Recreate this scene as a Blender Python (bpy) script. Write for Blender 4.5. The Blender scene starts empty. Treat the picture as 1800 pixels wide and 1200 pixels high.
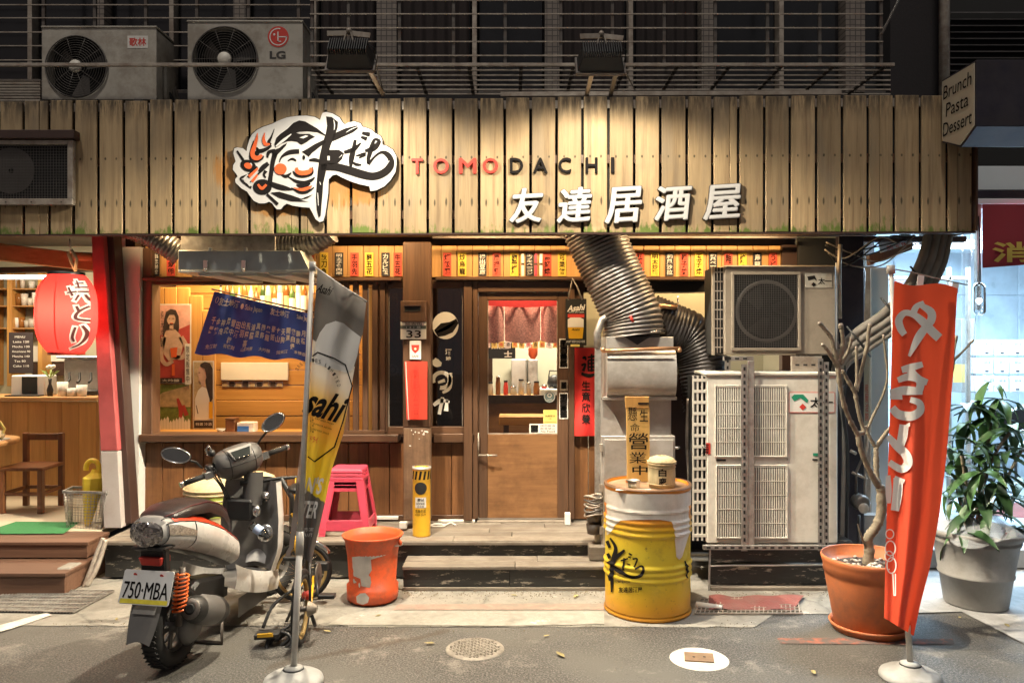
import bpy, bmesh, math, random
from mathutils import Vector, Matrix, geometry
random.seed(11)
R = math.radians
sc = bpy.context.scene
COL = sc.collection
V = Vector

# ---------------------------------------------------------------- camera, world, exposure
F, CH = 1400.0, 1.8            # focal length in photo pixels, camera height in metres
cam_d = bpy.data.cameras.new('camera'); cam_d.lens = 28.0; cam_d.sensor_width = 36.0
cam_d.clip_end = 200; cam_d.clip_start = 0.05
cam = bpy.data.objects.new('camera', cam_d); COL.objects.link(cam)
cam.location = (0, 0, CH); cam.rotation_euler = (R(90), 0, 0)
sc.camera = cam

w = bpy.data.worlds.new('World'); sc.world = w; w.use_nodes = True
nt = w.node_tree; bg = nt.nodes['Background']
sky = nt.nodes.new('ShaderNodeTexSky'); sky.sky_type = 'NISHITA'; sky.sun_disc = False
sky.sun_elevation = R(1.0); sky.sun_rotation = R(200); sky.air_density = 1.5; sky.dust_density = 4.0
mx = nt.nodes.new('ShaderNodeMix'); mx.data_type = 'RGBA'; mx.inputs[0].default_value = 0.85
nt.links.new(sky.outputs[0], mx.inputs[6]); mx.inputs[7].default_value = (0.72, 0.69, 0.72, 1)   # town glow on the night sky
nt.links.new(mx.outputs[2], bg.inputs[0]); bg.inputs[1].default_value = 0.095

sun_d = bpy.data.lights.new('street_glow', 'SUN'); sun_d.energy = 0.62; sun_d.angle = R(6); sun_d.color = (1.0, 0.91, 0.80)
sun = bpy.data.objects.new('street_glow', sun_d); COL.objects.link(sun)
sun.rotation_euler = V((0.18, 0.45, -1.0)).to_track_quat('-Z', 'Y').to_euler()

vs = sc.view_settings; vs.view_transform = 'Standard'; vs.look = 'None'; vs.gamma = 1.0; vs.exposure = 1.12
sc.render.engine = 'CYCLES'
sc.cycles.use_denoising = True
sc.cycles.max_bounces = 6; sc.cycles.diffuse_bounces = 3; sc.cycles.glossy_bounces = 3
sc.cycles.transparent_max_bounces = 12; sc.cycles.transmission_bounces = 4
sc.cycles.caustics_reflective = False; sc.cycles.caustics_refractive = False
sc.cycles.sample_clamp_indirect = 4.0

# ---------------------------------------------------------------- placing by photo pixel + real depth
def P(px, py, Y): return V(((px - 900) / F * Y, Y, CH - (py - 600) / F * Y))
def G(px, py, z=0.0): return P(px, py, F * (CH - z) / (py - 600))
def X(px, Y): return (px - 900) / F * Y
def Z(py, Y): return CH - (py - 600) / F * Y

# ---------------------------------------------------------------- mesh builder
WL = {}
def link(o, parent=None, wl=None):
    COL.objects.link(o)
    WL[o.name] = V(wl) if wl is not None else V((0, 0, 0))
    if parent is not None:
        o.parent = parent
        o.location = WL[o.name] - WL[parent.name]
    else:
        o.location = WL[o.name]
    return o
def tag(o, label, cat=None, group=None, kind=None):
    if label: o['label'] = label
    if cat: o['category'] = cat
    if group: o['group'] = group
    if kind: o['kind'] = kind
    return o
def T(name, label, cat, loc, group=None):
    o = bpy.data.objects.new(name, None); o.empty_display_size = .05
    return tag(link(o, None, loc), label, cat, group)

class MB:
    def __init__(s): s.v = []; s.f = []; s.sm = []; s.uv = []
    def add(s, vs, fs, smooth=False, uvs=None):
        o = len(s.v); s.v += [V(p) for p in vs]
        s.uv += uvs if uvs else [(0, 0)] * len(vs)
        for f in fs: s.f.append(tuple(i + o for i in f)); s.sm.append(smooth)
        return s
    def obox(s, c, ex, ey, ez):
        c, ex, ey, ez = V(c), V(ex), V(ey), V(ez)
        vs = [c + ex * i + ey * j + ez * k for k in (-1, 1) for j in (-1, 1) for i in (-1, 1)]
        return s.add(vs, [(0, 2, 3, 1), (4, 5, 7, 6), (0, 1, 5, 4), (1, 3, 7, 5), (3, 2, 6, 7), (2, 0, 4, 6)])
    def box(s, x0, x1, y0, y1, z0, z1):
        return s.obox(((x0 + x1) / 2, (y0 + y1) / 2, (z0 + z1) / 2), ((x1 - x0) / 2, 0, 0), (0, (y1 - y0) / 2, 0), (0, 0, (z1 - z0) / 2))
    def bar(s, a, b, w, h, up=(0, 0, 1)):
        a, b = V(a), V(b); d = b - a; L = d.length
        if L < 1e-6: return s
        d /= L; u = V(up)
        if abs(d.dot(u)) > .98: u = V((0, 1, 0))
        r = d.cross(u).normalized(); u = r.cross(d)
        return s.obox((a + b) / 2, d * L / 2, r * w / 2, u * h / 2)
    def tube(s, pts, r, n=8, cap=True, closed=False, smooth=True):
        pts = [V(p) for p in pts]; m = len(pts)
        rs = r if isinstance(r, (list, tuple)) else [r] * m
        vs = []; ref = None
        for i, p in enumerate(pts):
            a = pts[i - 1] if i > 0 or closed else p
            b = pts[(i + 1) % m] if i < m - 1 or closed else p
            t = (b - a)
            t = t.normalized() if t.length > 1e-9 else V((0, 0, 1))
            if ref is None:
                ref = t.cross(V((0, 0, 1)))
                if ref.length < .05: ref = t.cross(V((1, 0, 0)))
                ref.normalize()
            else:
                ref = ref - t * ref.dot(t)
                ref = ref.normalized() if ref.length > 1e-6 else t.orthogonal().normalized()
            bn = t.cross(ref)
            for k in range(n):
                an = 2 * math.pi * k / n
                vs.append(p + ref * (math.cos(an) * rs[i]) + bn * (math.sin(an) * rs[i]))
        fs = []
        for i in range(m if closed else m - 1):
            j = (i + 1) % m
            for k in range(n):
                fs.append((i * n + k, i * n + (k + 1) % n, j * n + (k + 1) % n, j * n + k))
        s.add(vs, fs, smooth)
        if cap and not closed:
            o = len(s.v) - m * n
            s.f.append(tuple(o + k for k in reversed(range(n)))); s.sm.append(False)
            s.f.append(tuple(o + (m - 1) * n + k for k in range(n))); s.sm.append(False)
        return s
    def lathe(s, prof, c, n=24, axis=(0, 0, 1), smooth=True, a0=0, a1=2 * math.pi, sy=1.0):
        ax = V(axis).normalized(); e1 = ax.orthogonal().normalized()
        if abs(ax.z) > .9: e1 = V((1, 0, 0))
        e2 = ax.cross(e1); c = V(c); full = abs(a1 - a0 - 2 * math.pi) < 1e-6
        m = n if full else n + 1; vs = []
        for (r, h) in prof:
            for k in range(m):
                an = a0 + (a1 - a0) * k / n
                vs.append(c + e1 * (r * math.cos(an)) + e2 * (r * math.sin(an) * sy) + ax * h)
        fs = []
        for i in range(len(prof) - 1):
            for k in range(n):
                q = (k + 1) % m
                fs.append((i * m + k, i * m + q, (i + 1) * m + q, (i + 1) * m + k))
        return s.add(vs, fs, smooth)
    def prism(s, poly, d, smooth=False):
        poly = [V(p) for p in poly]; n = len(poly); d = V(d)
        return s.add(poly + [p + d for p in poly], [tuple(range(n)), tuple(range(2 * n - 1, n - 1, -1))] +
                     [(i, i + n, (i + 1) % n + n, (i + 1) % n) for i in range(n)], smooth)
    def grid(s, fn, nu, nv, smooth=True):
        vs = []; uv = []
        for j in range(nv + 1):
            for i in range(nu + 1):
                vs.append(fn(i / nu, j / nv)); uv.append((i / nu, j / nv))
        fs = [(j * (nu + 1) + i, j * (nu + 1) + i + 1, (j + 1) * (nu + 1) + i + 1, (j + 1) * (nu + 1) + i) for j in range(nv) for i in range(nu)]
        return s.add(vs, fs, smooth, uv)
    def ball(s, c, r, n=12, m=8):
        rx, ry, rz = r if isinstance(r, (tuple, list)) else (r, r, r); c = V(c)
        return s.grid(lambda u, v: c + V((rx * math.sin(math.pi * v) * math.cos(2 * math.pi * u), ry * math.sin(math.pi * v) * math.sin(2 * math.pi * u), rz * math.cos(math.pi * v))), n, m)
    def shapes(s, shp, fn):
        for vs, fs in shp: s.add([fn(*q) for q in vs], fs)
        return s
    def solid(s, shp, fn, d):
        """flat shapes given thickness: face, back and edge walls"""
        d = V(d)
        for vs, fs in shp:
            edges = {}
            for f in fs:
                for i in range(len(f)):
                    a, b = f[i], f[(i + 1) % len(f)]
                    if (b, a) in edges: del edges[(b, a)]
                    else: edges[(a, b)] = 1
            fv = [fn(*q) for q in vs]; n = len(fv)
            s.add(fv + [p + d for p in fv], list(fs) + [tuple(i + n for i in reversed(f)) for f in fs] + [(b, a, a + n, b + n) for a, b in edges])
        return s
    def build(s, name, mat, parent=None, bevel=0, wn=False):
        me = bpy.data.meshes.new(name)
        lo = V([min(p[i] for p in s.v) for i in range(3)]); hi = V([max(p[i] for p in s.v) for i in range(3)])
        c = (lo + hi) / 2
        me.from_pydata([p - c for p in s.v], [], s.f)
        me.polygons.foreach_set('use_smooth', s.sm)
        if any(u != (0, 0) for u in s.uv):
            ul = me.uv_layers.new(name='UVMap')
            for l in me.loops: ul.data[l.index].uv = s.uv[l.vertex_index]
        if bevel or wn:
            bm = bmesh.new(); bm.from_mesh(me)
            if wn: bmesh.ops.recalc_face_normals(bm, faces=bm.faces)
            if bevel:
                es = [e for e in bm.edges if len(e.link_faces) == 2 and e.calc_face_angle(0) > .5]
                bmesh.ops.bevel(bm, geom=es, offset=bevel, segments=1, affect='EDGES', clamp_overlap=True)
            bm.to_mesh(me); bm.free()
        me.materials.append(mat)
        return link(bpy.data.objects.new(name, me), parent, c)

def share(src, name, parent, loc, rot=None, scale=None):
    """another object on the same mesh data"""
    o = link(bpy.data.objects.new(name, src.data), parent, loc)
    if rot: o.rotation_euler = rot
    if scale: o.scale = scale
    return o
def B(name, mat, parent, px0, px1, py0, py1, Y0, Y1, bevel=.003):
    """box whose front face stands at depth Y0 and fills that pixel range there"""
    return MB().box(X(px0, Y0), X(px1, Y0), Y0, Y1, Z(py1, Y0), Z(py0, Y0)).build(name, mat, parent, bevel)
def W(name, mat, parent, x0, x1, y0, y1, z0, z1, bevel=.003):
    return MB().box(x0, x1, y0, y1, z0, z1).build(name, mat, parent, bevel)

# ---------------------------------------------------------------- flat shapes in pixel space
_tc = {}
def text2d(s, bold=0.0):
    k = (s, bold)
    if k not in _tc:
        c = bpy.data.curves.new('t', 'FONT'); c.body = s; c.resolution_u = 3; c.offset = bold
        o = bpy.data.objects.new('t', c); m = o.to_mesh()
        vs = [(v.co.x, v.co.y) for v in m.vertices]; fs = [tuple(p.vertices) for p in m.polygons]
        o.to_mesh_clear(); bpy.data.objects.remove(o); bpy.data.curves.remove(c)
        x0 = min(v[0] for v in vs); x1 = max(v[0] for v in vs); y0 = min(v[1] for v in vs); y1 = max(v[1] for v in vs)
        _tc[k] = ([((x - (x0 + x1) / 2), (y - (y0 + y1) / 2)) for x, y in vs], fs, x1 - x0, y1 - y0)
    return _tc[k]
def word(s, cx, cy, w, h, bold=0.0, shear=0.0, rot=0.0, skew=0.0):
    """a line of writing fitted to w x h pixels about (cx, cy); rot in degrees clockwise, skew tips the baseline"""
    vs, fs, tw, th = text2d(s, bold)
    ca, sa = math.cos(R(rot)), math.sin(R(rot)); out = []
    for x, y in vs:
        a = x / tw * w + shear * y / th * h; b = -y / th * h + skew * x / tw * w
        out.append((cx + a * ca - b * sa, cy + a * sa + b * ca))
    return (out, fs)
def column(s, cx, y0, y1, w, bold=0.02, rot=0):
    """characters one under another between y0 and y1"""
    n = len(s); p = (y1 - y0) / n; out = []
    for i, c in enumerate(s):
        if c == ' ': continue
        tw, th = text2d(c, bold)[2:]
        out.append(word(c, cx, y0 + p * (i + .5), w * min(1, tw / .85), p * .9 * min(1, max(.25, th / .85)), bold, rot=rot))
    return out
def poly(pts):
    t = geometry.tessellate_polygon([[V((x, y, 0)) for x, y in pts]])
    return (list(pts), [tuple(f) for f in t])
def rect(x0, y0, x1, y1): return ([(x0, y0), (x1, y0), (x1, y1), (x0, y1)], [(0, 1, 2, 3)])
def oval(cx, cy, rx, ry, n=24, rot=0, a0=0, a1=360):
    ca, sa = math.cos(R(rot)), math.sin(R(rot))
    pts = []
    for k in range(n):
        t = R(a0 + (a1 - a0) * k / (n if a1 - a0 == 360 else n - 1)); x, y = rx * math.cos(t), ry * math.sin(t)
        pts.append((cx + x * ca - y * sa, cy + x * sa + y * ca))
    return (pts, [tuple(range(n))])
def ring(cx, cy, rx, ry, t, n=28, a0=0, a1=360):
    vs = []
    full = a1 - a0 == 360
    for k in range(n + (0 if full else 1)):
        a = R(a0 + (a1 - a0) * k / n)
        vs += [(cx + rx * math.cos(a), cy + ry * math.sin(a)), (cx + (rx - t) * math.cos(a), cy + (ry - t) * math.sin(a))]
    m = len(vs)
    return (vs, [(2 * k, (2 * k + 2) % m, (2 * k + 3) % m, 2 * k + 1) for k in range(n)])
def spline(pts, per=6):
    """Catmull-Rom through points of any length"""
    out = []; n = len(pts)
    for i in range(n - 1):
        p0, p1, p2, p3 = pts[max(i - 1, 0)], pts[i], pts[i + 1], pts[min(i + 2, n - 1)]
        for k in range(per):
            t = k / per
            out.append(tuple(.5 * (2 * b + (c - a) * t + (2 * a - 5 * b + 4 * c - d) * t * t + (3 * b - a - 3 * c + d) * t ** 3) for a, b, c, d in zip(p0, p1, p2, p3)))
    out.append(tuple(pts[-1])); return out
def brush(*pts, per=5):
    """a brush stroke: points (x, y, width)"""
    q = spline(pts, per); vs = []; n = len(q)
    for i, (x, y, wd) in enumerate(q):
        a, b = q[max(i - 1, 0)], q[min(i + 1, n - 1)]
        dx, dy = b[0] - a[0], b[1] - a[1]; L = math.hypot(dx, dy) or 1
        vs += [(x - dy / L * wd / 2, y + dx / L * wd / 2), (x + dy / L * wd / 2, y - dx / L * wd / 2)]
    return (vs, [(2 * i, 2 * i + 1, 2 * i + 3, 2 * i + 2) for i in range(n - 1)])
def mapped(shp, f): return [([f(*p) for p in vs], fs) for vs, fs in shp]
def cut(shp, step, axis=0):
    """slice flat shapes along one axis so that they can follow a curved surface"""
    out = []
    for vs, fs in shp:
        bm = bmesh.new(); bv = [bm.verts.new((x, y, 0)) for x, y in vs]
        for f in fs:
            try: bm.faces.new([bv[i] for i in f])
            except ValueError: pass
        c = [p[axis] for p in vs]; k = math.ceil(min(c) / step)
        while k * step < max(c):
            co = V((k * step, 0, 0)) if axis == 0 else V((0, k * step, 0))
            no = V((1, 0, 0)) if axis == 0 else V((0, 1, 0))
            bmesh.ops.bisect_plane(bm, geom=bm.verts[:] + bm.edges[:] + bm.faces[:], plane_co=co, plane_no=no)
            k += 1
        bm.verts.index_update()
        out.append(([(v.co.x, v.co.y) for v in bm.verts], [tuple(v.index for v in f.verts) for f in bm.faces])); bm.free()
    return out
def flat(Y): return lambda px, py: P(px, py, Y)
def decal(name, shp, mat, parent, Y=None, fn=None):
    return MB().shapes(shp, fn or flat(Y)).build(name, mat, parent)
# ---------------------------------------------------------------- materials
def _mat(name):
    m = bpy.data.materials.new(name); m.use_nodes = True
    nt = m.node_tree; return m, nt, nt.nodes['Principled BSDF'], nt.nodes['Material Output']
def _n(nt, t, **kw):
    n = nt.nodes.new('ShaderNode' + t)
    for k, v in kw.items(): setattr(n, k, v)
    return n
def c4(c, k=1.0): return (min(c[0] * k, 1), min(c[1] * k, 1), min(c[2] * k, 1), 1)
def _coords(nt, scale=(1, 1, 1), kind='Object', rnd=True):
    tc = _n(nt, 'TexCoord'); mp = _n(nt, 'Mapping'); mp.inputs['Scale'].default_value = scale
    nt.links.new(tc.outputs[kind], mp.inputs[0])
    if rnd:
        oi = _n(nt, 'ObjectInfo'); mu = _n(nt, 'Math', operation='MULTIPLY'); mu.inputs[1].default_value = 37.0
        nt.links.new(oi.outputs['Random'], mu.inputs[0]); nt.links.new(mu.outputs[0], mp.inputs['Location'])
    return mp.outputs[0]
def _noise(nt, vec, s, det=4, rough=.6):
    n = _n(nt, 'TexNoise'); n.inputs['Scale'].default_value = s; n.inputs['Detail'].default_value = det; n.inputs['Roughness'].default_value = rough
    nt.links.new(vec, n.inputs['Vector']); return n.outputs['Fac']
def _ramp(nt, fac, stops):
    r = _n(nt, 'ValToRGB'); e = r.color_ramp.elements
    while len(e) < len(stops): e.new(.5)
    for el, (p, c) in zip(e, stops): el.position = p; el.color = c if len(c) == 4 else c4(c)
    nt.links.new(fac, r.inputs[0]); return r.outputs[0]
def _mixc(nt, fac, a, b, mode='MIX'):
    m = _n(nt, 'Mix', data_type='RGBA', blend_type=mode)
    for s, v in ((0, fac), (6, a), (7, b)):
        if hasattr(v, 'node'): nt.links.new(v, m.inputs[s])
        else: m.inputs[s].default_value = v
    return m.outputs[2]
def _math(nt, op, a, b=None, clamp=False):
    m = _n(nt, 'Math', operation=op, use_clamp=clamp)
    for i, v in enumerate((a, b)):
        if v is None: continue
        if hasattr(v, 'node'): nt.links.new(v, m.inputs[i])
        else: m.inputs[i].default_value = v
    return m.outputs[0]
def _bump(nt, bs, h, strength, dist=.01):
    b = _n(nt, 'Bump'); b.inputs['Strength'].default_value = strength; b.inputs['Distance'].default_value = dist
    nt.links.new(h, b.inputs['Height']); nt.links.new(b.outputs[0], bs.inputs['Normal'])
def M(name, col, rough=.6, metal=0.0, var=.15, vs=5, bump=0.0, bsc=60, rnd=.1, dirt=None, dirt_amt=.5, dsc=3, dlo=.45, dhi=.62, spec=.5, coat=0, scale=(1, 1, 1), alpha=None, trans=0):
    m, nt, bs, out = _mat(name); vec = _coords(nt, scale)
    n1 = _noise(nt, vec, vs)
    c = _ramp(nt, n1, [(.25, c4(col, 1 - var)), (.75, c4(col, 1 + var))])
    if rnd:
        oi = _n(nt, 'ObjectInfo'); k = _math(nt, 'MULTIPLY_ADD', oi.outputs['Random'], 2 * rnd); k.node.inputs[2].default_value = 1 - rnd
        cc = _n(nt, 'CombineXYZ')
        for i in range(3): nt.links.new(k, cc.inputs[i])
        c = _mixc(nt, 1.0, c, cc.outputs[0], 'MULTIPLY')
    if dirt:
        d = _ramp(nt, _noise(nt, vec, dsc, 8, .7), [(dlo, (0, 0, 0)), (dhi, (1, 1, 1))])
        f = _math(nt, 'MULTIPLY', d, dirt_amt); c = _mixc(nt, f, c, c4(dirt))
    nt.links.new(c, bs.inputs['Base Color'])
    r = _math(nt, 'MULTIPLY_ADD', n1, .25); r.node.inputs[2].default_value = max(rough - .12, .02); nt.links.new(r, bs.inputs['Roughness'])
    bs.inputs['Metallic'].default_value = metal; bs.inputs['Specular IOR Level'].default_value = spec
    bs.inputs['Coat Weight'].default_value = coat
    if trans: bs.inputs['Transmission Weight'].default_value = trans
    if alpha is not None: bs.inputs['Alpha'].default_value = alpha
    if bump: _bump(nt, bs, _noise(nt, vec, bsc, 3), bump)
    return m
def wood(name, c1, c2, axis='Z', rough=.55, grain=18, stretch=.06, rnd=.18, bump=.15, dirt=None, dirt_amt=.4, coat=0):
    m, nt, bs, out = _mat(name)
    s = [1, 1, 1]; s['XYZ'.index(axis)] = stretch
    vec = _coords(nt, tuple(s)); raw = _coords(nt)
    n1 = _noise(nt, vec, grain, 6, .65); n2 = _noise(nt, vec, grain * 4, 3)
    f = _math(nt, 'MULTIPLY_ADD', n2, .35); nt.links.new(_math(nt, 'MULTIPLY', n1, .75), f.node.inputs[2])
    c = _ramp(nt, f, [(.3, c4(c1)), (.5, c4([(a + b) / 2 for a, b in zip(c1, c2)])), (.72, c4(c2))])
    oi = _n(nt, 'ObjectInfo'); k = _math(nt, 'MULTIPLY_ADD', oi.outputs['Random'], 2 * rnd); k.node.inputs[2].default_value = 1 - rnd
    cc = _n(nt, 'CombineXYZ')
    for i in range(3): nt.links.new(k, cc.inputs[i])
    c = _mixc(nt, 1.0, c, cc.outputs[0], 'MULTIPLY')
    if dirt:
        d = _ramp(nt, _noise(nt, raw, 4, 8, .7), [(.45, (0, 0, 0)), (.65, (1, 1, 1))])
        c = _mixc(nt, _math(nt, 'MULTIPLY', d, dirt_amt), c, c4(dirt))
    nt.links.new(c, bs.inputs['Base Color']); bs.inputs['Roughness'].default_value = rough; bs.inputs['Coat Weight'].default_value = coat
    if bump: _bump(nt, bs, f, bump, .004)
    return m
def glow(name, col, strength):
    m, nt, bs, out = _mat(name); e = _n(nt, 'Emission'); e.inputs[0].default_value = c4(col); e.inputs[1].default_value = strength
    nt.links.new(e.outputs[0], out.inputs[0]); return m
def glassy(name, tint=(1, 1, 1), refl=.12, rough=.03):
    m, nt, bs, out = _mat(name)
    t = _n(nt, 'BsdfTransparent'); t.inputs[0].default_value = c4(tint)
    g = _n(nt, 'BsdfGlossy'); g.inputs['Roughness'].default_value = rough
    fr = _n(nt, 'Fresnel'); fr.inputs[0].default_value = 1.45
    k = _math(nt, 'MULTIPLY_ADD', fr.outputs[0], 1.0); k.node.inputs[2].default_value = refl * .3
    mx = _n(nt, 'MixShader'); nt.links.new(k, mx.inputs[0]); nt.links.new(t.outputs[0], mx.inputs[1]); nt.links.new(g.outputs[0], mx.inputs[2])
    nt.links.new(mx.outputs[0], out.inputs[0]); return m
def film(name, col, alpha, rough=.2):
    m, nt, bs, out = _mat(name); bs.inputs['Base Color'].default_value = c4(col); bs.inputs['Roughness'].default_value = rough
    bs.inputs['Alpha'].default_value = alpha; return m
def paper_lamp(name, col, tw=.7):
    m, nt, bs, out = _mat(name)
    d = _n(nt, 'BsdfDiffuse'); t = _n(nt, 'BsdfTranslucent'); d.inputs[0].default_value = c4(col); t.inputs[0].default_value = c4(col)
    mx = _n(nt, 'MixShader'); mx.inputs[0].default_value = tw
    nt.links.new(d.outputs[0], mx.inputs[1]); nt.links.new(t.outputs[0], mx.inputs[2]); nt.links.new(mx.outputs[0], out.inputs[0]); return m
def uvramp(name, stops, rough=.7, axis=1, noise=.03, trans=.25, grime=None):
    """printed cloth or paint whose ink runs through colours along UV"""
    m, nt, bs, out = _mat(name)
    uv = _n(nt, 'UVMap'); sp = _n(nt, 'SeparateXYZ'); nt.links.new(uv.outputs[0], sp.inputs[0])
    nz = _noise(nt, uv.outputs[0], 5, 2)
    f = _math(nt, 'MULTIPLY_ADD', nz, noise); nt.links.new(sp.outputs[axis], f.node.inputs[2])
    c = _ramp(nt, f, stops)
    if grime:
        ob = _coords(nt, rnd=False)
        for sc_, lo, hi, amt, col in grime: c = _mixc(nt, _math(nt, 'MULTIPLY', _ramp(nt, _noise(nt, ob, sc_, 9, .75), [(lo, (0, 0, 0)), (hi, (1, 1, 1))]), amt), c, c4(col))
    nt.links.new(c, bs.inputs['Base Color']); bs.inputs['Roughness'].default_value = rough
    if trans:
        _bump(nt, bs, _noise(nt, _coords(nt, (1, 1, 1), rnd=False), 260, 2, .8), .25, .002)
        t = _n(nt, 'BsdfTranslucent'); nt.links.new(c, t.inputs[0]); mx = _n(nt, 'MixShader'); mx.inputs[0].default_value = trans
        nt.links.new(bs.outputs[0], mx.inputs[1]); nt.links.new(t.outputs[0], mx.inputs[2]); nt.links.new(mx.outputs[0], out.inputs[0])
    return m

def fascia_wood():
    m, nt, bs, out = _mat('fascia_cedar')
    vec = _coords(nt, (1, 1, .05)); geo = _n(nt, 'NewGeometry'); sp = _n(nt, 'SeparateXYZ'); nt.links.new(geo.outputs['Position'], sp.inputs[0])
    tc = _n(nt, 'TexCoord'); so = _n(nt, 'SeparateXYZ'); nt.links.new(tc.outputs['Object'], so.inputs[0])
    f = _noise(nt, vec, 26, 6, .65)
    c = _ramp(nt, f, [(.28, (.26, .175, .095)), (.45, (.40, .285, .155)), (.6, (.48, .35, .195)), (.78, (.34, .24, .13))])
    oi = _n(nt, 'ObjectInfo'); k = _math(nt, 'MULTIPLY_ADD', oi.outputs['Random'], .46); k.node.inputs[2].default_value = .70
    cc = _n(nt, 'CombineXYZ')
    for i in range(3): nt.links.new(k, cc.inputs[i])
    c = _mixc(nt, 1.0, c, cc.outputs[0], 'MULTIPLY')
    z = so.outputs[2]; x = so.outputs[0]
    # weather streaks running down from the top and up from the foot of each board, ragged along the grain
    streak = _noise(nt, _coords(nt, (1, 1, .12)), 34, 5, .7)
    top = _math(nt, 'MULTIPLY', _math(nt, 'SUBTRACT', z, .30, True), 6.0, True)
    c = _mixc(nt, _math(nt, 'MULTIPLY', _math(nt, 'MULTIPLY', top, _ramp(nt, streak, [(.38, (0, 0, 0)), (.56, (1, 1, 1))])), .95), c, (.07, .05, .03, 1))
    ls = _ramp(nt, _noise(nt, _coords(nt, (1, 1, .03)), 16, 5, .7), [(.56, (0, 0, 0)), (.70, (1, 1, 1))])
    c = _mixc(nt, _math(nt, 'MULTIPLY', ls, .55), c, (.12, .08, .045, 1))
    # broad grey weathering patches
    gp = _ramp(nt, _noise(nt, _coords(nt, (1, 1, .35)), 5, 6, .6), [(.5, (0, 0, 0)), (.72, (1, 1, 1))])
    c = _mixc(nt, _math(nt, 'MULTIPLY', gp, .6), c, (.23, .185, .13, 1))
    # moss at the foot
    raw = _noise(nt, _coords(nt, (1, 1, .3)), 22, 6, .7)
    mz = _math(nt, 'MULTIPLY_ADD', z, -9.0); mz.node.inputs[2].default_value = -4.05
    ms = _math(nt, 'MULTIPLY_ADD', raw, 3.0); nt.links.new(mz, ms.node.inputs[2])
    bigm = _noise(nt, _coords(nt, (1, 1, 1)), 6, 3, .6)
    ms = _math(nt, 'SUBTRACT', ms, _math(nt, 'MULTIPLY_ADD', bigm, 2.2), True); ms.node.inputs[1].links[0].from_node.inputs[2].default_value = .45
    c = _mixc(nt, _math(nt, 'MULTIPLY', ms, 2.2, True), c, (.12, .17, .03, 1))
    # two rows of nail stains per board (at 17 % and 54 % of the height)
    def stain(x0, z0, sx, sz):
        dx = _math(nt, 'DIVIDE', _math(nt, 'SUBTRACT', x, x0), sx); dz = _math(nt, 'DIVIDE', _math(nt, 'SUBTRACT', z, z0), sz)
        d = _math(nt, 'ADD', _math(nt, 'MULTIPLY', dx, dx), _math(nt, 'MULTIPLY', dz, dz))
        d = _math(nt, 'ADD', d, _math(nt, 'MULTIPLY', _math(nt, 'SUBTRACT', raw, .5), 2.0))
        return _math(nt, 'SUBTRACT', 1.2, d, True)
    for x0, z0, sz in ((-.042, -.27, .03), (.042, -.265, .034), (-.04, .06, .012), (.04, .06, .012)):
        c = _mixc(nt, _math(nt, 'MULTIPLY', stain(x0, z0, .008, sz), .85), c, (.035, .03, .015, 1))
    # rust-orange wet stain in the wood under the cut-out logo
    def blob(px, py, rx, rz):
        q = P(px, py, 5.8); dx = _math(nt, 'DIVIDE', _math(nt, 'SUBTRACT', sp.outputs[0], q.x), rx); dz = _math(nt, 'DIVIDE', _math(nt, 'SUBTRACT', sp.outputs[2], q.z), rz)
        d = _math(nt, 'ADD', _math(nt, 'MULTIPLY', dx, dx), _math(nt, 'MULTIPLY', dz, dz))
        d = _math(nt, 'ADD', d, _math(nt, 'MULTIPLY', _math(nt, 'SUBTRACT', streak, .5), 3.2))
        return _math(nt, 'MULTIPLY', _math(nt, 'SUBTRACT', 1.0, d, True), 1.6, True)
    for a in ((600, 330, .17, .16), (640, 338, .16, .10), (545, 360, .12, .08), (392, 300, .10, .16), (480, 365, .2, .06)):
        c = _mixc(nt, _math(nt, 'MULTIPLY', blob(*a), .75), c, (.40, .17, .03, 1))
    nt.links.new(c, bs.inputs['Base Color']); bs.inputs['Roughness'].default_value = .72
    _bump(nt, bs, f, .35, .006)
    return m
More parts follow.
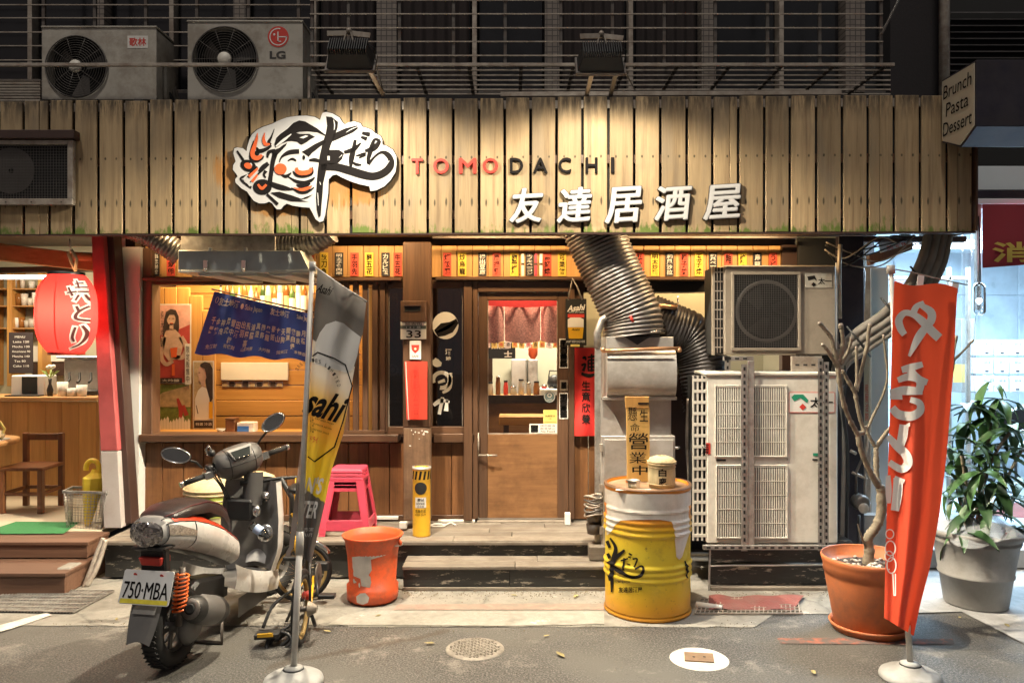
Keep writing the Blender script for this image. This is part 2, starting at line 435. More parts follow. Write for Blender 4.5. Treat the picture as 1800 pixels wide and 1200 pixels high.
def asphalt_mat():
    m, nt, bs, out = _mat('asphalt'); vec = _coords(nt, rnd=False)
    sp = _noise(nt, vec, 85, 3, .85); pt = _noise(nt, vec, 1.3, 6, .6); fine = _noise(nt, vec, 9, 8, .8)
    c = _ramp(nt, sp, [(.38, (.012, .012, .012)), (.5, (.058, .056, .053)), (.61, (.20, .19, .175))])
    c = _mixc(nt, _ramp(nt, pt, [(.42, (0, 0, 0)), (.65, (1, 1, 1))]), c, (.10, .094, .083, 1))
    c = _mixc(nt, _math(nt, 'MULTIPLY', _ramp(nt, fine, [(.56, (0, 0, 0)), (.7, (1, 1, 1))]), .55), c, (.03, .027, .025, 1))
    c = _mixc(nt, _math(nt, 'MULTIPLY', _ramp(nt, _noise(nt, vec, 2.1, 9, .75), [(.56, (0, 0, 0)), (.64, (1, 1, 1))]), _math(nt, 'MULTIPLY', sp, 1.1)), c, (.27, .25, .22, 1))
    # damp brown trail running down to the gutter
    geo = _n(nt, 'NewGeometry'); gs = _n(nt, 'SeparateXYZ'); nt.links.new(geo.outputs['Position'], gs.inputs[0])
    p0, p1 = G(470, 1172), G(790, 1108); k_ = (p1.y - p0.y) / (p1.x - p0.x)
    dd = _math(nt, 'SUBTRACT', gs.outputs[1], _math(nt, 'MULTIPLY', _math(nt, 'SUBTRACT', gs.outputs[0], p0.x), k_)); dd = _math(nt, 'ABSOLUTE', _math(nt, 'SUBTRACT', dd, _math(nt, 'MULTIPLY_ADD', _noise(nt, vec, 3, 6, .7), .22))); dd.node.inputs[0].links[0].from_node.inputs[1].links[0].from_node.inputs[2].default_value = p0.y - .11
    inr = _math(nt, 'MULTIPLY', _math(nt, 'GREATER_THAN', gs.outputs[0], p0.x), _math(nt, 'LESS_THAN', gs.outputs[0], p1.x))
    tr = _math(nt, 'MULTIPLY', _math(nt, 'SUBTRACT', 1.0, _math(nt, 'DIVIDE', dd, .06), True), _math(nt, 'MULTIPLY', inr, .6))
    c = _mixc(nt, tr, c, (.045, .03, .018, 1))
    nt.links.new(c, bs.inputs['Base Color'])
    nt.links.new(_ramp(nt, pt, [(.35, (.42, .42, .42)), (.7, (.75, .75, .75))]), bs.inputs['Roughness'])
    _bump(nt, bs, sp, .55, .006); return m
def concrete_mat(name, base, crack=True):
    m, nt, bs, out = _mat(name); vec = _coords(nt, rnd=False)
    a = _noise(nt, vec, 2.2, 8, .7); b = _noise(nt, vec, 40, 5, .85); d = _noise(nt, vec, 5, 9, .8)
    c = _ramp(nt, a, [(.3, c4(base, .62)), (.5, c4(base)), (.7, c4(base, 1.28))])
    c = _mixc(nt, .55, c, _ramp(nt, b, [(.3, c4(base, .5)), (.7, c4(base, 1.35))]))
    c = _mixc(nt, _math(nt, 'MULTIPLY', _ramp(nt, d, [(.5, (0, 0, 0)), (.66, (1, 1, 1))]), .6), c, c4(base, .32))
    if crack:
        vo = _n(nt, 'TexVoronoi', feature='DISTANCE_TO_EDGE'); vo.inputs['Scale'].default_value = .55
        wv = _n(nt, 'Mix', data_type='RGBA'); wv.inputs[0].default_value = .16
        nn = _n(nt, 'TexNoise'); nn.inputs['Scale'].default_value = 4; nn.inputs['Detail'].default_value = 6
        nt.links.new(vec, nn.inputs['Vector']); nt.links.new(vec, wv.inputs[6]); nt.links.new(nn.outputs['Color'], wv.inputs[7]); nt.links.new(wv.outputs[2], vo.inputs['Vector'])
        c = _mixc(nt, _ramp(nt, vo.outputs[0], [(.0, (.5, .5, .5)), (.006, (0, 0, 0))]), c, c4(base, .25))
    c = _mixc(nt, _math(nt, 'MULTIPLY', _ramp(nt, _noise(nt, vec, 3.3, 9, .8), [(.60, (0, 0, 0)), (.66, (1, 1, 1))]), .6), c, c4(base, 2.1))
    c = _mixc(nt, _math(nt, 'MULTIPLY', _ramp(nt, _noise(nt, vec, 26, 8, .8), [(.62, (0, 0, 0)), (.68, (1, 1, 1))]), .7), c, c4(base, .2))
    nt.links.new(c, bs.inputs['Base Color']); bs.inputs['Roughness'].default_value = .85
    _bump(nt, bs, b, .4, .004); return m

m_fascia = fascia_wood(); m_asphalt = asphalt_mat(); m_conc = concrete_mat('apron_concrete', (.25, .235, .205)); m_conc2 = concrete_mat('neighbour_concrete', (.30, .30, .30))
m_wall_wood = wood('front_plank_wood', (.085, .034, .012), (.23, .10, .036), 'Z', .5, 14, .05, .12, .15, (.03, .015, .008), .35)
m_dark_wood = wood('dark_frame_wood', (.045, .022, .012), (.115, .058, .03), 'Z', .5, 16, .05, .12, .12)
m_dark_wood_h = wood('dark_frame_wood_level', (.045, .022, .012), (.115, .058, .03), 'X', .45, 16, .05, .12, .12)
m_post_lit = wood('old_post_wood_lit', (.10, .055, .03), (.21, .125, .07), 'Z', .65, 14, .05, .1, .2, (.04, .02, .012), .5)
m_door = wood('door_veneer', (.14, .062, .024), (.27, .135, .055), 'X', .5, 9, .08, .05, .1, (.07, .03, .012), .5)
m_pine = wood('pine_plank', (.44, .20, .05), (.62, .34, .10), 'X', .5, 10, .05, .14, .1)
m_pine_v = wood('pine_upright', (.44, .20, .05), (.62, .34, .10), 'Z', .5, 10, .05, .1, .1)
m_menu_wood = wood('menu_board_wood', (.42, .21, .065), (.60, .34, .12), 'Z', .55, 12, .06, .12, .1)
m_deck = wood('worn_deck', (.105, .09, .074), (.27, .232, .185), 'X', .75, 13, .04, .15, .4, (.09, .06, .04), .55)
m_soffit = M('dark_soffit', (.05, .04, .034), .8, var=.3, bump=.2)
m_riser = M('black_paint_worn', (.022, .022, .021), .45, var=.4, vs=9, bump=.2, bsc=25, dirt=(.34, .30, .24), dirt_amt=.9, dsc=22, dlo=.57, dhi=.62, scale=(.3, 1, 1.3))
m_red_step = wood('step_red_wood', (.075, .035, .02), (.165, .085, .052), 'X', .6, 12, .05, .12, .2)
m_white_wall = M('white_plaster', (.62, .60, .57), .8, var=.08, vs=2, dirt=(.35, .32, .28), dirt_amt=.35, dsc=2)
m_cream = M('cream_sheet', (.50, .48, .36), .75, var=.08, vs=2.5, bump=.1, bsc=8)
m_black = M('black_plastic', (.018, .018, .018), .45, var=.3)
m_matt_black = M('matt_black', (.012, .012, .012), .8, var=.2)
m_ink = M('ink_black', (.014, .012, .012), .8, var=.2, rnd=0, spec=.12)
m_ink_soft = M('ink_worn', (.05, .045, .042), .7, var=.5, vs=30, rnd=0)
m_print_white = M('print_white', (.78, .76, .72), .6, var=.05, rnd=0)
m_print_red = M('print_red', (.60, .045, .03), .55, var=.1, rnd=0)
m_orange = M('logo_orange', (.72, .12, .03), .6, var=.06, rnd=0)
m_logo_white = M('logo_board_white', (.60, .60, .60), .45, var=.06, vs=3, rnd=0)
m_gold = M('print_gold', (.55, .40, .08), .6, var=.1, rnd=0)
m_steel = M('brushed_steel', (.50, .48, .45), .42, .45, var=.18, vs=4, bump=.08, bsc=14, dirt=(.2, .16, .12), dirt_amt=.4, dsc=3.5)
m_steel_pale = M('pale_steel', (.50, .54, .53), .45, .15, var=.1, vs=4, dirt=(.3, .27, .22), dirt_amt=.3)
m_galv = M('galvanised', (.42, .41, .39), .45, .7, var=.3, vs=22, dirt=(.18, .12, .08), dirt_amt=.4, dsc=6)
m_foil = M('duct_foil', (.23, .22, .21), .40, .55, var=.35, vs=8, bump=.4, bsc=28, dirt=(.07, .05, .04), dirt_amt=.6, dsc=5)
m_foil_dark = M('duct_dark', (.035, .032, .034), .38, .3, var=.35, vs=8, bump=.3, bsc=28)
m_copper = M('copper_rod', (.62, .36, .20), .35, .8, var=.15)
m_ac_white = M('outdoor_unit_paint', (.68, .65, .58), .5, var=.07, vs=3, dirt=(.33, .28, .21), dirt_amt=.35, dsc=4)
m_ac_old = M('old_unit_paint', (.46, .43, .37), .6, var=.1, vs=3, dirt=(.17, .13, .09), dirt_amt=.55, dsc=4)
m_ac_brown = M('brown_unit_paint', (.30, .255, .20), .5, var=.12, vs=3, dirt=(.09, .07, .05), dirt_amt=.4)
m_hole = M('grille_dark', (.012, .012, .012), .8, var=.2)
m_grille = M('grille_grey', (.12, .11, .10), .5, .3, var=.2)
m_iron = M('cage_iron', (.13, .12, .11), .5, .55, var=.3, vs=14, dirt=(.10, .05, .03), dirt_amt=.4, dsc=8)
m_iron_pale = M('pale_iron', (.42, .37, .31), .5, .3, var=.2, vs=14, dirt=(.15, .09, .06), dirt_amt=.5, dsc=8)
m_pipe = M('grey_lagging', (.20, .18, .155), .8, var=.2, vs=9, bump=.4, bsc=20)
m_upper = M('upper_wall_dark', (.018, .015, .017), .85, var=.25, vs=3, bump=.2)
m_curtain = M('dark_curtain', (.022, .015, .015), .9, var=.3, vs=3)
m_night_glass = M('night_window', (.012, .012, .014), .12, var=.3)
m_glass = glassy('window_glass', (.97, .97, .95), .10)
m_pane_dark = glassy('smoked_glass', (.30, .28, .27), .25)
m_clear = glassy('clear_glass', (.92, .96, .97), .3)
m_plastic_wrap = film('plastic_wrap', (.75, .8, .85), .28, .12)
m_pink = M('pink_plastic', (.62, .07, .12), .32, var=.1, vs=4, rnd=.05, dirt=(.30, .05, .06), dirt_amt=.3)
m_bucket = M('orange_plastic', (.74, .11, .03), .45, var=.14, bump=.1, bsc=12, dirt=(.30, .09, .05), dirt_amt=.6, dsc=8, rnd=0)
m_bucket_peel = M('peeled_label', (.55, .52, .48), .7, var=.15, vs=14, rnd=0)
m_terra = M('terracotta_plastic', (.50, .15, .05), .6, var=.16, bump=.1, bsc=15, dirt=(.22, .10, .06), dirt_amt=.6, dsc=5, rnd=0)
m_pot_grey = M('grey_pot', (.26, .255, .245), .7, var=.14, vs=5, bump=.2, bsc=30, dirt=(.13, .12, .11), dirt_amt=.4, rnd=0)
m_bark = M('frangipani_bark', (.235, .20, .145), .75, var=.3, vs=30, bump=.5, bsc=45, dirt=(.10, .09, .06), dirt_amt=.5, dsc=12)
m_leaf = M('dark_leaf', (.04, .10, .032), .45, var=.45, vs=6, rnd=.35)
m_soil = M('soil', (.05, .035, .025), .95, var=.4, vs=30, bump=.6, bsc=60)
m_pebble = M('pale_pebble', (.50, .46, .40), .8, var=.15, rnd=.3)
m_pole = M('white_pole', (.62, .60, .56), .35, var=.08, dirt=(.35, .30, .26), dirt_amt=.3, dsc=8)
m_base = M('pole_base_grey', (.34, .345, .34), .55, var=.12, dirt=(.18, .17, .15), dirt_amt=.4)
m_rubber = M('tyre_rubber', (.014, .014, .014), .75, var=.3, vs=20)
m_tan = M('tan_tyre_wall', (.34, .23, .08), .65, var=.15)
m_yellow = M('yellow_paint', (.75, .42, .02), .35, var=.1, rnd=0)
m_scoot_white = M('scooter_white', (.66, .65, .63), .28, var=.05, coat=.5, dirt=(.3, .26, .22), dirt_amt=.25, dsc=5, rnd=0)
m_scoot_grey = M('scooter_grey', (.13, .125, .12), .42, .2, var=.15, vs=6, rnd=0)
m_scoot_panel = M('scooter_inner_grey', (.28, .275, .265), .5, .1, var=.2, vs=8, rnd=0, dirt=(.15, .13, .12), dirt_amt=.4)
m_seat = M('seat_vinyl', (.03, .022, .022), .34, var=.2, bump=.15, bsc=120)
m_seat_red = M('seat_red_vinyl', (.10, .02, .025), .36, var=.2, bump=.15, bsc=120)
m_scoot_red = M('scooter_red', (.68, .055, .02), .3, var=.05, coat=.5, rnd=0)
def facet_lens():
    m, nt, bs, out = _mat('tail_lens'); vec = _coords(nt, rnd=False)
    vo = _n(nt, 'TexVoronoi'); vo.inputs['Scale'].default_value = 75; nt.links.new(vec, vo.inputs['Vector'])
    nt.links.new(_ramp(nt, vo.outputs['Color'], [(.2, (.10, .085, .08)), (.8, (.62, .56, .52))]), bs.inputs['Base Color'])
    bs.inputs['Roughness'].default_value = .1; bs.inputs['Metallic'].default_value = .8; bs.inputs['Coat Weight'].default_value = 1.0
    _bump(nt, bs, vo.outputs['Distance'], .5, .006); return m
m_taillens = facet_lens()
m_screen = M('instrument_glass', (.03, .034, .032), .08, .0, var=.3, rnd=0)
m_chrome = M('chrome', (.65, .64, .62), .18, .95, var=.1)
m_spring = M('orange_spring', (.85, .16, .03), .4, var=.1)
m_lens = M('clear_lens', (.40, .36, .32), .12, .5, var=.6, vs=90, bump=.25, bsc=120)
m_mirror = M('mirror_glass', (.45, .46, .47), .08, .95, var=.1)
m_plate = M('plate_white', (.66, .67, .66), .45, var=.05, rnd=0, dirt=(.4, .37, .33), dirt_amt=.3)
m_plate_yel = M('plate_sticker', (.70, .60, .05), .5, var=.2, vs=30, rnd=0)
m_red_cloth = M('red_cloth', (.62, .025, .02), .75, var=.12, vs=4, rnd=0)
m_red_paper = M('red_paper', (.60, .04, .02), .6, var=.08, rnd=0)
m_flag_red = uvramp('red_flag_cloth', [(.0, (.78, .085, .03)), (1, (.74, .08, .03))], trans=.3)
m_noren_blue = M('blue_cloth', (.055, .11, .52), .85, var=.15, vs=5, rnd=0)
m_noren_pink = M('pink_cloth', (.66, .30, .26), .85, var=.55, vs=70, rnd=0)
m_white_ink = M('white_ink', (.72, .70, .66), .7, var=.08, rnd=0)
m_straw = M('straw_matting', (.56, .48, .28), .85, var=.22, vs=26, bump=.5, bsc=60, scale=(1, 1, .25), rnd=0)
m_green_label = M('green_label', (.35, .42, .08), .6, var=.1, rnd=0)
m_board_yellow = wood('new_board', (.62, .36, .10), (.74, .46, .15), 'Z', .55, 10, .05, .05, .05)
m_yellow_can = M('yellow_can', (.78, .45, .03), .4, var=.08, rnd=0, dirt=(.4, .25, .05), dirt_amt=.4, dsc=8)
m_paper = M('paper_white', (.72, .70, .65), .7, var=.06)
m_yellow_note = M('yellow_note', (.72, .58, .16), .7, var=.06)
m_menu = {'y': M('menu_yellow', (.78, .55, .06), .6, var=.06), 'r': M('menu_red', (.70, .085, .05), .6, var=.06), 'k': M('menu_black', (.02, .02, .025), .6, var=.1)}
m_red_post = M('red_post_paint', (.40, .085, .085), .5, var=.15, vs=5, dirt=(.18, .03, .03), dirt_amt=.35)
m_post_white = M('post_primer', (.50, .46, .44), .7, var=.15, vs=6, dirt=(.25, .2, .18), dirt_amt=.4)
m_dark_brown = M('dark_brown_paint', (.05, .026, .02), .5, var=.15)
m_chair = wood('chair_wood', (.10, .035, .012), (.20, .075, .028), 'Z', .4, 14, .06, .08, .1, coat=.2)
m_counter = wood('counter_pine', (.36, .17, .05), (.56, .30, .09), 'Z', .5, 9, .06, .12, .1)
m_umbrella = M('yellow_umbrella', (.80, .60, .05), .5, var=.1, rnd=0)
m_green_mat = M('green_mat', (.03, .16, .05), .95, var=.2, vs=40, bump=.5, bsc=90, rnd=0)
m_tile_floor = M('shop_floor', (.52, .44, .32), .5, var=.08, vs=2)
m_chalk = M('chalkboard', (.035, .025, .028), .8, var=.15, rnd=0)
m_ceramic = M('ceramic', (.55, .50, .44), .35, var=.12, rnd=.35)
m_bottle_g = M('green_bottle', (.05, .10, .03), .12, var=.2, rnd=.4)
m_bottle_b = M('amber_bottle', (.20, .08, .02), .12, var=.2, rnd=.4)
m_bottle_c = M('pale_bottle', (.55, .52, .44), .15, var=.1, rnd=.2)
m_cool_wall = M('cool_wall', (.60, .66, .70), .5, var=.06, vs=2)
m_marble = M('bluish_marble', (.48, .56, .62), .3, var=.22, vs=3)
m_cool_floor = M('cool_floor', (.50, .54, .58), .4, var=.1, vs=3)
m_mailbox = M('mailbox_paint', (.66, .68, .70), .4, var=.05)
m_maroon = M('maroon_banner', (.26, .022, .035), .75, var=.1, rnd=0)
m_purple = M('dark_sheet_metal', (.025, .022, .034), .45, .3, var=.3, vs=4, dirt=(.06, .05, .05), dirt_amt=.4)
m_sign_cream = M('sign_acrylic', (.52, .47, .36), .45, var=.06, rnd=0)
m_pink_rug = M('faded_red_rug', (.22, .07, .062), .95, var=.3, vs=8, bump=.5, bsc=70, rnd=0, dirt=(.20, .12, .10), dirt_amt=.5, dsc=5)
m_iron_cover = M('manhole_iron', (.27, .245, .21), .7, .3, var=.3, vs=16, bump=.4, bsc=30, dirt=(.12, .10, .08), dirt_amt=.5, dsc=7)
m_white_paint = M('road_white', (.58, .56, .50), .8, var=.15, vs=20, dirt=(.25, .23, .2), dirt_amt=.5, dsc=9)
m_red_paint = M('road_red', (.30, .10, .065), .85, var=.3, vs=18, dirt=(.09, .085, .08), dirt_amt=.92, dsc=14, dlo=.40, dhi=.52)
m_dry_leaf = M('dry_leaf', (.30, .25, .11), .8, var=.2, rnd=.4)
m_dry_leaf_dark = M('crumbled_leaf', (.17, .14, .09), .9, var=.6, vs=40, rnd=0)
m_stone = M('grey_stone', (.36, .35, .32), .7, var=.2, vs=14, bump=.3)
m_beam = wood('shop_beam', (.30, .14, .05), (.50, .27, .10), 'X', .6, 10, .05, .1, .1)
m_louver = M('dark_louver', (.07, .065, .065), .5, .2, var=.3)
m_tile = None
def tile_mat():
    m, nt, bs, out = _mat('pier_tiles'); vec = _coords(nt, rnd=False)
    mp = _n(nt, 'Mapping'); mp.inputs['Rotation'].default_value = (R(90), 0, 0); nt.links.new(vec, mp.inputs[0])
    br = _n(nt, 'TexBrick', offset=0.0); br.inputs['Scale'].default_value = 1.0; br.inputs['Brick Width'].default_value = .045; br.inputs['Row Height'].default_value = .045
    br.inputs['Mortar Size'].default_value = .004; br.inputs['Color1'].default_value = (.24, .205, .175, 1); br.inputs['Color2'].default_value = (.17, .145, .125, 1); br.inputs['Mortar'].default_value = (.07, .06, .055, 1)
    nt.links.new(mp.outputs[0], br.inputs[0]); nt.links.new(br.outputs[0], bs.inputs['Base Color']); bs.inputs['Roughness'].default_value = .45
    return m
m_tile = tile_mat()
m_bulb_warm = glow('warm_bulb', (1.0, .72, .38), 14)
m_tube_warm = glow('warm_tube', (1.0, .70, .36), 9)
m_tube_white = glow('white_tube', (1.0, .93, .82), 7)
m_tube_cool = glow('cool_tube', (.72, .88, 1.0), 9)
m_led = glow('red_led', (1.0, .12, .06), 6)
m_lantern = paper_lamp('lantern_paper', (.78, .07, .08), .75)
def light(kind, loc, energy, col, parent=None, size=.1, sizey=None, aim=None, spot=None, blend=.2, name='lamp_light'):
    d = bpy.data.lights.new(name, kind); d.energy = energy; d.color = col
    if kind == 'AREA':
        d.size = size
        if sizey: d.shape = 'RECTANGLE'; d.size_y = sizey
    else: d.shadow_soft_size = size
    if kind == 'SPOT':
        d.spot_size = R(spot); d.spot_blend = blend; d.use_nodes = True; ln = d.node_tree    # unphysical linear plus constant falloff, added to even out light on the fascia
        em = ln.nodes['Emission']; fo = ln.nodes.new('ShaderNodeLightFalloff'); fo.inputs['Strength'].default_value = 1.0; ad = ln.nodes.new('ShaderNodeMath'); ad.operation = 'ADD'; fo.inputs['Strength'].default_value = .5; ln.links.new(fo.outputs['Linear'], ad.inputs[0]); ln.links.new(fo.outputs['Constant'], ad.inputs[1]); ln.links.new(ad.outputs[0], em.inputs['Strength'])
    o = bpy.data.objects.new(name, d); link(o, parent, loc)
    if aim is not None: o.rotation_euler = V(aim).to_track_quat('-Z', 'Y').to_euler()
    return o
def struct(o): o['kind'] = 'structure'; return o

# ---------------------------------------------------------------- ground
struct(MB().add([(-30, -30, 0), (30, -30, 0), (30, 30, 0), (-30, 30, 0)], [(0, 1, 2, 3)]).build('road', m_asphalt))
def sheet(name, mat, pts, z, n=1):
    return MB().add([G(px, py, z) for px, py in pts], [tuple(range(len(pts)))]).build(name, mat)
# concrete apron between asphalt and steps, its street edge broken unevenly
edge = []
rr = random.Random(4)
for px in range(-500, 1345, 22):
    edge.append((px, 1099 + rr.uniform(-1.0, 1.0) + (2 if px > 600 else 0)))
edge += [(1350, 1086), (1360, 1079), (1440, 1078), (1530, 1079)]
o = MB(); fr = [G(a, b, .004) for a, b in edge]; bk = [V((p.x * 1.0, 6.9, .004)) for p in fr]
n = len(fr); o.add(fr + bk, [(i, i + 1, n + i + 1, n + i) for i in range(n - 1)]); struct(o.build('pavement', m_conc))
struct(sheet('neighbour_pavement', m_conc2, [(1530, 1079), (1690, 1074), (1800, 1130), (2100, 1160), (2100, 955), (1500, 955)], .008))
struct(sheet('pavement_slab', concrete_mat('pale_slab', (.30, .285, .25), False), [(575, 1097), (600, 1083), (640, 1072), (1062, 1072), (1062, 1096), (900, 1099), (700, 1098)], .009))
struct(sheet('pavement_kerb_line', M('worn_red_line', (.30, .20, .16), .85, var=.3, vs=14, rnd=0, dirt=(.20, .18, .15), dirt_amt=.85, dsc=6), [(690, 1071), (700, 1062), (900, 1060), (1062, 1060), (1062, 1071)], .012))
# painted marks on the road
struct(sheet('road_line_white', m_white_paint, [(-70, 1116), (0, 1098), (80, 1076), (92, 1080), (20, 1104), (-70, 1128)], .009))
struct(sheet('road_line_red', m_red_paint, [(1366, 1121), (1480, 1120), (1590, 1122), (1674, 1122), (1678, 1131), (1590, 1132), (1470, 1131), (1372, 1130)], .004))

# ---------------------------------------------------------------- deck and steps
deck = T('entrance_deck', 'worn wooden entrance deck with black painted risers in front of the door', 'deck', (-.2, 6.2, 0))
zD, zS = .30, .183
xl, xr = X(180, 6.0), X(1060, 6.0)
ys = [6.0, 6.14, 6.28, 6.42, 6.56, 6.70]
for i in range(5):
    cuts = [xl, X((430, 610, 380, 700, 520)[i], 6.2), X((800, 900, 860, 960, 880)[i], 6.2), xr]
    for a, b in zip(cuts, cuts[1:]):
        dz = random.uniform(-.003, .003)
        W('plank', m_deck, deck, a + .002, b - .002, ys[i] + .003, ys[i + 1] - .003, zD - .028 + dz, zD + dz, .004)
W('riser', m_riser, deck, xl + .01, xr - .01, 6.02, 6.05, .02, zD - .03, .002)
W('nosing', m_deck, deck, xl, xr, 5.985, 5.998, zD - .03, zD - .004, .003)
W('under_frame', m_soffit, deck, xl + .04, xr - .04, 6.06, 6.68, .01, zD - .034)
step = T('entrance_step', 'low wooden step with scuffed black front below the entrance deck', 'step', (-.3, 5.85, 0))
sx0, sx1 = X(707, 5.73), X(1066, 5.73)
for i, (a, b) in enumerate(((5.73, 5.865), (5.87, 6.015))):
    for x0, x1 in ((sx0, X(905 + 40 * i, 5.8)), (X(905 + 40 * i, 5.8) + .003, sx1)):
        W('plank', m_deck, step, x0, x1, a, b, zS - .025 + i * .002, zS + i * .002, .004)
W('riser', m_riser, step, sx0 + .006, X(895, 5.75), 5.745, 5.765, .032, zS - .027, .002)
W('riser', m_riser, step, X(895, 5.75) + .003, sx1 - .006, 5.743, 5.765, .032, zS - .027, .002)
W('plinth', m_deck, step, sx0 + .0, sx1, 5.735, 6.0, .005, .030, .003)
W('side_board', m_riser, step, sx0 + .004, sx0 + .02, 5.77, 6.0, .032, zS - .027, .002)

# ---------------------------------------------------------------- izakaya ground floor
YF = 6.67
bld = T('izakaya_building', 'izakaya ground floor of brown timber with planked wall, big window and glazed door', 'building', P(620, 915, YF))
for k in range(16):
    a = 249 + k * 36.3
    B('wall_plank', m_wall_wood, bld, a + .5, min(a + 35.8, 829), 778, 915, YF + random.uniform(0, .004), YF + .03, .004)
W('wall_backing', m_dark_brown, bld, X(247, YF), X(829, YF), YF + .035, YF + .07, .3, 1.0)
B('skirting', m_dark_wood_h, bld, 249, 829, 905, 915, YF - .015, YF + .0, .003)
B('window_sill', m_dark_wood_h, bld, 243, 700, 764, 777, 6.54, 6.78, .006)
B('window_sill', m_dark_wood_h, bld, 762, 835, 762, 778, 6.60, 6.78, .006)
B('window_rail', m_dark_wood_h, bld, 668, 700, 770, 777, 6.585, 6.60, .003)
B('window_jamb', m_dark_wood, bld, 243, 267, 436, 766, 6.60, 6.76, .005)
B('menu_ledge', m_dark_wood_h, bld, 249, 706, 487, 493, 6.52, 6.70, .004)
B('menu_ledge', m_dark_wood_h, bld, 765, 1250, 486, 492, 6.52, 6.70, .004)
B('window_head', m_dark_wood_h, bld, 267, 690, 493, 500, 6.62, 6.74, .003)
for k in range(41):                                   # boards behind the menu strips
    a = 255 + k * 27.4
    if 330 < a < 525: continue
    B('menu_board', m_menu_wood, bld, a + .4, a + 27, 432, 487, YF + random.uniform(-.004, .002), YF + .02, .003)
W('menu_backing', m_dark_brown, bld, X(246, YF), X(1400, YF), YF + .024, YF + .06, 2.32, 2.80)
# eave
W('soffit', m_soffit, bld, -3.9, 3.4, 5.88, 6.72, 2.80, 2.84)
W('eave_beam', m_dark_wood_h, bld, -3.6, 2.95, 6.44, 6.52, 2.655, 2.795, .004)
W('eave_batten', m_iron, bld, X(760, 6.40), X(1400, 6.40), 6.38, 6.41, 2.625, 2.645, .003)
for px in (500, 640, 900, 1080, 1240, 1400):
    W('rafter', m_soffit, bld, X(px, 6.2) - .03, X(px, 6.2) + .03, 5.90, 6.43, 2.70, 2.795, .003)
# main post: lighter bare foot, split where the fascia's shadow edge is painted in
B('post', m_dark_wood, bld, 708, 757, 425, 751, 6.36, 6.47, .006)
B('post_foot', m_post_lit, bld, 709, 756.5, 752, 915, 6.362, 6.47, .006)
for k in range(14):
    MB().ball(P(random.uniform(714, 752), 755 + 90 * random.random() ** 2, 6.361), (random.uniform(.004, .012), .002, random.uniform(.003, .007)), 8, 5).build('plaster_fleck', m_paper, bld)
# slatted screen
for px, wd in ((604, 8), (620, 9), (637, 9), (654, 10), (668, 9)):
    B('slat', m_dark_wood, bld, px, px + wd, 493, 764, 6.60, 6.66, .003)
B('slat_rail', m_dark_wood_h, bld, 598, 676, 756, 764, 6.585, 6.60, .002)
# sliding window
win = B('window', m_dark_wood, bld, 672, 682, 497, 760, 6.63, 6.70, .003)
B('window_stile', m_dark_wood, bld, 815, 830, 494, 915, 6.58, 6.70, .004)
B('window_rail', m_dark_wood_h, bld, 682, 815, 494, 506, 6.62, 6.70, .003)
B('window_rail', m_dark_wood_h, bld, 682, 815, 750, 763, 6.62, 6.70, .003)
B('window_stile', m_dark_wood, bld, 751, 760, 506, 750, 6.63, 6.69, .003)
for a, b in ((682, 751), (760, 815)):
    B('window_pane', m_pane_dark, bld, a, b, 506, 750, 6.665, 6.668, 0)
for a in (683, 812): B('bead', m_iron_pale, bld, a, a + 1.4, 506, 750, 6.655, 6.664, 0)
# door
B('door_frame', m_dark_wood, bld, 831, 840, 494, 912, 6.60, 6.74, .004)
B('door_frame', m_dark_wood, bld, 1000, 1010, 494, 912, 6.60, 6.74, .004)
B('door_head', m_dark_wood_h, bld, 840, 1000, 494, 513, 6.59, 6.74, .004)
door = B('door', m_dark_wood, bld, 841, 857, 514, 910, 6.63, 6.67, .003)
B('door_stile', m_dark_wood, door, 980, 999, 514, 910, 6.63, 6.67, .003)
B('door_rail', m_dark_wood_h, door, 857, 980, 514, 527, 6.63, 6.67, .003)
B('door_panel', m_door, door, 857, 980, 763, 910, 6.635, 6.67, .003)
B('door_mid_rail', m_door, door, 857, 980, 694, 709, 6.68, 6.70, .003)
B('door_pane', m_glass, door, 857, 980, 527, 762, 6.655, 6.658, 0)
for r in ((857, 858.4, 527, 762), (979, 980.3, 527, 762), (858, 979, 761, 762.6), (858, 979, 526.6, 528)):
    B('bead', m_iron_pale, door, *r, 6.642, 6.652, 0)
h = MB(); h.tube([P(841, 760, 6.60), P(841, 802, 6.60)], .006, 8); h.tube([P(841, 800, 6.60), P(862, 800, 6.57), P(874, 800, 6.57)], .008, 8); h.ball(P(857, 800, 6.565), .012)
h.build('handle', m_iron_pale, door)
W('threshold', m_deck, bld, X(838, 6.6), X(1003, 6.6), 6.58, 6.74, .30, .318, .003)
# wall right of the door
B('wall_plank', m_wall_wood, bld, 1010, 1034, 700, 912, 6.655, 6.69, .004)
B('wall_plank', m_wall_wood, bld, 1035, 1062, 700, 912, 6.66, 6.69, .004)
B('wall_plank', m_dark_wood, bld, 1010, 1028, 492, 700, 6.65, 6.69, .004)
B('wall_panel', m_dark_brown, bld, 1062, 1400, 655, 915, 6.66, 6.70)
B('wall_panel', m_dark_brown, bld, 1375, 1404, 430, 655, 6.62, 6.70)
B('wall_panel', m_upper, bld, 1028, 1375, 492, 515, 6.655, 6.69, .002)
def crease(u, v): return P(1026 + 232 * u, 513 + 144 * v, 6.63 + .006 * math.sin(9 * v + 3 * u) + .004 * math.sin(17 * u * v + 4))
sh = MB().grid(crease, 24, 16).build('wall_sheet', m_cream, bld)
W('trunking', m_paper, bld, X(560, 6.63), X(700, 6.63), 6.62, 6.65, .32, .345, .003)
W('trunking', m_paper, bld, X(770, 6.60), X(835, 6.60), 6.59, 6.62, .305, .325, .003)
W('conduit_box', m_paper, bld, X(703, 6.34), X(716, 6.34), 6.30, 6.35, .32, .37, .004)
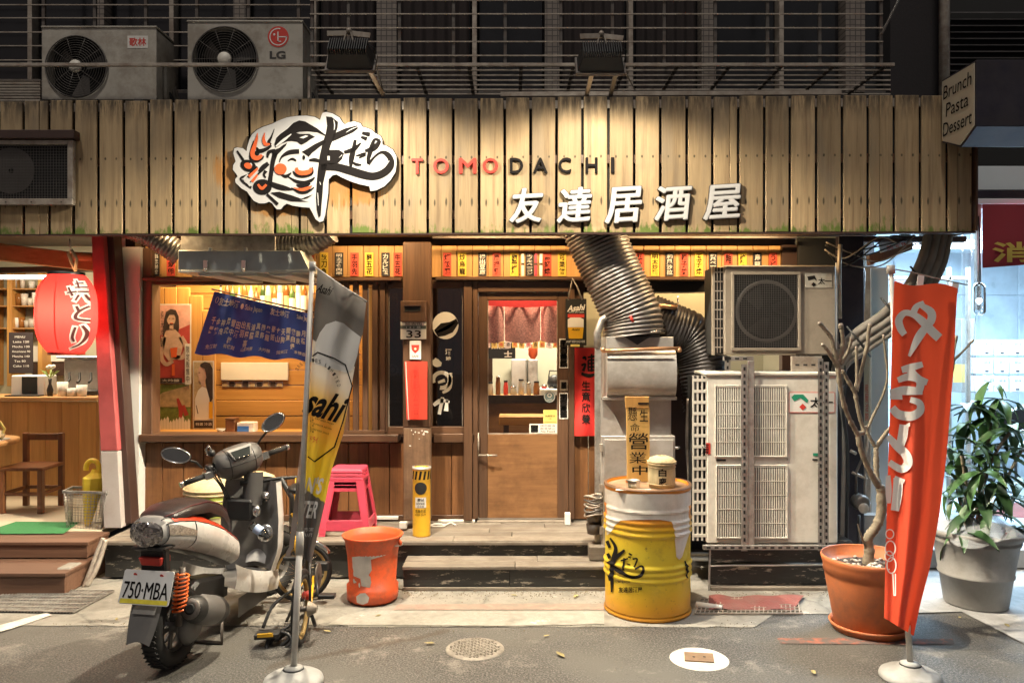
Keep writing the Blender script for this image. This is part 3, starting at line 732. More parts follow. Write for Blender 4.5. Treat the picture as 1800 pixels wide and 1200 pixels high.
# interior shell
W('interior_floor', m_deck, bld, -3.2, 2.9, 6.78, 9.4, .26, .30, 0)
W('interior_ceiling', m_cream, bld, -3.2, 2.9, 6.76, 9.4, 2.84, 2.88, 0)
W('interior_wall', m_cream, bld, -1.35, 2.9, 9.2, 9.3, .3, 2.84, 0)
W('interior_side_wall', m_dark_brown, bld, -3.28, -3.2, 6.76, 9.4, .3, 2.84, 0)
W('interior_side_wall', m_cream, bld, 2.9, 2.98, 6.72, 9.4, .3, 2.84, 0)
for k in range(13):                                  # pine lined partition behind the big window
    z0 = .95 + k * .145
    W('pine_plank', m_pine, bld, -3.19, -1.42, 7.55 + random.uniform(0, .006), 7.60, z0 + .002, z0 + .143, .004)
W('pine_end', m_pine_v, bld, -1.42, -1.36, 7.5, 8.6, .3, 2.84)
for k in range(5):                                   # upright pine boards that carry the posters
    B('pine_board', m_pine_v, bld, 266 + k * 22.5, 266 + k * 22.5 + 22, 505 + (0, 0, 0, 14, 40)[k], 764, 7.15 + random.uniform(0, .004), 7.18, .004)
W('window_counter', m_pine, bld, -3.19, -1.5, 6.80, 7.14, .985, 1.015, .004)
for k in range(9):
    W('partition_plank', m_dark_wood, bld, -1.36 + k * .13, -1.36 + k * .13 + .127, 7.9 + random.uniform(0, .005), 7.95, .3, 2.84, .003)

# ---------------------------------------------------------------- fascia
def YS(px): return 5.80 - .022 * (px - 900) / 240.0
fas = T('fascia', 'long fascia of upright weathered cedar boards over the shop front', 'fascia', P(855, 410, 5.8))
gaps = [-46.5, -2.5, 41, 86, 129, 172, 217, 261, 304, 350, 392.5, 437.5, 482.5, 526, 571.7, 616.7, 661, 706.7, 751.7, 796.7, 842, 887, 932.5, 978, 1023.7, 1069.5, 1115, 1161, 1207.5, 1252.5, 1298, 1343.7, 1388.7, 1435, 1480.7, 1526, 1572, 1618, 1665, 1711]
gaps = [-46.5 - 44 * k for k in range(12, 0, -1)] + gaps
for a, b in zip(gaps, gaps[1:]):
    Y = YS((a + b) / 2) + random.uniform(-.003, .003); d = random.uniform(-1, 1)
    x0, x1 = X(a + 2.6, Y), X(b - 2.2, Y)
    zt = 3.575 + random.uniform(-.006, .004); zb = 2.588
    cuts = [x0, x1]
    if abs(a - 482.5) < 1: cuts = [x0, X(511, Y), x1]            # pieced from narrower strips here
    elif abs(a - 526) < 1: cuts = [x0, X(540, Y), x1]
    elif random.random() < .12: cuts = [x0, x0 + (x1 - x0) * random.uniform(.3, .7), x1]
    for c0, c1 in zip(cuts, cuts[1:]):
        o = MB().box(c0 + (.001 if c0 > x0 else 0), c1 - (.001 if c1 < x1 else 0), Y + random.uniform(-.002, .002), Y + .022, zb + random.uniform(-.003, .004), zt).build('board', m_fascia, fas, .004)
        o.rotation_euler = (0, R(random.uniform(-.13, .13)), 0)
for z in (2.70, 3.10, 3.50):                          # rails seen through the gaps
    MB().prism([V((X(-600, YS(-600)), YS(-600) + .026, z)), V((X(1709, YS(1709)), YS(1709) + .026, z)), V((X(1709, YS(1709)), YS(1709) + .06, z)), V((X(-600, YS(-600)), YS(-600) + .06, z))], (0, 0, .06)).build('rail', m_iron_pale if z > 3.4 else m_dark_wood_h, fas)
MB().prism([V((X(-600, YS(-600)), YS(-600) + .065, 2.60)), V((X(1708, YS(1708)), YS(1708) + .065, 2.60)), V((X(1708, YS(1708)), YS(1708) + .085, 2.60)), V((X(-600, YS(-600)), YS(-600) + .085, 2.60))], (0, 0, .96)).build('backing', m_matt_black, fas)
MB().bar((X(-600, YS(-600)), YS(-600) - .006, 2.580), (X(1711, YS(1711)), YS(1711) - .006, 2.580), .06, .012).build('drip_edge', m_dark_brown, fas)
MB().bar((X(1711, YS(1711)) + .012, 5.70, 3.08), (X(1711, YS(1711)) + .012, 6.5, 3.08), .015, .98).build('end_board', m_dark_wood, fas)
MB().bar((X(880, 5.86), 5.86, 3.615), (X(1480, 5.80), 5.82, 3.615), .03, .03).build('top_rail', m_iron_pale, fas)
W('canopy_top', m_soffit, fas, -6.5, 3.2, 5.9, 6.5, 3.46, 3.50, 0)

# ---------------------------------------------------------------- upper storey
YU = 6.62
up = T('upper_storey', 'dark upper storey with barred windows and pale tiled piers above the fascia', 'building', (0, YU, 3.5))
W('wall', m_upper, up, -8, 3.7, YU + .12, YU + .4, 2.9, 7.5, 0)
W('sill_band', m_upper, up, -8, 3.7, YU - .02, YU + .12, 3.50, 3.86)
piers = [(48, 56, 0), (170, 186, 1), (297, 305, 0), (412, 434, 1), (547, 556, 0), (663, 698, 1), (830, 838, 0), (958, 983, 1), (1105, 1113, 0), (1232, 1257, 1), (1370, 1378, 0), (1484, 1518, 1)]
for a, b, wd in piers:
    W('pier' if wd else 'mullion', m_tile if wd else m_iron_pale, up, X(a, YU), X(b, YU), YU - (.03 if wd else 0), YU + .119, 3.862, 7.4, .002)
bays = list(zip([-200] + [p[1] for p in piers], [p[0] for p in piers] + [1640]))
for i, (a, b) in enumerate(bays):
    w_ = W('window_pane', m_night_glass, up, X(a, YU) + .02, X(b, YU) - .02, YU + .08, YU + .09, 3.90, 7.3, 0)
    if i in (5, 6, 8, 9):
        x0, x1 = X(a, YU) + .03, X(b, YU) - .03
        MB().grid(lambda u, v: V((x0 + (x1 - x0) * u, YU + .055 + .014 * math.sin(u * 38), 3.9 + 3.3 * v)), 60, 1).build('curtain', m_curtain, up)
    W('window_frame', m_iron, up, X(a, YU) + .01, X(b, YU) - .01, YU + .03, YU + .07, 3.863, 3.90, .003)
W('pier', m_upper, up, X(1560, YU), X(1648, YU), YU - .05, YU + .119, 2.9, 7.4, 0)
MB().tube([P(1660, 560, 6.3).xy.to_3d() + V((0, 0, 2.9)), P(1660, 560, 6.3).xy.to_3d() + V((0, 0, 7))], .04, 10).build('downpipe', m_iron_pale, up)
# the canopy-height black louvre of the next house
nb_up = T('louvred_bay', 'dark louvred upper bay of the neighbouring house above the awning', 'building', P(1740, 100, 6.4))
W('bay_panel', m_matt_black, nb_up, X(1668, 6.4), X(2100, 6.4), 6.46, 6.5, 2.9, 7, 0)
for k in range(15):
    z = 3.72 + k * .052
    MB().obox((X(1880, 6.4), 6.42, z), (X(1880, 6.4) - X(1672, 6.4), 0, 0), (0, .02, .012), (0, -.001, .002)).build('slat', m_louver, nb_up)

# cage of bars
cage = T('security_cage', 'iron window cage of level bars and an open barred floor above the fascia', 'window cage', P(1000, 118, 5.87))
YC, YCb, zc = 5.87, 6.58, 3.83
def hz(py, Y): return Z(py, Y)
for py in (1, 25, 49.5, 73.5, 98, -24, -48):
    W('level_bar', m_iron_pale, cage, X(545, YC), X(1552, YC), YC - .004, YC + .004, hz(py, YC) - .004, hz(py, YC) + .004, 0)
for py in (9, 32, 57, 81, 106, -16, -40):
    W('level_bar', m_iron_pale, cage, X(-260, 6.38), X(545, 6.38), 6.376, 6.384, hz(py, 6.38) - .004, hz(py, 6.38) + .004, 0)
for px in (548, 612, 702, 797, 888, 986, 1077, 1168, 1258, 1350, 1442, 1550):
    W('upright_bar', m_iron, cage, X(px, YC) - .012, X(px, YC) + .012, YC + .005, YC + .025, zc, 4.9, .002)
for px in (-100, -15, 75, 165, 255, 345, 436, 524):
    W('upright_bar', m_iron, cage, X(px, 6.38) - .013, X(px, 6.38) + .013, 6.386, 6.41, zc, 4.9, .002)
W('bottom_rail', m_iron_pale, cage, X(-260, YC), X(1572, YC), YC - .012, YC + .012, zc - .006, zc + .018, .003)
for k in range(6):
    y = YC + .1 + k * .115
    W('floor_bar', m_iron_pale, cage, X(548, y), X(1565, y), y - .007, y + .007, zc - .006, zc + .006, .001)
for px in list(range(548, 1600, 92)):
    x = X(px, 5.87); MB().bar((x, YC, zc + .008), (x, YCb, zc + .008), .026, .014).build('floor_joist', m_iron, cage)
for k in range(9):
    y = YC + .05 + k * .07
    W('floor_bar', m_iron_pale, cage, X(-120, y), X(72, y), y - .012, y + .012, zc - .1, zc - .085, .001)
MB().bar(P(1550, 60, 5.85), P(1610, -60, 6.1), .012, .012).build('brace', m_iron, cage)

# ---------------------------------------------------------------- neighbour right
nr = T('neighbour_shop', 'cool lit entrance hall of the neighbouring shop with pale walls and floor', 'shop', P(1700, 930, 6.9))
zF2 = .16
W('floor', m_cool_floor, nr, X(1478, 6.5), 7.5, 6.3, 10.5, .02, zF2, .004)
for k in range(9): W('floor_edge_tile', m_pot_grey, nr, X(1540, 6.28) + k * .31, X(1540, 6.28) + k * .31 + .305, 6.262, 6.298, .02, zF2 + .002, .003)
W('back_wall', m_marble, nr, 2.6, 7.5, 9.6, 9.7, .1, 3.3, 0)
W('side_wall', m_cool_wall, nr, 2.99, 3.07, 6.75, 9.6, .1, 2.95, 0)
W('ceiling', m_cool_wall, nr, 2.6, 7.5, 6.35, 9.7, 2.86, 2.9, 0)
W('head_beam', m_purple, nr, X(1700, 6.3), 7.5, 6.30, 6.36, Z(347, 6.3), Z(335, 6.3))
W('head_board', m_cool_wall, nr, X(1708, 6.34), 7.5, 6.34, 6.38, Z(334, 6.34), Z(292, 6.34))
W('head_trim', m_cool_wall, nr, X(1700, 6.30), 7.5, 6.295, 6.34, Z(359, 6.3), Z(349, 6.3))
W('glass_post', m_iron_pale, nr, X(1716, 6.32), X(1724, 6.32), 6.31, 6.35, 2.05, 2.93)
B('pier_panel', m_cool_wall, nr, 1532, 1562, 470, 915, 6.45, 6.49)
B('pier_trim', m_iron_pale, nr, 1519, 1531, 470, 905, 6.42, 6.47)
dk = B('dark_panel', m_purple, nr, 1474, 1519, 415, 985, 6.10, 6.16)
B('dark_panel', m_matt_black, nr, 1404, 1474, 418, 800, 6.50, 6.54)
B('lower_panel', m_pot_grey, nr, 1519, 1560, 905, 985, 6.2, 6.3)
for (a, b, c, e) in ((1500, 1700, 415, 425),):
    B('lintel', m_dark_brown, nr, a, b, c, e, 6.2, 6.26)
for k in range(9):
    for j in range(5):
        W('wall_tile', m_marble, nr, 3.1 + k * .5, 3.1 + k * .5 + .492, 9.585 + random.uniform(0, .003), 9.60, .16 + j * .55, .16 + j * .55 + .542, .004)
for px in (1612, 1668, 1702): B('glazing_bar', m_iron_pale, nr, px, px + 5, 470, 905, 7.4, 7.45, .003)
B('glazing_rail', m_iron_pale, nr, 1560, 1703, 486, 492, 7.4, 7.45, .003); B('glazing_rail', m_iron_pale, nr, 1560, 1703, 800, 806, 7.4, 7.45, .003)
for a, b in ((1565, 1612), (1617, 1668), (1673, 1702)): B('glass_panel', m_glass, nr, a, b, 492, 900, 7.42, 7.425, 0)
B('notice', m_paper, nr, 1625, 1655, 600, 650, 7.40, 7.402, 0); B('notice', m_yellow_note, nr, 1676, 1696, 640, 672, 7.40, 7.402, 0)
B('meter_cabinet', m_pot_grey, nr, 1690, 1716, 560, 690, 8.6, 8.8, .006)
for x_ in (3.4, 4.1, 4.8):
    for y_ in (7.2, 8.4): MB().lathe([(0, 0), (.07, 0), (.08, .01)], (x_, y_, 2.852), 18).build('downlight', m_tube_cool, nr)
# clear plastic strip curtain hanging at the opening
MB().grid(lambda u, v: P(1690 + 36 * u, 400 + 520 * v, 6.33 + .03 * math.sin(u * 13) + .02 * math.sin(v * 7 + u * 4)), 16, 24).build('plastic_curtain', m_plastic_wrap, nr)
# back wall fixtures: ceiling tubes
for i, (x, y) in enumerate(((3.7, 7.3), (4.6, 8.6))):
    MB().tube([(x - .5, y, 2.82), (x + .5, y, 2.82)], .02, 8).build('ceiling_tube', m_tube_cool, nr)
light('AREA', (4.3, 7.6, 2.78), 165, (.55, .80, 1.0), nr, 1.6, 1.6, aim=(0, 0, -1))
light('AREA', (4.6, 6.6, 2.7), 40, (.62, .82, 1.0), nr, 1.0, .3, aim=(-.15, -.75, -1))

# ---------------------------------------------------------------- neighbour left
nl = T('left_cafe', 'open fronted cafe with pine counter and cream floor left of the red post', 'cafe', P(90, 935, 6.7))
zL = .30
W('floor', m_tile_floor, nl, -6.5, X(180, 6.35), 6.32, 9.8, zL - .05, zL, .004)
W('back_wall', m_cream, nl, -6.5, -3.3, 9.2, 9.3, .3, 3.2, 0)
W('far_wall', m_cream, nl, -6.6, -6.5, 6.32, 9.3, .0, 3.2, 0); W('front_pier', m_white_wall, nl, -9.0, -6.3, 6.2, 6.5, .0, 3.2, 0)
W('ceiling', m_dark_brown, nl, -6.5, -3.3, 6.5, 9.3, 2.9, 2.95, 0)
W('party_wall', m_white_wall, nl, -3.52, -3.30, 6.80, 9.2, .3, 2.9, 0)
nbc = MB().prism([P(196, 434, 6.55), P(246, 434, 6.55), P(243, 915, 6.55), P(222, 915, 6.55)], (0, .2, 0)).build('wall_end', m_white_wall, nl)
MB().prism([P(180, 412, 6.40), P(199, 412, 6.40), P(231, 920, 6.40), P(212, 920, 6.40)], (0, .14, 0)).build('brown_post', m_dark_brown, nl, .004)
rp = MB().prism([P(160, 412, 6.34), P(181, 412, 6.34), P(207, 792, 6.34), P(176, 792, 6.34)], (0, .13, 0)).build('red_post', m_red_post, nl, .006)
MB().prism([P(176, 793, 6.34), P(207, 793, 6.34), P(214, 928, 6.34), P(182, 928, 6.34)], (0, .13, 0)).build('post_foot', m_post_white, nl, .006)
MB().bar(P(-120, 430, 6.5), P(172, 463, 6.9), .10, .14).build('slanting_beam', m_beam, nl, .006)
MB().bar(P(-120, 478, 7.0), P(172, 472, 7.0), .10, .05).build('header', m_dark_brown, nl, .004)
MB().tube([P(128, 450, 6.3), P(172, 452, 6.4)], .035, 10).build('bracket_roll', m_beam, nl)
W('eave_board', m_dark_brown, nl, -6.5, X(230, 6.4), 6.2, 6.24, 2.62, 2.72)
MB().tube([P(-30, 487, 7.6), P(86, 487, 7.6)], .018, 8).build('fluorescent_tube', m_tube_white, nl)
light('AREA', (-4.7, 7.7, 2.8), 40, (1.0, .80, .55), nl, 1.2, .6, aim=(0, .1, -1))
for k in range(9):
    W('counter_board', m_counter, nl, X(-40, 7.75) + k * .165, X(-40, 7.75) + k * .165 + .163, 7.75 + random.uniform(0, .004), 7.8, .3, 1.215, .003)
W('counter_top', m_beam, nl, X(-60, 7.7), X(172, 7.7), 7.68, 8.15, 1.225, 1.265, .006)
W('counter_plinth', m_dark_brown, nl, X(-40, 7.75), X(172, 7.75), 7.76, 7.8, .3, .36)
MB().add([G(a, b, zL + .004) for a, b in ((-40, 938), (112, 937), (140, 917), (28, 916))], [(0, 1, 2, 3)]).build('door_mat', m_green_mat, nl)
# its two wooden steps
ls = T('cafe_steps', 'reddish boxed wooden steps leading up to the cafe floor', 'steps', G(50, 1035))
for (px1, z0, z1, y0, y1) in ((152, .175, .295, 5.98, 6.31), (112, .01, .165, 5.62, 6.30)):
    W('riser', m_red_step, ls, -4.6, X(px1, y0), y0 + .012, y0 + .035, z0, z1 - .027, .002)
    for j in range(2):
        W('tread_plank', m_red_step, ls, -4.6, X(px1, y0) + .01, y0 + (y1 - y0) * j / 2 + .002, y0 + (y1 - y0) * (j + 1) / 2 - .001, z1 - .025, z1, .003)
    W('side_board', m_red_step, ls, X(px1, y0) - .015, X(px1, y0), y0 + .036, y1, z0, z1 - .027, .002)
# ---------------------------------------------------------------- cut-out logo board
zf = lambda x, y: (400 + x / 5.713, 190 + y / 5.713)
YLg = lambda px: YS(px) - .045
def lfn(off): return lambda px, py: P(px, py, YLg(px) - off)
outline = [(95, 390), (62, 400), (52, 450), (75, 530), (50, 570), (48, 625), (80, 665), (95, 690), (70, 720), (75, 755), (130, 810), (190, 845), (215, 880), (255, 935), (310, 962), (370, 962), (410, 945), (440, 960), (465, 995), (500, 1022), (540, 1022), (570, 985), (600, 965), (660, 985), (760, 1000), (830, 1005), (860, 1060), (890, 1120), (930, 1150), (965, 1140), (985, 1080), (1000, 980), (1015, 860), (1020, 720), (1060, 680), (1100, 672), (1150, 700), (1240, 740), (1330, 770), (1430, 790), (1440, 838), (1500, 830), (1580, 790), (1640, 730), (1690, 650), (1703, 560), (1700, 480), (1665, 415), (1600, 375), (1560, 365), (1558, 310), (1540, 275), (1490, 250), (1450, 215), (1400, 195), (1360, 185), (1340, 150), (1280, 130), (1220, 140), (1185, 160), (1160, 140), (1130, 90), (1060, 50), (1000, 35), (960, 45), (945, 80), (935, 115), (880, 85), (800, 72), (700, 75), (600, 90), (520, 120), (440, 155), (350, 185), (290, 215), (240, 260), (215, 310), (190, 390), (185, 430), (150, 400)]
logo = T('logo_sign', 'white cut-out logo board with a laughing face and black brush lettering on the fascia', 'sign', P(555, 388, 5.75))
MB().solid(mapped([poly(outline)], zf), lfn(0), (0, .030, 0)).build('edge_board', m_matt_black, logo)
MB().solid(mapped([poly([(x + (555 / 555) * (6 if x < 500 else -6), y + (-5 if y > 600 else 5)) for x, y in outline])], zf), lfn(.004), (0, .003, 0)).build('white_face', m_logo_white, logo)
ink = [poly([(470, 365), (490, 300), (530, 260), (600, 210), (660, 150), (720, 125), (780, 135), (830, 165), (900, 205), (985, 270), (975, 280), (900, 245), (800, 235), (720, 240), (690, 250), (720, 260), (820, 260), (880, 290), (840, 310), (790, 345), (740, 370), (700, 340), (640, 330), (600, 335), (540, 360), (480, 400)]),
       poly([(440, 440), (470, 420), (520, 400), (560, 370), (600, 350), (585, 380), (530, 440), (500, 470), (470, 500), (455, 470)]),
       brush((520, 545, 9), (545, 490, 21), (620, 445, 45), (720, 435, 45)), brush((605, 530, 9), (650, 510, 24), (690, 530, 15)), oval(765, 497, 15, 24, 12),
       poly([(745, 440), (800, 410), (880, 360), (975, 315), (985, 345), (900, 410), (850, 450), (815, 490), (790, 470)]), brush((820, 525, 18), (870, 520, 36), (920, 530, 30)),
       brush((655, 630, 9), (690, 672, 30), (770, 682, 33), (850, 655, 24), (850, 590, 9)), brush((540, 670, 12), (590, 685, 33), (640, 650, 12)),
       brush((610, 690, 9), (690, 735, 30), (770, 750, 39), (840, 725, 30), (875, 695, 12)), brush((690, 770, 12), (760, 790, 42), (830, 755, 18)),
       brush((640, 800, 9), (720, 842, 30), (800, 842, 24), (870, 795, 9)), brush((425, 745, 45), (440, 640, 42), (455, 540, 45), (480, 450, 54)),
       brush((425, 755, 43.2), (500, 785, 54), (580, 805, 45), (660, 818, 9)),
       poly([(430, 850), (520, 840), (640, 875), (740, 910), (860, 865), (800, 905), (720, 922), (820, 940), (640, 935), (520, 900)]),
       brush((400, 500, 18), (415, 445, 36), (480, 420, 21)), brush((410, 555, 39), (360, 595, 51), (320, 640, 36)), brush((385, 630, 36), (365, 670, 24), (385, 700, 15)),
       brush((225, 480, 18), (235, 520, 24), (290, 530, 33), (345, 510, 21), (362, 480, 12)), oval(297, 452, 25, 28, 14), brush((290, 395, 15), (320, 432, 39), (390, 412, 36), (440, 375, 21)),
       brush((470, 210, 4.5), (440, 290, 18), (415, 345, 33), (440, 365, 15)), brush((262, 330, 9), (235, 420, 15), (222, 490, 15)),
       oval(208, 580, 82, 58, 20, 20), oval(350, 792, 95, 78, 22), brush((300, 590, 21), (215, 670, 30), (130, 705, 18), (180, 760, 21), (240, 800, 21)), brush((330, 640, 18), (230, 745, 18)), brush((95, 430, 18), (160, 525, 27)), brush((395, 865, 24), (505, 968, 33)),
       poly([(990, 85), (1045, 90), (1110, 140), (1105, 200), (1070, 300), (1040, 360), (1020, 430), (1000, 560), (985, 650), (960, 760), (955, 850), (945, 960), (935, 1080), (915, 1100), (895, 1020), (888, 900), (895, 760), (905, 640), (925, 480), (960, 330), (985, 260), (1000, 180)]),
       poly([(1060, 260), (1180, 205), (1300, 175), (1310, 205), (1260, 245), (1180, 280), (1090, 320), (1050, 335)]),
       poly([(1010, 420), (1120, 420), (1170, 455), (1150, 510), (1110, 550), (1040, 570), (1000, 560)]),
       brush((940, 595, 64.8), (1080, 590, 75.6), (1220, 625, 81), (1350, 665, 81), (1460, 685, 75.6), (1560, 655, 75.6), (1630, 590, 71.3), (1640, 520, 58.3), (1600, 462, 51), (1540, 445, 27), (1470, 495, 21), (1415, 565, 30)),
       brush((1282, 320, 30), (1265, 420, 45.4), (1245, 500, 54), (1235, 600, 21)), brush((1170, 445, 30), (1265, 415, 45), (1340, 350, 12)), brush((1290, 480, 12), (1380, 462, 36), (1320, 502, 12)), brush((1250, 540, 12), (1290, 565, 30), (1345, 570, 12)),
       brush((1350, 250, 30), (1430, 268, 45)), brush((1340, 290, 24), (1400, 312, 42)), brush((1380, 430, 27), (1470, 402, 54), (1522, 335, 36), (1475, 318, 27), (1445, 400, 48), (1415, 500, 39), (1408, 560, 18))]
decal('brush_lettering', mapped(ink, zf), m_ink, logo, fn=lfn(.008))
wh = [brush((640, 262, 10), (560, 325, 26), (485, 385, 12)), poly([(720, 298), (785, 275), (812, 282), (762, 306)]), rect(1003, 482, 1026, 525), brush((1065, 120, 6), (1075, 170, 10), (1070, 220, 5)), brush((1190, 245, 3), (1240, 215, 8), (1300, 190, 4)), brush((1600, 560, 8), (1625, 530, 5)), brush((905, 850, 6), (908, 900, 9), (912, 980, 5)), brush((925, 740, 5), (935, 770, 9)), oval(232, 572, 16, 20, 10), brush((205, 665, 10), (160, 720, 26)), brush((270, 720, 8), (215, 780, 26)), brush((1120, 500, 3), (1150, 470, 8)), brush((700, 250, 4), (800, 245, 10), (960, 275, 4))]
decal('brush_gaps', mapped(wh, zf), m_logo_white, logo, fn=lfn(.010))
orr = [oval(532, 612, 62, 56, 24), brush((692, 598, 26), (705, 640, 44), (760, 652, 46), (825, 635, 44), (838, 600, 26)), brush((660, 797, 6), (740, 820, 30), (810, 802, 28), (850, 778, 6)),
       brush((300, 250, 4), (292, 310, 26), (268, 390, 40), (250, 450, 44), (265, 495, 44), (310, 500, 42), (345, 470, 24)), brush((375, 245, 4), (362, 310, 28), (380, 362, 36), (425, 362, 14)),
       oval(205, 580, 40, 30, 16, 20), brush((305, 605, 20), (215, 690, 30)), brush((300, 670, 20), (245, 740, 30)), brush((305, 765, 22), (345, 808, 30), (390, 768, 22))]
decal('orange_details', mapped(orr, zf), m_orange, logo, fn=lfn(.012))

# ---------------------------------------------------------------- raised letters
lt = T('letter_sign', 'row of small raised capital letters, four red then five dark, on the fascia', 'sign', P(905, 306, 5.76))
for i, (ch, cx, w_) in enumerate(zip('TOMODACHI', (733, 775, 822, 862, 908, 950, 993, 1040, 1077), (19, 26, 29, 26, 22, 24, 21, 20, 4.5))):
    red = i < 4; tw = text2d(ch, .01)
    o = MB()
    for q, (dx, dy) in enumerate(((-.7, 0), (.7, 0), (0, -.6), (0, .6))): o.solid([word(ch, cx + dx, 292 - i * .25 + dy, w_, 26, 0)], lambda px, py: P(px, py, YS(px) - .020 - .0004 * q), (0, .016, 0))
    o.build('letter', m_print_red if red else m_ink, lt)
ct = T('character_sign', 'row of five big white raised brush characters low on the fascia', 'sign', P(1100, 392, 5.76))
for ch, cx, cy, w_, h_ in (('友', 926, 361, 56, 62), ('達', 1011, 360, 58, 62), ('居', 1097, 360, 62, 64), ('酒', 1183, 357, 62, 62), ('屋', 1271, 355, 64, 62)):
    # heavy brush weight built from slightly shifted layers, each a hair prouder than the last
    back, face = MB(), MB()
    for i in range(9):
        r = 0 if i == 8 else 1.9; dx, dy = r * math.cos(i * .785), r * math.sin(i * .785) * .7
        g = word(ch, cx + dx, cy + dy, w_ - 3, h_ - 3, 0, .10, skew=-.06)
        back.solid([word(ch, cx + dx * 1.5, cy + dy * 1.5, w_ - 2.4, h_ - 2.4, 0, .10, skew=-.06)], lambda px, py, i=i: P(px, py, YS(px) - .024 - .0004 * i), (0, .020, 0))
        face.solid([g], lambda px, py, i=i: P(px, py, YS(px) - .032 - .0004 * i), (0, .003, 0))
    back.build('character_back', m_iron, ct); face.build('character', m_logo_white, ct)

# ---------------------------------------------------------------- vent grille on the fascia
vg = T('vent_grille', 'meshed exhaust vent box with pale frame set into the fascia', 'vent', P(60, 360, 5.78))
Yv = YS(60) - .06
B('hood', m_dark_brown, vg, -90, 130, 228, 243, Yv - .03, Yv + .05, .004)
for r in ((-80, 128, 349, 360), (118, 128, 246, 349), (-80, 118, 246, 254)): B('frame', m_iron_pale, vg, *r, Yv, Yv + .04, .003)
B('backing', m_hole, vg, -80, 118, 254, 349, Yv + .035, Yv + .04, 0)
o = MB()
for px in range(-78, 118, 5): o.box(X(px, Yv) - .0012, X(px, Yv) + .0012, Yv + .012, Yv + .015, Z(349, Yv), Z(254, Yv))
for py in range(256, 349, 5): o.box(X(-80, Yv), X(118, Yv), Yv + .009, Yv + .012, Z(py, Yv) - .0012, Z(py, Yv) + .0012)
o.build('mesh', m_grille, vg)
MB().lathe([(.02, .0), (.17, .0)], P(20, 300, Yv + .03), 28, (0, 1, 0)).build('fan_plate', m_grille, vg)
for px in (10, 55, 108): MB().ball(P(px, 355, Yv - .001), .006, 8, 5).build('screw', m_iron, vg)

# ---------------------------------------------------------------- floodlights on arms
def flood(label, px, py, arms, power):
    t = T('floodlight', label, 'floodlight', P(px, 165, 5.78), 'floodlights above the fascia')
    c = P(px, py, 5.02); nrm = V((0, .80, -.60)); upv = V((0, .60, .80)); ex_ = V((1, 0, 0))    # glass looks down at the boards
    hw, hh, d = .150, .075, .075
    def q(x, u, n): return c + ex_ * x + upv * u + nrm * n
    o = MB(); o.add([q(-hw, -hh, d), q(hw, -hh, d), q(hw, hh, d), q(-hw, hh, d), q(-hw * .8, -hh * .75, -.03), q(hw * .8, -hh * .75, -.03), q(hw * .8, hh * .75, -.03), q(-hw * .8, hh * .75, -.03)],
                    [(0, 1, 2, 3), (7, 6, 5, 4), (0, 4, 5, 1), (1, 5, 6, 2), (2, 6, 7, 3), (3, 7, 4, 0)])
    o.build('housing', m_black, t, .008)
    f = MB()
    for k in range(17):
        x = -hw * .78 + k * hw * 1.56 / 16
        f.obox(q(x, 0, -.045), ex_ * .0026, upv * hh * .78, nrm * .022)
    f.build('heat_sink', m_black, t)
    r = MB()
    for s_ in (-1, 1): r.obox(q(s_ * hw, 0, d + .004), ex_ * .010, upv * (hh + .01), nrm * .012); r.obox(q(0, s_ * hh, d + .004), ex_ * hw, upv * .010, nrm * .012)
    r.build('rim', m_iron, t, .002)
    MB().obox(q(0, 0, d + .003), ex_ * (hw - .014), upv * (hh - .014), nrm * .0015).build('lamp_glass', m_tube_white, t)
    b = MB()
    for s_ in (-1, 1):
        b.bar(c + V((0, .0, .125)), c + V((s_ * .135, -.02, .108 - .006 * s_)), .03, .006, up=(0, 1, 0)); b.bar(c + V((s_ * .015, -.02, .12)), c + V((s_ * .03, -.02, .06)), .02, .008)
    b.ball(c + V((0, -.01, .135)), .018); b.build('bracket', m_iron_pale, t)
    for (ax, ay, bx, by, m) in arms:
        MB().bar(P(ax, ay, 5.05), P(bx, by, 5.86), .03, .02).build('arm', m, t, .003)
    MB().tube([c + V((.1, -.02, .06)), c + V((.16, .0, .03)), c + V((.15, .1, -.04)), P(px + 60, 160, 5.8)], .004, 6).build('cable', m_black, t)
    light('SPOT', q(0, 0, d + .02), power, (1.0, .87, .66), t, .05, aim=(0, .30, -.95), spot=149, blend=.42, name='flood_beam')
    return t
flood('black floodlight on an arm above the brush lettering of the logo board', 614, 93, [(640, 106, 674, 168, m_iron_pale)], 60)
flood('black floodlight on an arm above the dark capital letters', 1057, 98, [(1044, 114, 1031, 168, m_iron_pale), (1086, 116, 1073, 168, m_iron)], 60)

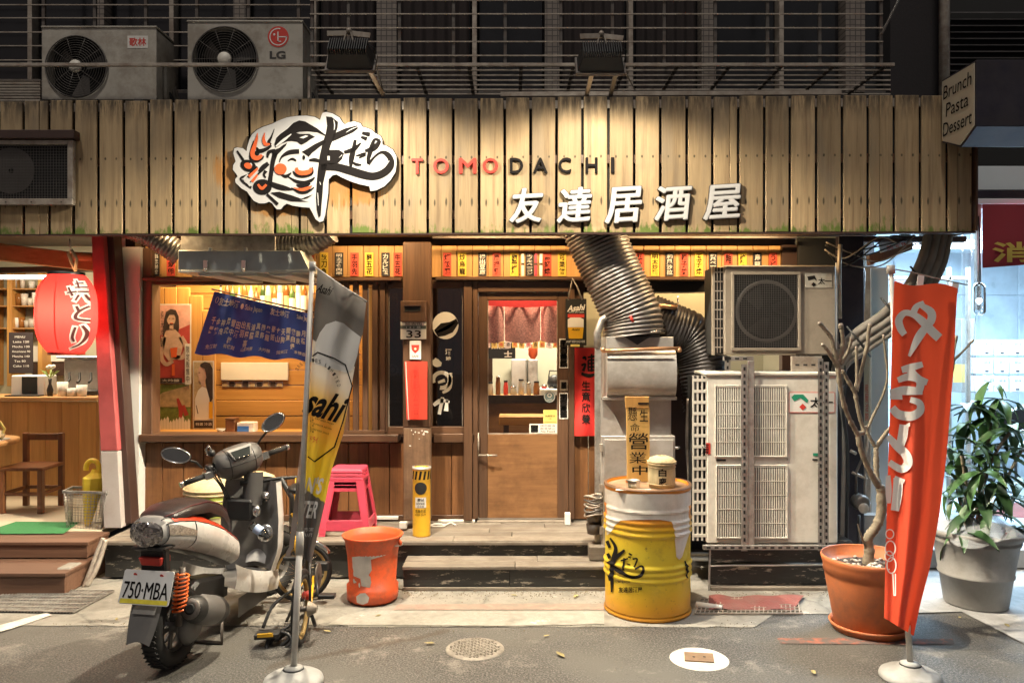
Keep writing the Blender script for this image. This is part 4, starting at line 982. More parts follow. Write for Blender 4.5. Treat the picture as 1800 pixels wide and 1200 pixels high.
# ---------------------------------------------------------------- fan units
def disc_ring(o, c, r, t=.0022, n=36): o.tube([c + V((r * math.cos(2 * math.pi * k / n), 0, r * math.sin(2 * math.pi * k / n))) for k in range(n)], t, 4, closed=True)
def old_unit(label, px0, px1, py0, py1, pxs, fx, fy, fr, Y, depth):
    t = T('air_conditioner', label, 'air conditioner', P((px0 + px1) / 2, py1, Y), 'old outdoor units above the fascia')
    x0, x1, z0, z1 = X(px0, Y), X(px1, Y), Z(py1, Y), Z(py0, Y)
    c = P(fx, fy, Y); r = fr / F * Y; n = 40
    circ = [c + V((r * math.cos(2 * math.pi * k / n), 0, r * math.sin(2 * math.pi * k / n))) for k in range(n)]
    o = MB()                                                       # front plate with a round opening
    per = []
    for k in range(n):
        a = 2 * math.pi * k / n; dx, dz = math.cos(a), math.sin(a); s = 1e9
        if dx > 1e-6: s = min(s, (x1 - c.x) / dx)
        if dx < -1e-6: s = min(s, (x0 - c.x) / dx)
        if dz > 1e-6: s = min(s, (z1 - c.z) / dz)
        if dz < -1e-6: s = min(s, (z0 - c.z) / dz)
        per.append(c + V((dx * s, 0, dz * s)))
    o.add(circ + per, [(k, (k + 1) % n, n + (k + 1) % n, n + k) for k in range(n)])
    for cx, cz in ((x0, z0), (x1, z0), (x1, z1), (x0, z1)):
        ks = sorted(range(n), key=lambda k: (per[k] - V((cx, Y, cz))).length)[:2]
        o.add([per[ks[0]], per[ks[1]], V((cx, Y, cz))], [(0, 1, 2)])
    o.build('front_panel', m_ac_old, t)
    W('casing', m_ac_old, t, x0, x1, Y + .006, Y + depth, z0, z1, .006) if False else None
    q = MB(); q.box(x0, x0 + .012, Y + .002, Y + depth, z0, z1); q.box(x1 - .012, x1, Y + .002, Y + depth, z0, z1); q.box(x0, x1, Y + .002, Y + depth, z1 - .012, z1 + .001); q.box(x0, x1, Y + .002, Y + depth, z0, z0 + .012); q.build('casing', m_ac_old, t)
    W('lid', m_ac_old, t, x0 - .006, x1 + .006, Y - .008, Y + depth + .006, z1 + .002, z1 + .016, .004)
    W('fan_chamber', m_hole, t, x0 + .014, x1 - .014, Y + .14, Y + .15, z0 + .014, z1 - .014, 0)
    b = MB()
    for k in range(3):
        a = k * 2.094 + .4
        p = [c + V((.03 * math.cos(a), .09, .03 * math.sin(a))), c + V((r * .9 * math.cos(a - .25), .07, r * .9 * math.sin(a - .25))), c + V((r * .92 * math.cos(a + .35), .105, r * .92 * math.sin(a + .35))), c + V((.06 * math.cos(a + .8), .11, .06 * math.sin(a + .8)))]
        b.add(p, [(0, 1, 2, 3)])
    b.build('fan_blades', m_grille, t)
    g = MB(); disc_ring(g, c + V((0, -.012, 0)), r * 1.0, .006)
    for k in range(2, 13): disc_ring(g, c + V((0, -.012 - .01 * math.cos(k / 13 * 1.5), 0)), r * k / 13, .0016)
    for k in range(10):
        a = 2 * math.pi * k / 10; g.tube([c + V((r * .2 * math.cos(a), -.022, r * .2 * math.sin(a))), c + V((r * math.cos(a), -.012, r * math.sin(a)))], .002, 4)
    g.build('fan_guard', m_grille, t)
    MB().lathe([(0, -.028), (r * .2, -.028), (r * .21, -.015)], c, 20, (0, 1, 0)).build('hub', m_ac_white, t)
    W('foot', m_iron, t, x0 + .1, x0 + .16, Y - .02, Y + depth + .02, z0 - .1, z0 - .002, .003)
    W('foot', m_iron, t, x1 - .16, x1 - .1, Y - .02, Y + depth + .02, z0 - .1, z0 - .002, .003)
    for k in range(3): MB().tube(spline([tuple(V((x1 + .025, Y + .16 + .05 * k, z0 + .1 + .04 * k))), tuple(V((x1 + .05, Y + .2 + .05 * k, z0 + .02))), tuple(V((x1 + .04, Y + .34, z0 - .06))), tuple(V((x1 - .05, Y + .5, z0 - .08)))], 5), .014, 7).build('refrigerant_pipe', m_pipe if k else m_black, t)
    W('valve_cover', m_ac_old, t, x1 + .001, x1 + .03, Y + .1, Y + depth - .04, z0 + .03, z0 + .3, .01)
    return t
YA = 5.98
t = old_unit('grey outdoor air conditioner with a small red worded sticker', 74, 275, 50, 175, 300, 135, 118, 54, YA, .31)
B('sticker', m_paper, t, 224, 260, 63, 85, YA - .002, YA - .0005, 0); decal('lettering', [word('歌林', 242, 74, 30, 15, .02)], m_print_red, t, YA - .003)
t = old_unit('grey outdoor air conditioner with round red emblem and dark capital letters', 330, 532, 40, 175, 545, 396, 105, 57, YA, .31)
decal('emblem', [oval(489, 65, 18.5, 18.5, 28)], m_print_red, t, YA - .002)
decal('emblem_mark', [ring(489, 65, 15.5, 15.5, 1.8, 24, -5, 285), rect(487.5, 56, 489.6, 74), rect(487.5, 72.2, 494, 74), rect(490, 64.2, 504, 66), oval(482, 61, 2, 2, 10)], m_print_white, t, YA - .0035)
decal('lettering', [word('LG', 488, 97, 28, 14, .04)], m_ink_soft, t, YA - .002)
W('trim_strip', m_iron_pale, t, X(541, 5.93), X(545, 5.93), 5.93, 5.95, Z(172, 5.93), Z(135, 5.93), 0)

# ---------------------------------------------------------------- projecting sign right
ps = T('projecting_sign', 'dark projecting box sign with cream side and three scripted words', 'sign', P(1690, 260, 5.5))
xs = 755 / 1400 * 5.68; yb, yf = 5.68, 5.26
prof = [(yb, Z(141, yb)), (yb, Z(251, yb)), (5.44, Z(259, 5.44)), (yf, Z(222, yf)), (yf, Z(105, yf))]
MB().prism([V((xs + .004, y, z)) for y, z in prof], (1.6, 0, 0)).build('box', m_purple, ps, .004)
cy, cz = sum(p[0] for p in prof) / 5, sum(p[1] for p in prof) / 5
pr2 = [(cy + (y - cy) * .93, cz + (z - cz) * .94) for y, z in prof]
MB().prism([V((xs - .004, y, z)) for y, z in pr2], (.006, 0, 0)).build('cream_face', m_sign_cream, ps)
def sfn(u, v): return V((xs - .007, yb - u * (yb - yf), v))
for s, v in (('Brunch', 3.555), ('Pasta', 3.425), ('Dessert', 3.295)):
    sh = mapped([word(s, 0, 0, {'Brunch': .82, 'Pasta': .66, 'Dessert': .84}[s], .095, .004, .16)], lambda x, y, v=v: (.5 + x, v - y))
    MB().shapes(sh, sfn).build('lettering', m_ink, ps)
# ---------------------------------------------------------------- exhaust ducts and hood right of the door
def duct(name, path, r, pitch, amp, mat, parent, n=26, squash=None):
    pts = spline([tuple(p) for p in path], 24); L = [0]
    for a, b in zip(pts, pts[1:]): L.append(L[-1] + (V(b) - V(a)).length)
    tot = L[-1]; m = max(int(tot / pitch) * 4, 8); out = []; rs = []; j = 0
    for i in range(m + 1):
        s = tot * i / m
        while j < len(L) - 2 and L[j + 1] < s: j += 1
        f = (s - L[j]) / max(L[j + 1] - L[j], 1e-9); out.append(V(pts[j]).lerp(V(pts[j + 1]), f))
        ph = i % 4; rs.append(r + amp * (1, .15, -.6, .15)[ph] + random.uniform(-.0012, .0012))
    return MB().tube(out, rs, n, cap=True).build(name, mat, parent)
ex = T('kitchen_exhaust', 'steel kitchen exhaust cabinet with rounded hood between door and outdoor units', 'exhaust unit', P(1122, 960, 5.9))
Ye = 5.92
B('cabinet', m_steel, ex, 1057, 1187, 766, 958, Ye, Ye + .45, .004)
B('cabinet_door', m_steel, ex, 1062, 1184, 772, 955, Ye - .012, Ye - .001, .003)
for py in (780, 850, 925): B('hinge', m_iron_pale, ex, 1054, 1060, py, py + 14, Ye - .02, Ye - .005, .002)
MB().tube([P(1187, 787, Ye), P(1195, 787, Ye)], .012, 8).build('knob', m_chrome, ex)
B('middle_duct', m_steel, ex, 1068, 1180, 694, 766, Ye + .06, Ye + .45, .004)
MB().prism([P(1056, 702, Ye + .02), P(1068, 702, Ye + .02), P(1098, 766, Ye + .02), P(1056, 766, Ye + .02)], (0, .02, 0)).build('gusset', m_steel, ex)
# bulging hood front
def hoodf(u, v):
    px = 1066 + 120 * u; t = v
    prof = spline([(613, .0), (622, -.05), (640, -.075), (668, -.08), (688, -.055), (699, .0)], 6)
    py, dy = prof[min(int(t * (len(prof) - 1)), len(prof) - 1)]
    return P(px, py, Ye) + V((0, dy, 0))
MB().grid(hoodf, 12, 30).build('hood', m_steel, ex)
for px in (1066, 1186):
    prof = spline([(613, .0), (622, -.05), (640, -.075), (668, -.08), (688, -.055), (699, .0)], 6)
    MB().add([P(px, py, Ye) + V((0, dy, 0)) for py, dy in prof] + [P(px, 699, Ye) + V((0, .4, 0)), P(px, 613, Ye) + V((0, .4, 0))], [tuple(range(len(prof) + 2))]).build('hood_cheek', m_steel, ex)
B('hood_lip', m_steel, ex, 1060, 1190, 697, 703, Ye - .03, Ye + .02, .003)
B('hood_seam', m_iron, ex, 1068, 1184, 630, 631, Ye - .076, Ye - .066, 0)
B('collar_plate', m_steel, ex, 1066, 1184, 592, 613, Ye + .01, Ye + .42, .003)
MB().prism([P(1098, 592, Ye + .008), P(1142, 592, Ye + .008), P(1120, 606, Ye + .008)], (0, -.012, 0)).build('duct_skirt', m_foil_dark, ex)
MB().tube([P(1058, 617, Ye - .06), P(1125, 614, Ye - .06), P(1196, 612, Ye - .06)], .014, 10).build('cross_rod', m_copper, ex)
for px in (1060, 1194): MB().ball(P(px, 615, Ye - .06), .02, 8, 6).build('rod_end', m_copper, ex)
B('side_channel', m_galv, ex, 1046, 1057, 610, 958, Ye + .06, Ye + .10, .003)
MB().tube([P(1050, 612, 6.0), P(1050, 585, 6.0), P(1058, 562, 6.0), P(1075, 552, 6.02)], .028, 10).build('elbow_pipe', m_galv, ex)
B('fan_box', m_galv, ex, 1068, 1160, 538, 592, 6.12, 6.45, .006)
B('fan_stub', m_galv, ex, 1150, 1166, 534, 545, 6.2, 6.3, .003)
MB().tube([P(1142, 583, 5.86), P(1162, 582, 5.86)], .006, 6).build('bolt', m_chrome, ex)
MB().tube([P(1191, 520, 6.2), P(1192, 540, 6.2)], .005, 6).build('bolt', m_chrome, ex)
d1 = T('flexible_duct', 'fat ribbed foil duct slanting from the eave down to the steel hood', 'duct', P(1115, 590, 6.05))
o = duct('ribbed_tube', [P(1032, 380, 6.14), P(1046, 415, 6.14), P(1071, 470, 6.12), P(1097, 525, 6.10), P(1111, 558, 6.09), P(1116, 592, 6.08)], .222, .03, .009, m_foil, d1)
MB().tube([P(1108, 555, 5.86), P(1113, 566, 5.86)], .01, 6).build('tie', m_print_red, d1)
d2 = T('flexible_duct', 'dark ribbed duct arching over behind the lower outdoor unit', 'duct', P(1235, 655, 6.3))
duct('ribbed_tube', [P(1140, 560, 6.36), P(1180, 577, 6.36), P(1212, 592, 6.36), P(1232, 625, 6.34), P(1240, 665, 6.32), P(1246, 720, 6.3)], .195, .03, .007, m_foil_dark, d2)
MB().tube([P(1148, 545, 6.2), P(1165, 538, 6.19), P(1190, 541, 6.19)], .02, 8).build('clamp_band', m_copper, d2)

# ---------------------------------------------------------------- steel filter box under the eave, left
fb = T('filter_box', 'long brushed steel extractor box with latches hanging under the eave', 'extractor', P(430, 490, 6.0))
Yb = 6.02
MB().prism([P(313, 440, Yb), P(528, 440, Yb), P(545, 476, Yb - .02), P(313, 476, Yb - .02)], (0, .34, 0)).build('body', m_steel_pale, fb, .004)
B('upper_casing', m_galv, fb, 318, 484, 412, 441, Yb + .08, Yb + .40, .004)
B('bottom_flange', m_steel_pale, fb, 313, 548, 475, 479, Yb - .03, Yb + .34, .002)
for px in (366, 428, 510):
    B('tab', m_steel_pale, fb, px, px + 6, 435, 441, Yb - .004, Yb + .01, .002)
for a in (345, 408, 470):
    MB().prism([P(a, 479, Yb), P(a + 44, 479, Yb), P(a + 44, 485, Yb + .0), P(a + 6, 485, Yb)], (0.16, .5, -.02)).build('baffle', m_steel_pale, fb, .002)
for px in (361, 428):
    o = MB(); o.box(X(px - 4, Yb - .04), X(px + 4, Yb - .04), Yb - .045, Yb - .028, Z(472, Yb - .04), Z(457, Yb - .04)); o.ball(P(px, 474, Yb - .045), .014, 8, 6); o.build('latch', m_chrome, fb, .002)
d3 = T('flexible_duct', 'ribbed duct entering the left end of the steel extractor box, lit red', 'duct', P(280, 420, 6.1))
duct('ribbed_tube', [P(225, 398, 6.1), P(262, 412, 6.12), P(292, 430, 6.15), P(318, 448, 6.2)], .09, .026, .006, m_foil, d3)
d4 = T('flexible_duct', 'ribbed duct leaving the other end of the steel extractor box in the shade', 'duct', P(540, 430, 6.2))
duct('ribbed_tube', [P(480, 425, 6.22), P(515, 428, 6.22), P(548, 424, 6.2), P(580, 405, 6.18)], .10, .03, .007, m_foil, d4)

# ---------------------------------------------------------------- outdoor units on their frame, right
uu = T('air_conditioner', 'brown outdoor unit with dark square fan grille mounted above the white unit', 'air conditioner', P(1370, 625, 5.9))
Yq = 5.90
B('casing', m_ac_brown, uu, 1273, 1470, 466, 624, Yq, Yq + .32, .010)
o = MB()
for k in range(9):
    z = Z(478 + k * 16.5, Yq); o.box(X(1256, Yq), X(1273, Yq), Yq + .012, Yq + .02, z - .004, z + .004)
for k in range(4): o.box(X(1256 + k * 5.4, Yq) - .002, X(1256 + k * 5.4, Yq) + .002, Yq + .008, Yq + .012, Z(620, Yq), Z(470, Yq))
o.build('side_guard', m_iron_pale, uu)
B('coil', m_hole, uu, 1254, 1273, 470, 622, Yq + .03, Yq + .30, 0)
B('corner_post', m_ac_brown, uu, 1252, 1257, 468, 624, Yq + .02, Yq + .05, .002)
B('fan_recess', m_hole, uu, 1290, 1404, 482, 612, Yq - .003, Yq - .001, 0)
for r in ((1286, 1408, 478, 483), (1286, 1408, 611, 616), (1286, 1291, 483, 611), (1403, 1408, 483, 611)): B('grille_frame', m_ac_brown, uu, *r, Yq - .018, Yq - .001, .003)
MB().lathe([(.205, -.005), (.225, -.008), (.232, -.004)], P(1347, 547, Yq), 40, (0, 1, 0)).build('fan_ring', m_grille, uu)
b = MB(); c = P(1347, 547, Yq - .005)
for k in range(3):
    a = k * 2.094
    b.add([c + V((.05 * math.cos(a), 0, .05 * math.sin(a))), c + V((.2 * math.cos(a - .3), 0, .2 * math.sin(a - .3))), c + V((.2 * math.cos(a + .5), 0, .2 * math.sin(a + .5))), c + V((.06 * math.cos(a + .9), 0, .06 * math.sin(a + .9)))], [(0, 1, 2, 3)])
b.build('fan_blades', m_black, uu)
g = MB()
for k in range(29): px = 1291 + k * 4; g.box(X(px, Yq) - .001, X(px, Yq) + .001, Yq - .014, Yq - .012, Z(612, Yq), Z(482, Yq))
for k in range(33): py = 483 + k * 4; g.box(X(1290, Yq), X(1404, Yq), Yq - .017, Yq - .0145, Z(py, Yq) - .001, Z(py, Yq) + .001)
g.build('fan_guard', m_grille, uu)
B('label_plate', m_ac_old, uu, 1415, 1463, 480, 506, Yq - .004, Yq - .001, .001)
decal('lettering', [word('太一', 1450, 494, 24, 11, .02), poly([(1419, 486), (1432, 484), (1436, 494), (1431, 490), (1421, 493)]), poly([(1430, 496), (1435, 500), (1430, 504), (1426, 500)])], m_ink, uu, Yq - .006)
lu = T('air_conditioner', 'big white outdoor unit with four louvred grilles beside the yellow drum', 'air conditioner', P(1360, 965, 5.78))
Yl = 5.78
B('casing', m_ac_white, lu, 1242, 1473, 658, 955, Yl, Yl + .34, .010)
B('top_cover', m_ac_white, lu, 1240, 1476, 654, 660, Yl - .012, Yl + .35, .006)
B('coil', m_hole, lu, 1224, 1242, 662, 950, Yl + .03, Yl + .32, 0)
o = MB()
for k in range(15):
    z = Z(668 + k * 19.5, Yl); o.box(X(1219, Yl), X(1243, Yl), Yl + .004, Yl + .012, z - .011, z + .011)
for k in range(4): o.box(X(1219 + k * 7.8, Yl) - .006, X(1219 + k * 7.8, Yl) + .006, Yl + .006, Yl + .014, Z(950, Yl), Z(660, Yl))
o.build('side_guard', m_ac_white, lu)
def louvre(px0, px1, py0, py1):
    B('grille_recess', m_hole, lu, px0, px1, py0, py1, Yl - .002, Yl - .0008, 0)
    g = MB(); n = int((px1 - px0) / 3.95)
    for k in range(n): px = px0 + 2 + k * 3.95; g.box(X(px, Yl) - .0042, X(px, Yl) + .0042, Yl - .010, Yl - .003, Z(py1, Yl), Z(py0, Yl))
    for k in range(6): py = py0 + 1 + k * (py1 - py0 - 2) / 5; g.box(X(px0, Yl), X(px1, Yl), Yl - .012, Yl - .0105, Z(py, Yl) - .003, Z(py, Yl) + .003)
    g.build('louvre', m_ac_white, lu)
    for r in ((px0 - 2, px1 + 2, py0 - 2, py0), (px0 - 2, px1 + 2, py1, py1 + 2), (px0 - 2, px0, py0, py1), (px1, px1 + 2, py0, py1)): B('grille_rim', m_ac_white, lu, *r, Yl - .014, Yl - .001, .002)
for r in ((1259, 1318, 679, 801), (1322, 1382, 679, 801), (1261, 1319, 819, 944), (1323, 1383, 819, 944)): louvre(*r)
for px in (1259, 1322, 1384): B('seam', m_grille, lu, px, px + 1, 806, 808, Yl - .003, Yl - .0005, 0)
B('grip', m_hole, lu, 1259, 1276, 807, 810, Yl - .004, Yl - .0005, 0)
B('label_plate', m_paper, lu, 1388, 1467, 690, 724, Yl - .004, Yl - .001, 0)
for r in ((1388, 1467, 689, 690), (1388, 1467, 724, 725), (1387, 1388, 690, 724), (1467, 1468, 690, 724)): B('label_edge', m_print_red, lu, *r, Yl - .004, Yl - .001, 0)
decal('logo_green', [poly([(1391, 698), (1396, 693), (1412, 693), (1421, 703), (1419, 708), (1413, 704), (1407, 699), (1396, 705)])], M('logo_green', (.02, .28, .16), .5), lu, Yl - .006)
decal('logo_red', [poly([(1411, 709), (1417, 715), (1411, 721), (1405, 715)])], m_print_red, lu, Yl - .006)
decal('lettering', [word('太一', 1444, 707, 40, 18, .02)], m_ink, lu, Yl - .006)
decal('sticker', [rect(1241, 778, 1249, 798)], m_print_red, lu, Yl - .003); decal('sticker_writing', [word('海', 1240, 788, 12, 20, .0)], m_ink, lu, Yl - .005)
decal('green_tag', [rect(1429, 796, 1440, 801)], bpy.data.materials['logo_green'], lu, Yl - .003); decal('slot', [rect(1428, 806, 1440, 809)], m_hole, lu, Yl - .003)
# slotted angle frame
fr = T('angle_frame', 'slotted steel angle frame carrying the two outdoor units', 'frame', P(1380, 1040, 5.72))
def slotted(px0, px1, py0, py1, Y):
    o = B('angle_post', m_galv, fr, px0, px1, py0, py1, Y, Y + .004, 0)
    k = MB(); py = py0 + 5
    while py < py1 - 5:
        k.box(X((px0 + px1) / 2 - 1.7, Y), X((px0 + px1) / 2 + 1.7, Y), Y - .002, Y - .0005, Z(py + 6, Y), Z(py, Y)); py += 12
    k.build('slots', m_hole, o)['kind'] = 'stuff'
    return o
slotted(1303, 1314, 640, 968, 5.735); B('angle_post', m_galv, fr, 1315, 1326, 634, 966, 5.74, 5.76, .002)
slotted(1438, 1447, 630, 968, 5.735); slotted(1448, 1457, 636, 968, 5.738)
slotted(1274, 1284, 626, 650, 5.80)
for (a, b, c, e, Y) in ((1272, 1325, 626, 634, 5.80), (1236, 1482, 958, 966, 5.73), (1392, 1445, 626, 656, 5.86)):
    o = B('angle_rail', m_galv if Y != 5.86 else m_iron_pale, fr, a, b, c, e, Y, Y + .03, .002)
    k = MB(); px = a + 6
    while px < b - 8: k.box(X(px, Y), X(px + 7, Y), Y - .002, Y - .0005, Z((c + e) / 2 + 1.4, Y), Z((c + e) / 2 - 1.4, Y)); px += 14
    k.build('slots', m_hole, o)['kind'] = 'stuff'
for a in (1243, 1480): MB().bar(P(a, 962, 5.74), P(a + (14 if a < 1300 else -6), 966, 6.1), .03, .02).build('angle_rail', m_galv, fr)
MB().bar(P(1248, 966, 5.75), P(1246, 1038, 5.75), .012, .012).build('leg', m_galv, fr)
MB().bar(P(1470, 966, 6.0), P(1470, 1020, 6.0), .03, .03).build('leg', m_galv, fr)
# black plinth behind
pl = T('plinth', 'black platform under the white outdoor unit', 'platform', P(1370, 1045, 5.8))
W('face_board', m_riser, pl, X(1246, 5.84), X(1500, 5.84), 5.84, 5.86, .18, .33, .003)
W('face_board', m_riser, pl, X(1250, 5.78), X(1500, 5.78), 5.80, 5.82, .03, .17, .003)
W('top_board', m_riser, pl, X(1246, 5.84), X(1500, 5.84), 5.86, 6.6, .30, .335, .003)
MB().tube([P(1250, 994, 5.79), P(1290, 993, 5.79), P(1350, 993, 5.79), P(1450, 992, 5.79), P(1490, 990, 5.79)], .006, 6).build('white_cable', m_paper, pl)
W('foot_strip', m_deck, pl, X(1250, 5.74), X(1480, 5.74), 5.74, 5.80, .004, .028, .002)

# ---------------------------------------------------------------- lagged pipe bundle, cables
pb = T('pipe_bundle', 'grey lagged pipes slanting up behind the red flag to the eave', 'pipes', P(1490, 620, 6.0))
for off, rr_ in ((0, .034), (14, .036), (27, .032), (38, .026)):
    pts = [P(1466 + off * .2, 700 + off * .3, 6.04), P(1474 + off * .25, 628 + off * .5, 6.02), P(1502 + off * .5, 588 + off * .75, 5.98), P(1552 + off * .8, 552 + off * .55, 5.96), P(1590 + off * .9, 512 + off * .4, 5.96), P(1618 + off, 462 + off * .2, 5.98), P(1630 + off, 420, 6.0), P(1634 + off, 395, 6.0)]
    MB().tube(spline([tuple(p) for p in pts], 6), rr_, 10).build('lagged_pipe', m_pipe, pb)
for px, py in ((1500, 595), (1560, 545), (1612, 490)): MB().tube([P(px - 12, py - 22, 5.93), P(px + 8, py + 2, 5.90), P(px + 30, py + 32, 5.93)], .008, 6).build('strap', m_black, pb)
vp = T('conduit', 'yellowed upright conduit with wires beside the brown outdoor unit', 'conduit', P(1475, 560, 6.0))
MB().tube([P(1477, 430, 5.98), P(1475, 470, 5.97), P(1476, 560, 5.97)], .016, 8).build('pipe', m_iron_pale, vp)
MB().tube([P(1470, 462, 5.95), P(1470, 700, 5.95)], .006, 6).build('cable', m_paper, vp)
rr = random.Random(3)
for k in range(7):
    a = [P(1440 + rr.uniform(0, 40), 425 + rr.uniform(0, 25), 6.1), P(1480 + rr.uniform(-10, 30), 445 + rr.uniform(-15, 25), 6.08), P(1530 + rr.uniform(-15, 30), 435 + rr.uniform(-20, 30), 6.06), P(1575 + rr.uniform(0, 50), 415 + rr.uniform(-5, 15), 6.0)]
    MB().tube(spline([tuple(p) for p in a], 6), .006, 5).build('loose_wire', m_black if k % 3 else m_iron_pale, vp)
MB().tube([P(1505, 440, 6.2), P(1515, 480, 6.2), P(1512, 560, 6.2), P(1500, 600, 6.2)], .03, 8).build('hose', m_foil_dark, vp)
for k, (q, r_) in enumerate((([(1470, 600), (1478, 640), (1476, 700), (1484, 760), (1480, 960)], .016), ([(1476, 610), (1486, 660), (1482, 720), (1490, 800), (1488, 985)], .012), ([(1210, 700), (1208, 780), (1212, 860), (1206, 950)], .014))):
    MB().tube(spline([tuple(P(a, b, (6.02, 6.0, 6.08)[k])) for a, b in q], 6), r_, 7).build('drain_hose', (m_pipe, m_black, m_iron_pale)[k], vp)
mt = T('gas_meter', 'grey utility meter with pipes low beside the frangipani trunk', 'meter', P(1510, 905, 6.0))
MB().lathe([(0, -.06), (.045, -.06), (.06, -.04), (.06, .04), (.045, .06), (0, .06)], P(1512, 882, 6.0), 18, (0, 1, 0)).build('body', m_iron, mt)
MB().lathe([(0, -.075), (.036, -.075), (.04, -.06)], P(1512, 890, 6.0), 16, (0, 1, 0)).build('dial', m_iron_pale, mt)
for pts in ([(1505, 870), (1505, 830), (1518, 800), (1512, 770)], [(1498, 830), (1512, 836), (1524, 842)], [(1520, 870), (1522, 800), (1528, 760)], [(1510, 905), (1510, 960)]):
    MB().tube([P(a, b, 6.03) for a, b in pts], .011, 8).build('pipe', m_iron_pale if len(pts) == 3 else m_iron, mt)
MB().tube([P(1495, 792, 6.0), P(1505, 797, 6.0)], .012, 8).build('tap', m_iron_pale, mt)
# ---------------------------------------------------------------- menu strips in the row under the eave
ORD = 'first second third fourth fifth sixth seventh eighth ninth tenth eleventh twelfth thirteenth fourteenth fifteenth sixteenth seventeenth eighteenth nineteenth twentieth twenty-first twenty-second twenty-third twenty-fourth twenty-fifth twenty-sixth'.split()
strips = [(273, 'k', '串燒拼盤'), (300, 'r', '鮭魚卵'), (544, 'r', '生魚片'), (569.5, 'y', '秋刀魚'), (596, 'k', '明太子雞肉串'), (623, 'r', '手羽先'), (649, 'y', '豬五花'), (677.5, 'k', 'カルビ飯'), (699, 'r', '牛五花'), (786, 'r', '烤飯糰'), (812.5, 'y', '炒烏龍'), (848, 'k', '揚出豆腐'), (873, 'r', '唐揚雞'), (904, 'y', '鹽烤'), (931, 'k', 'エノキベーコン'), (962, 'r', '御好燒'), (988, 'y', '可樂餅'), (1124.5, 'r', '牡蠣フライ'), (1151.5, 'y', '明太炒麵'), (1177, 'k', '和風沙拉'), (1202.5, 'r', '親子丼'), (1228.5, 'y', '玉子燒'), (1253.5, 'k', '和風ベーコン'), (1280.5, 'r', '雜炊'), (1305.5, 'y', '烤雞'), (1331.5, 'k', '烏龍茶'), (1359, 'r', 'うどん')]
cn = {'y': 'yellow', 'r': 'red', 'k': 'black'}
from_right = len(strips)
for i, (px, c, s) in enumerate(strips):
    k = i + 1
    if k <= 2: where = ('next to the white wall end', 'touching the left of the extractor box')[k - 1]
    elif k <= 9: where = '%s from left between extractor box and post' % ORD[k - 3]
    elif k <= 17: where = '%s from left between post and foil duct' % ORD[k - 10]
    else: where = '%s from left beyond the foil duct' % ORD[k - 18]
    t = T('menu_strip', '%s menu strip, %s' % (cn[c], where), 'menu strip', P(px, 487, YF - .01), 'menu strips under the eave')
    B('strip', m_menu[c], t, px - 7.3, px + 7.3, 444, 485, YF - .012, YF - .007, 0)
    decal('lettering', column(s, px, 446, 483, 10, .02), m_white_ink if c == 'k' else m_ink, t, YF - .014)
# lamps that light the row: hidden strip lamps tucked behind the fascia foot
for i, (a, b, e) in enumerate(((1130, 1400, 13), (560, 700, 8), (235, 300, 7), (780, 1000, 11))):
    t = T('strip_lamp', ('slim warm lamp under the eave right of the foil duct', 'slim warm lamp under the eave between extractor box and post', 'slim warm lamp under the eave by the white wall end', 'slim warm lamp under the eave above the door')[i], 'lamp', P((a + b) / 2, 405, 6.06))
    W('tube', m_tube_warm, t, X(a, 6.06), X(b, 6.06), 6.05, 6.065, 2.755, 2.77, 0); W('housing', m_paper, t, X(a, 6.06) - .01, X(b, 6.06) + .01, 6.04, 6.08, 2.771, 2.798, .002)
    light('AREA', P((a + b) / 2, 600, 6.06).xy.to_3d() + V((0, 0, 2.745)), e, (1.0, .66, .32), t, X(b, 6.06) - X(a, 6.06), .03, aim=(0, .5, -.87))
# books and cups standing on the ledge over the door
for k, (px, c) in enumerate(((919, m_paper), (942, m_pink), (951, m_paper))):
    t = T('ledge_book', ('narrow white card left of the black menu strip over the door', 'narrow pink card right of the black menu strip over the door', 'narrow white card against the red menu strip over the door')[k], 'card', P(px, 486, 6.6))
    B('cover', c, t, px - 2.5, px + 2.5, 446, 485, 6.56, 6.60, .002); B('band', m_dark_brown, t, px - 2.6, px + 2.6, 462, 466, 6.558, 6.602, 0)

# ---------------------------------------------------------------- things on the post
nump = T('number_plate', 'white house number plate 33 with wooden letter slot on the timber post', 'number plate', P(727, 600, 6.33))
B('letter_box', m_dark_wood, nump, 704, 749, 529, 565, 6.30, 6.36, .004)
B('slot', m_hole, nump, 711, 739, 538, 547, 6.296, 6.30, 0); B('slot_lip', m_dark_brown, nump, 710, 740, 536, 538, 6.285, 6.30, .001)
B('plate', m_paper, nump, 704, 749, 566, 596, 6.345, 6.36, .002)
B('plate_band', M('plate_green', (.12, .14, .12), .5), nump, 704, 749, 572, 578, 6.343, 6.345, 0)
decal('numerals', [word('33', 727, 587, 26, 13, .01)], m_ink, nump, 6.342); decal('small_writing', [word('延吉街', 727, 569, 30, 5, 0)], m_ink, nump, 6.343); decal('band_writing', [word('1 3 1 巷', 727, 575, 26, 4, 0)], m_print_white, nump, 6.341)
bell = T('door_alarm', 'small white alarm unit with glowing red light on the post', 'alarm', P(729, 632, 6.34))
B('body', m_plate, bell, 720, 740, 599, 632, 6.335, 6.36, .004); decal('shield', [poly([(723, 606), (737, 606), (736, 615), (730, 621), (724, 615)])], m_print_red, bell, 6.333)
MB().ball(P(730, 613, 6.332), .009, 10, 6).build('light', m_led, bell); decal('writing', [word('SAFE', 730, 626, 12, 4, 0)], m_ink, bell, 6.333)
rp_ = T('red_notice', 'blank red paper notice hanging on the timber post', 'notice', P(732, 738, 6.33))
MB().grid(lambda u, v: P(711 + 40 * u + 4 * v * (1 - u) , 635 + 102 * v, 6.335 - .02 * v * abs(u - .3)), 8, 10).build('sheet', m_red_paper, rp_)
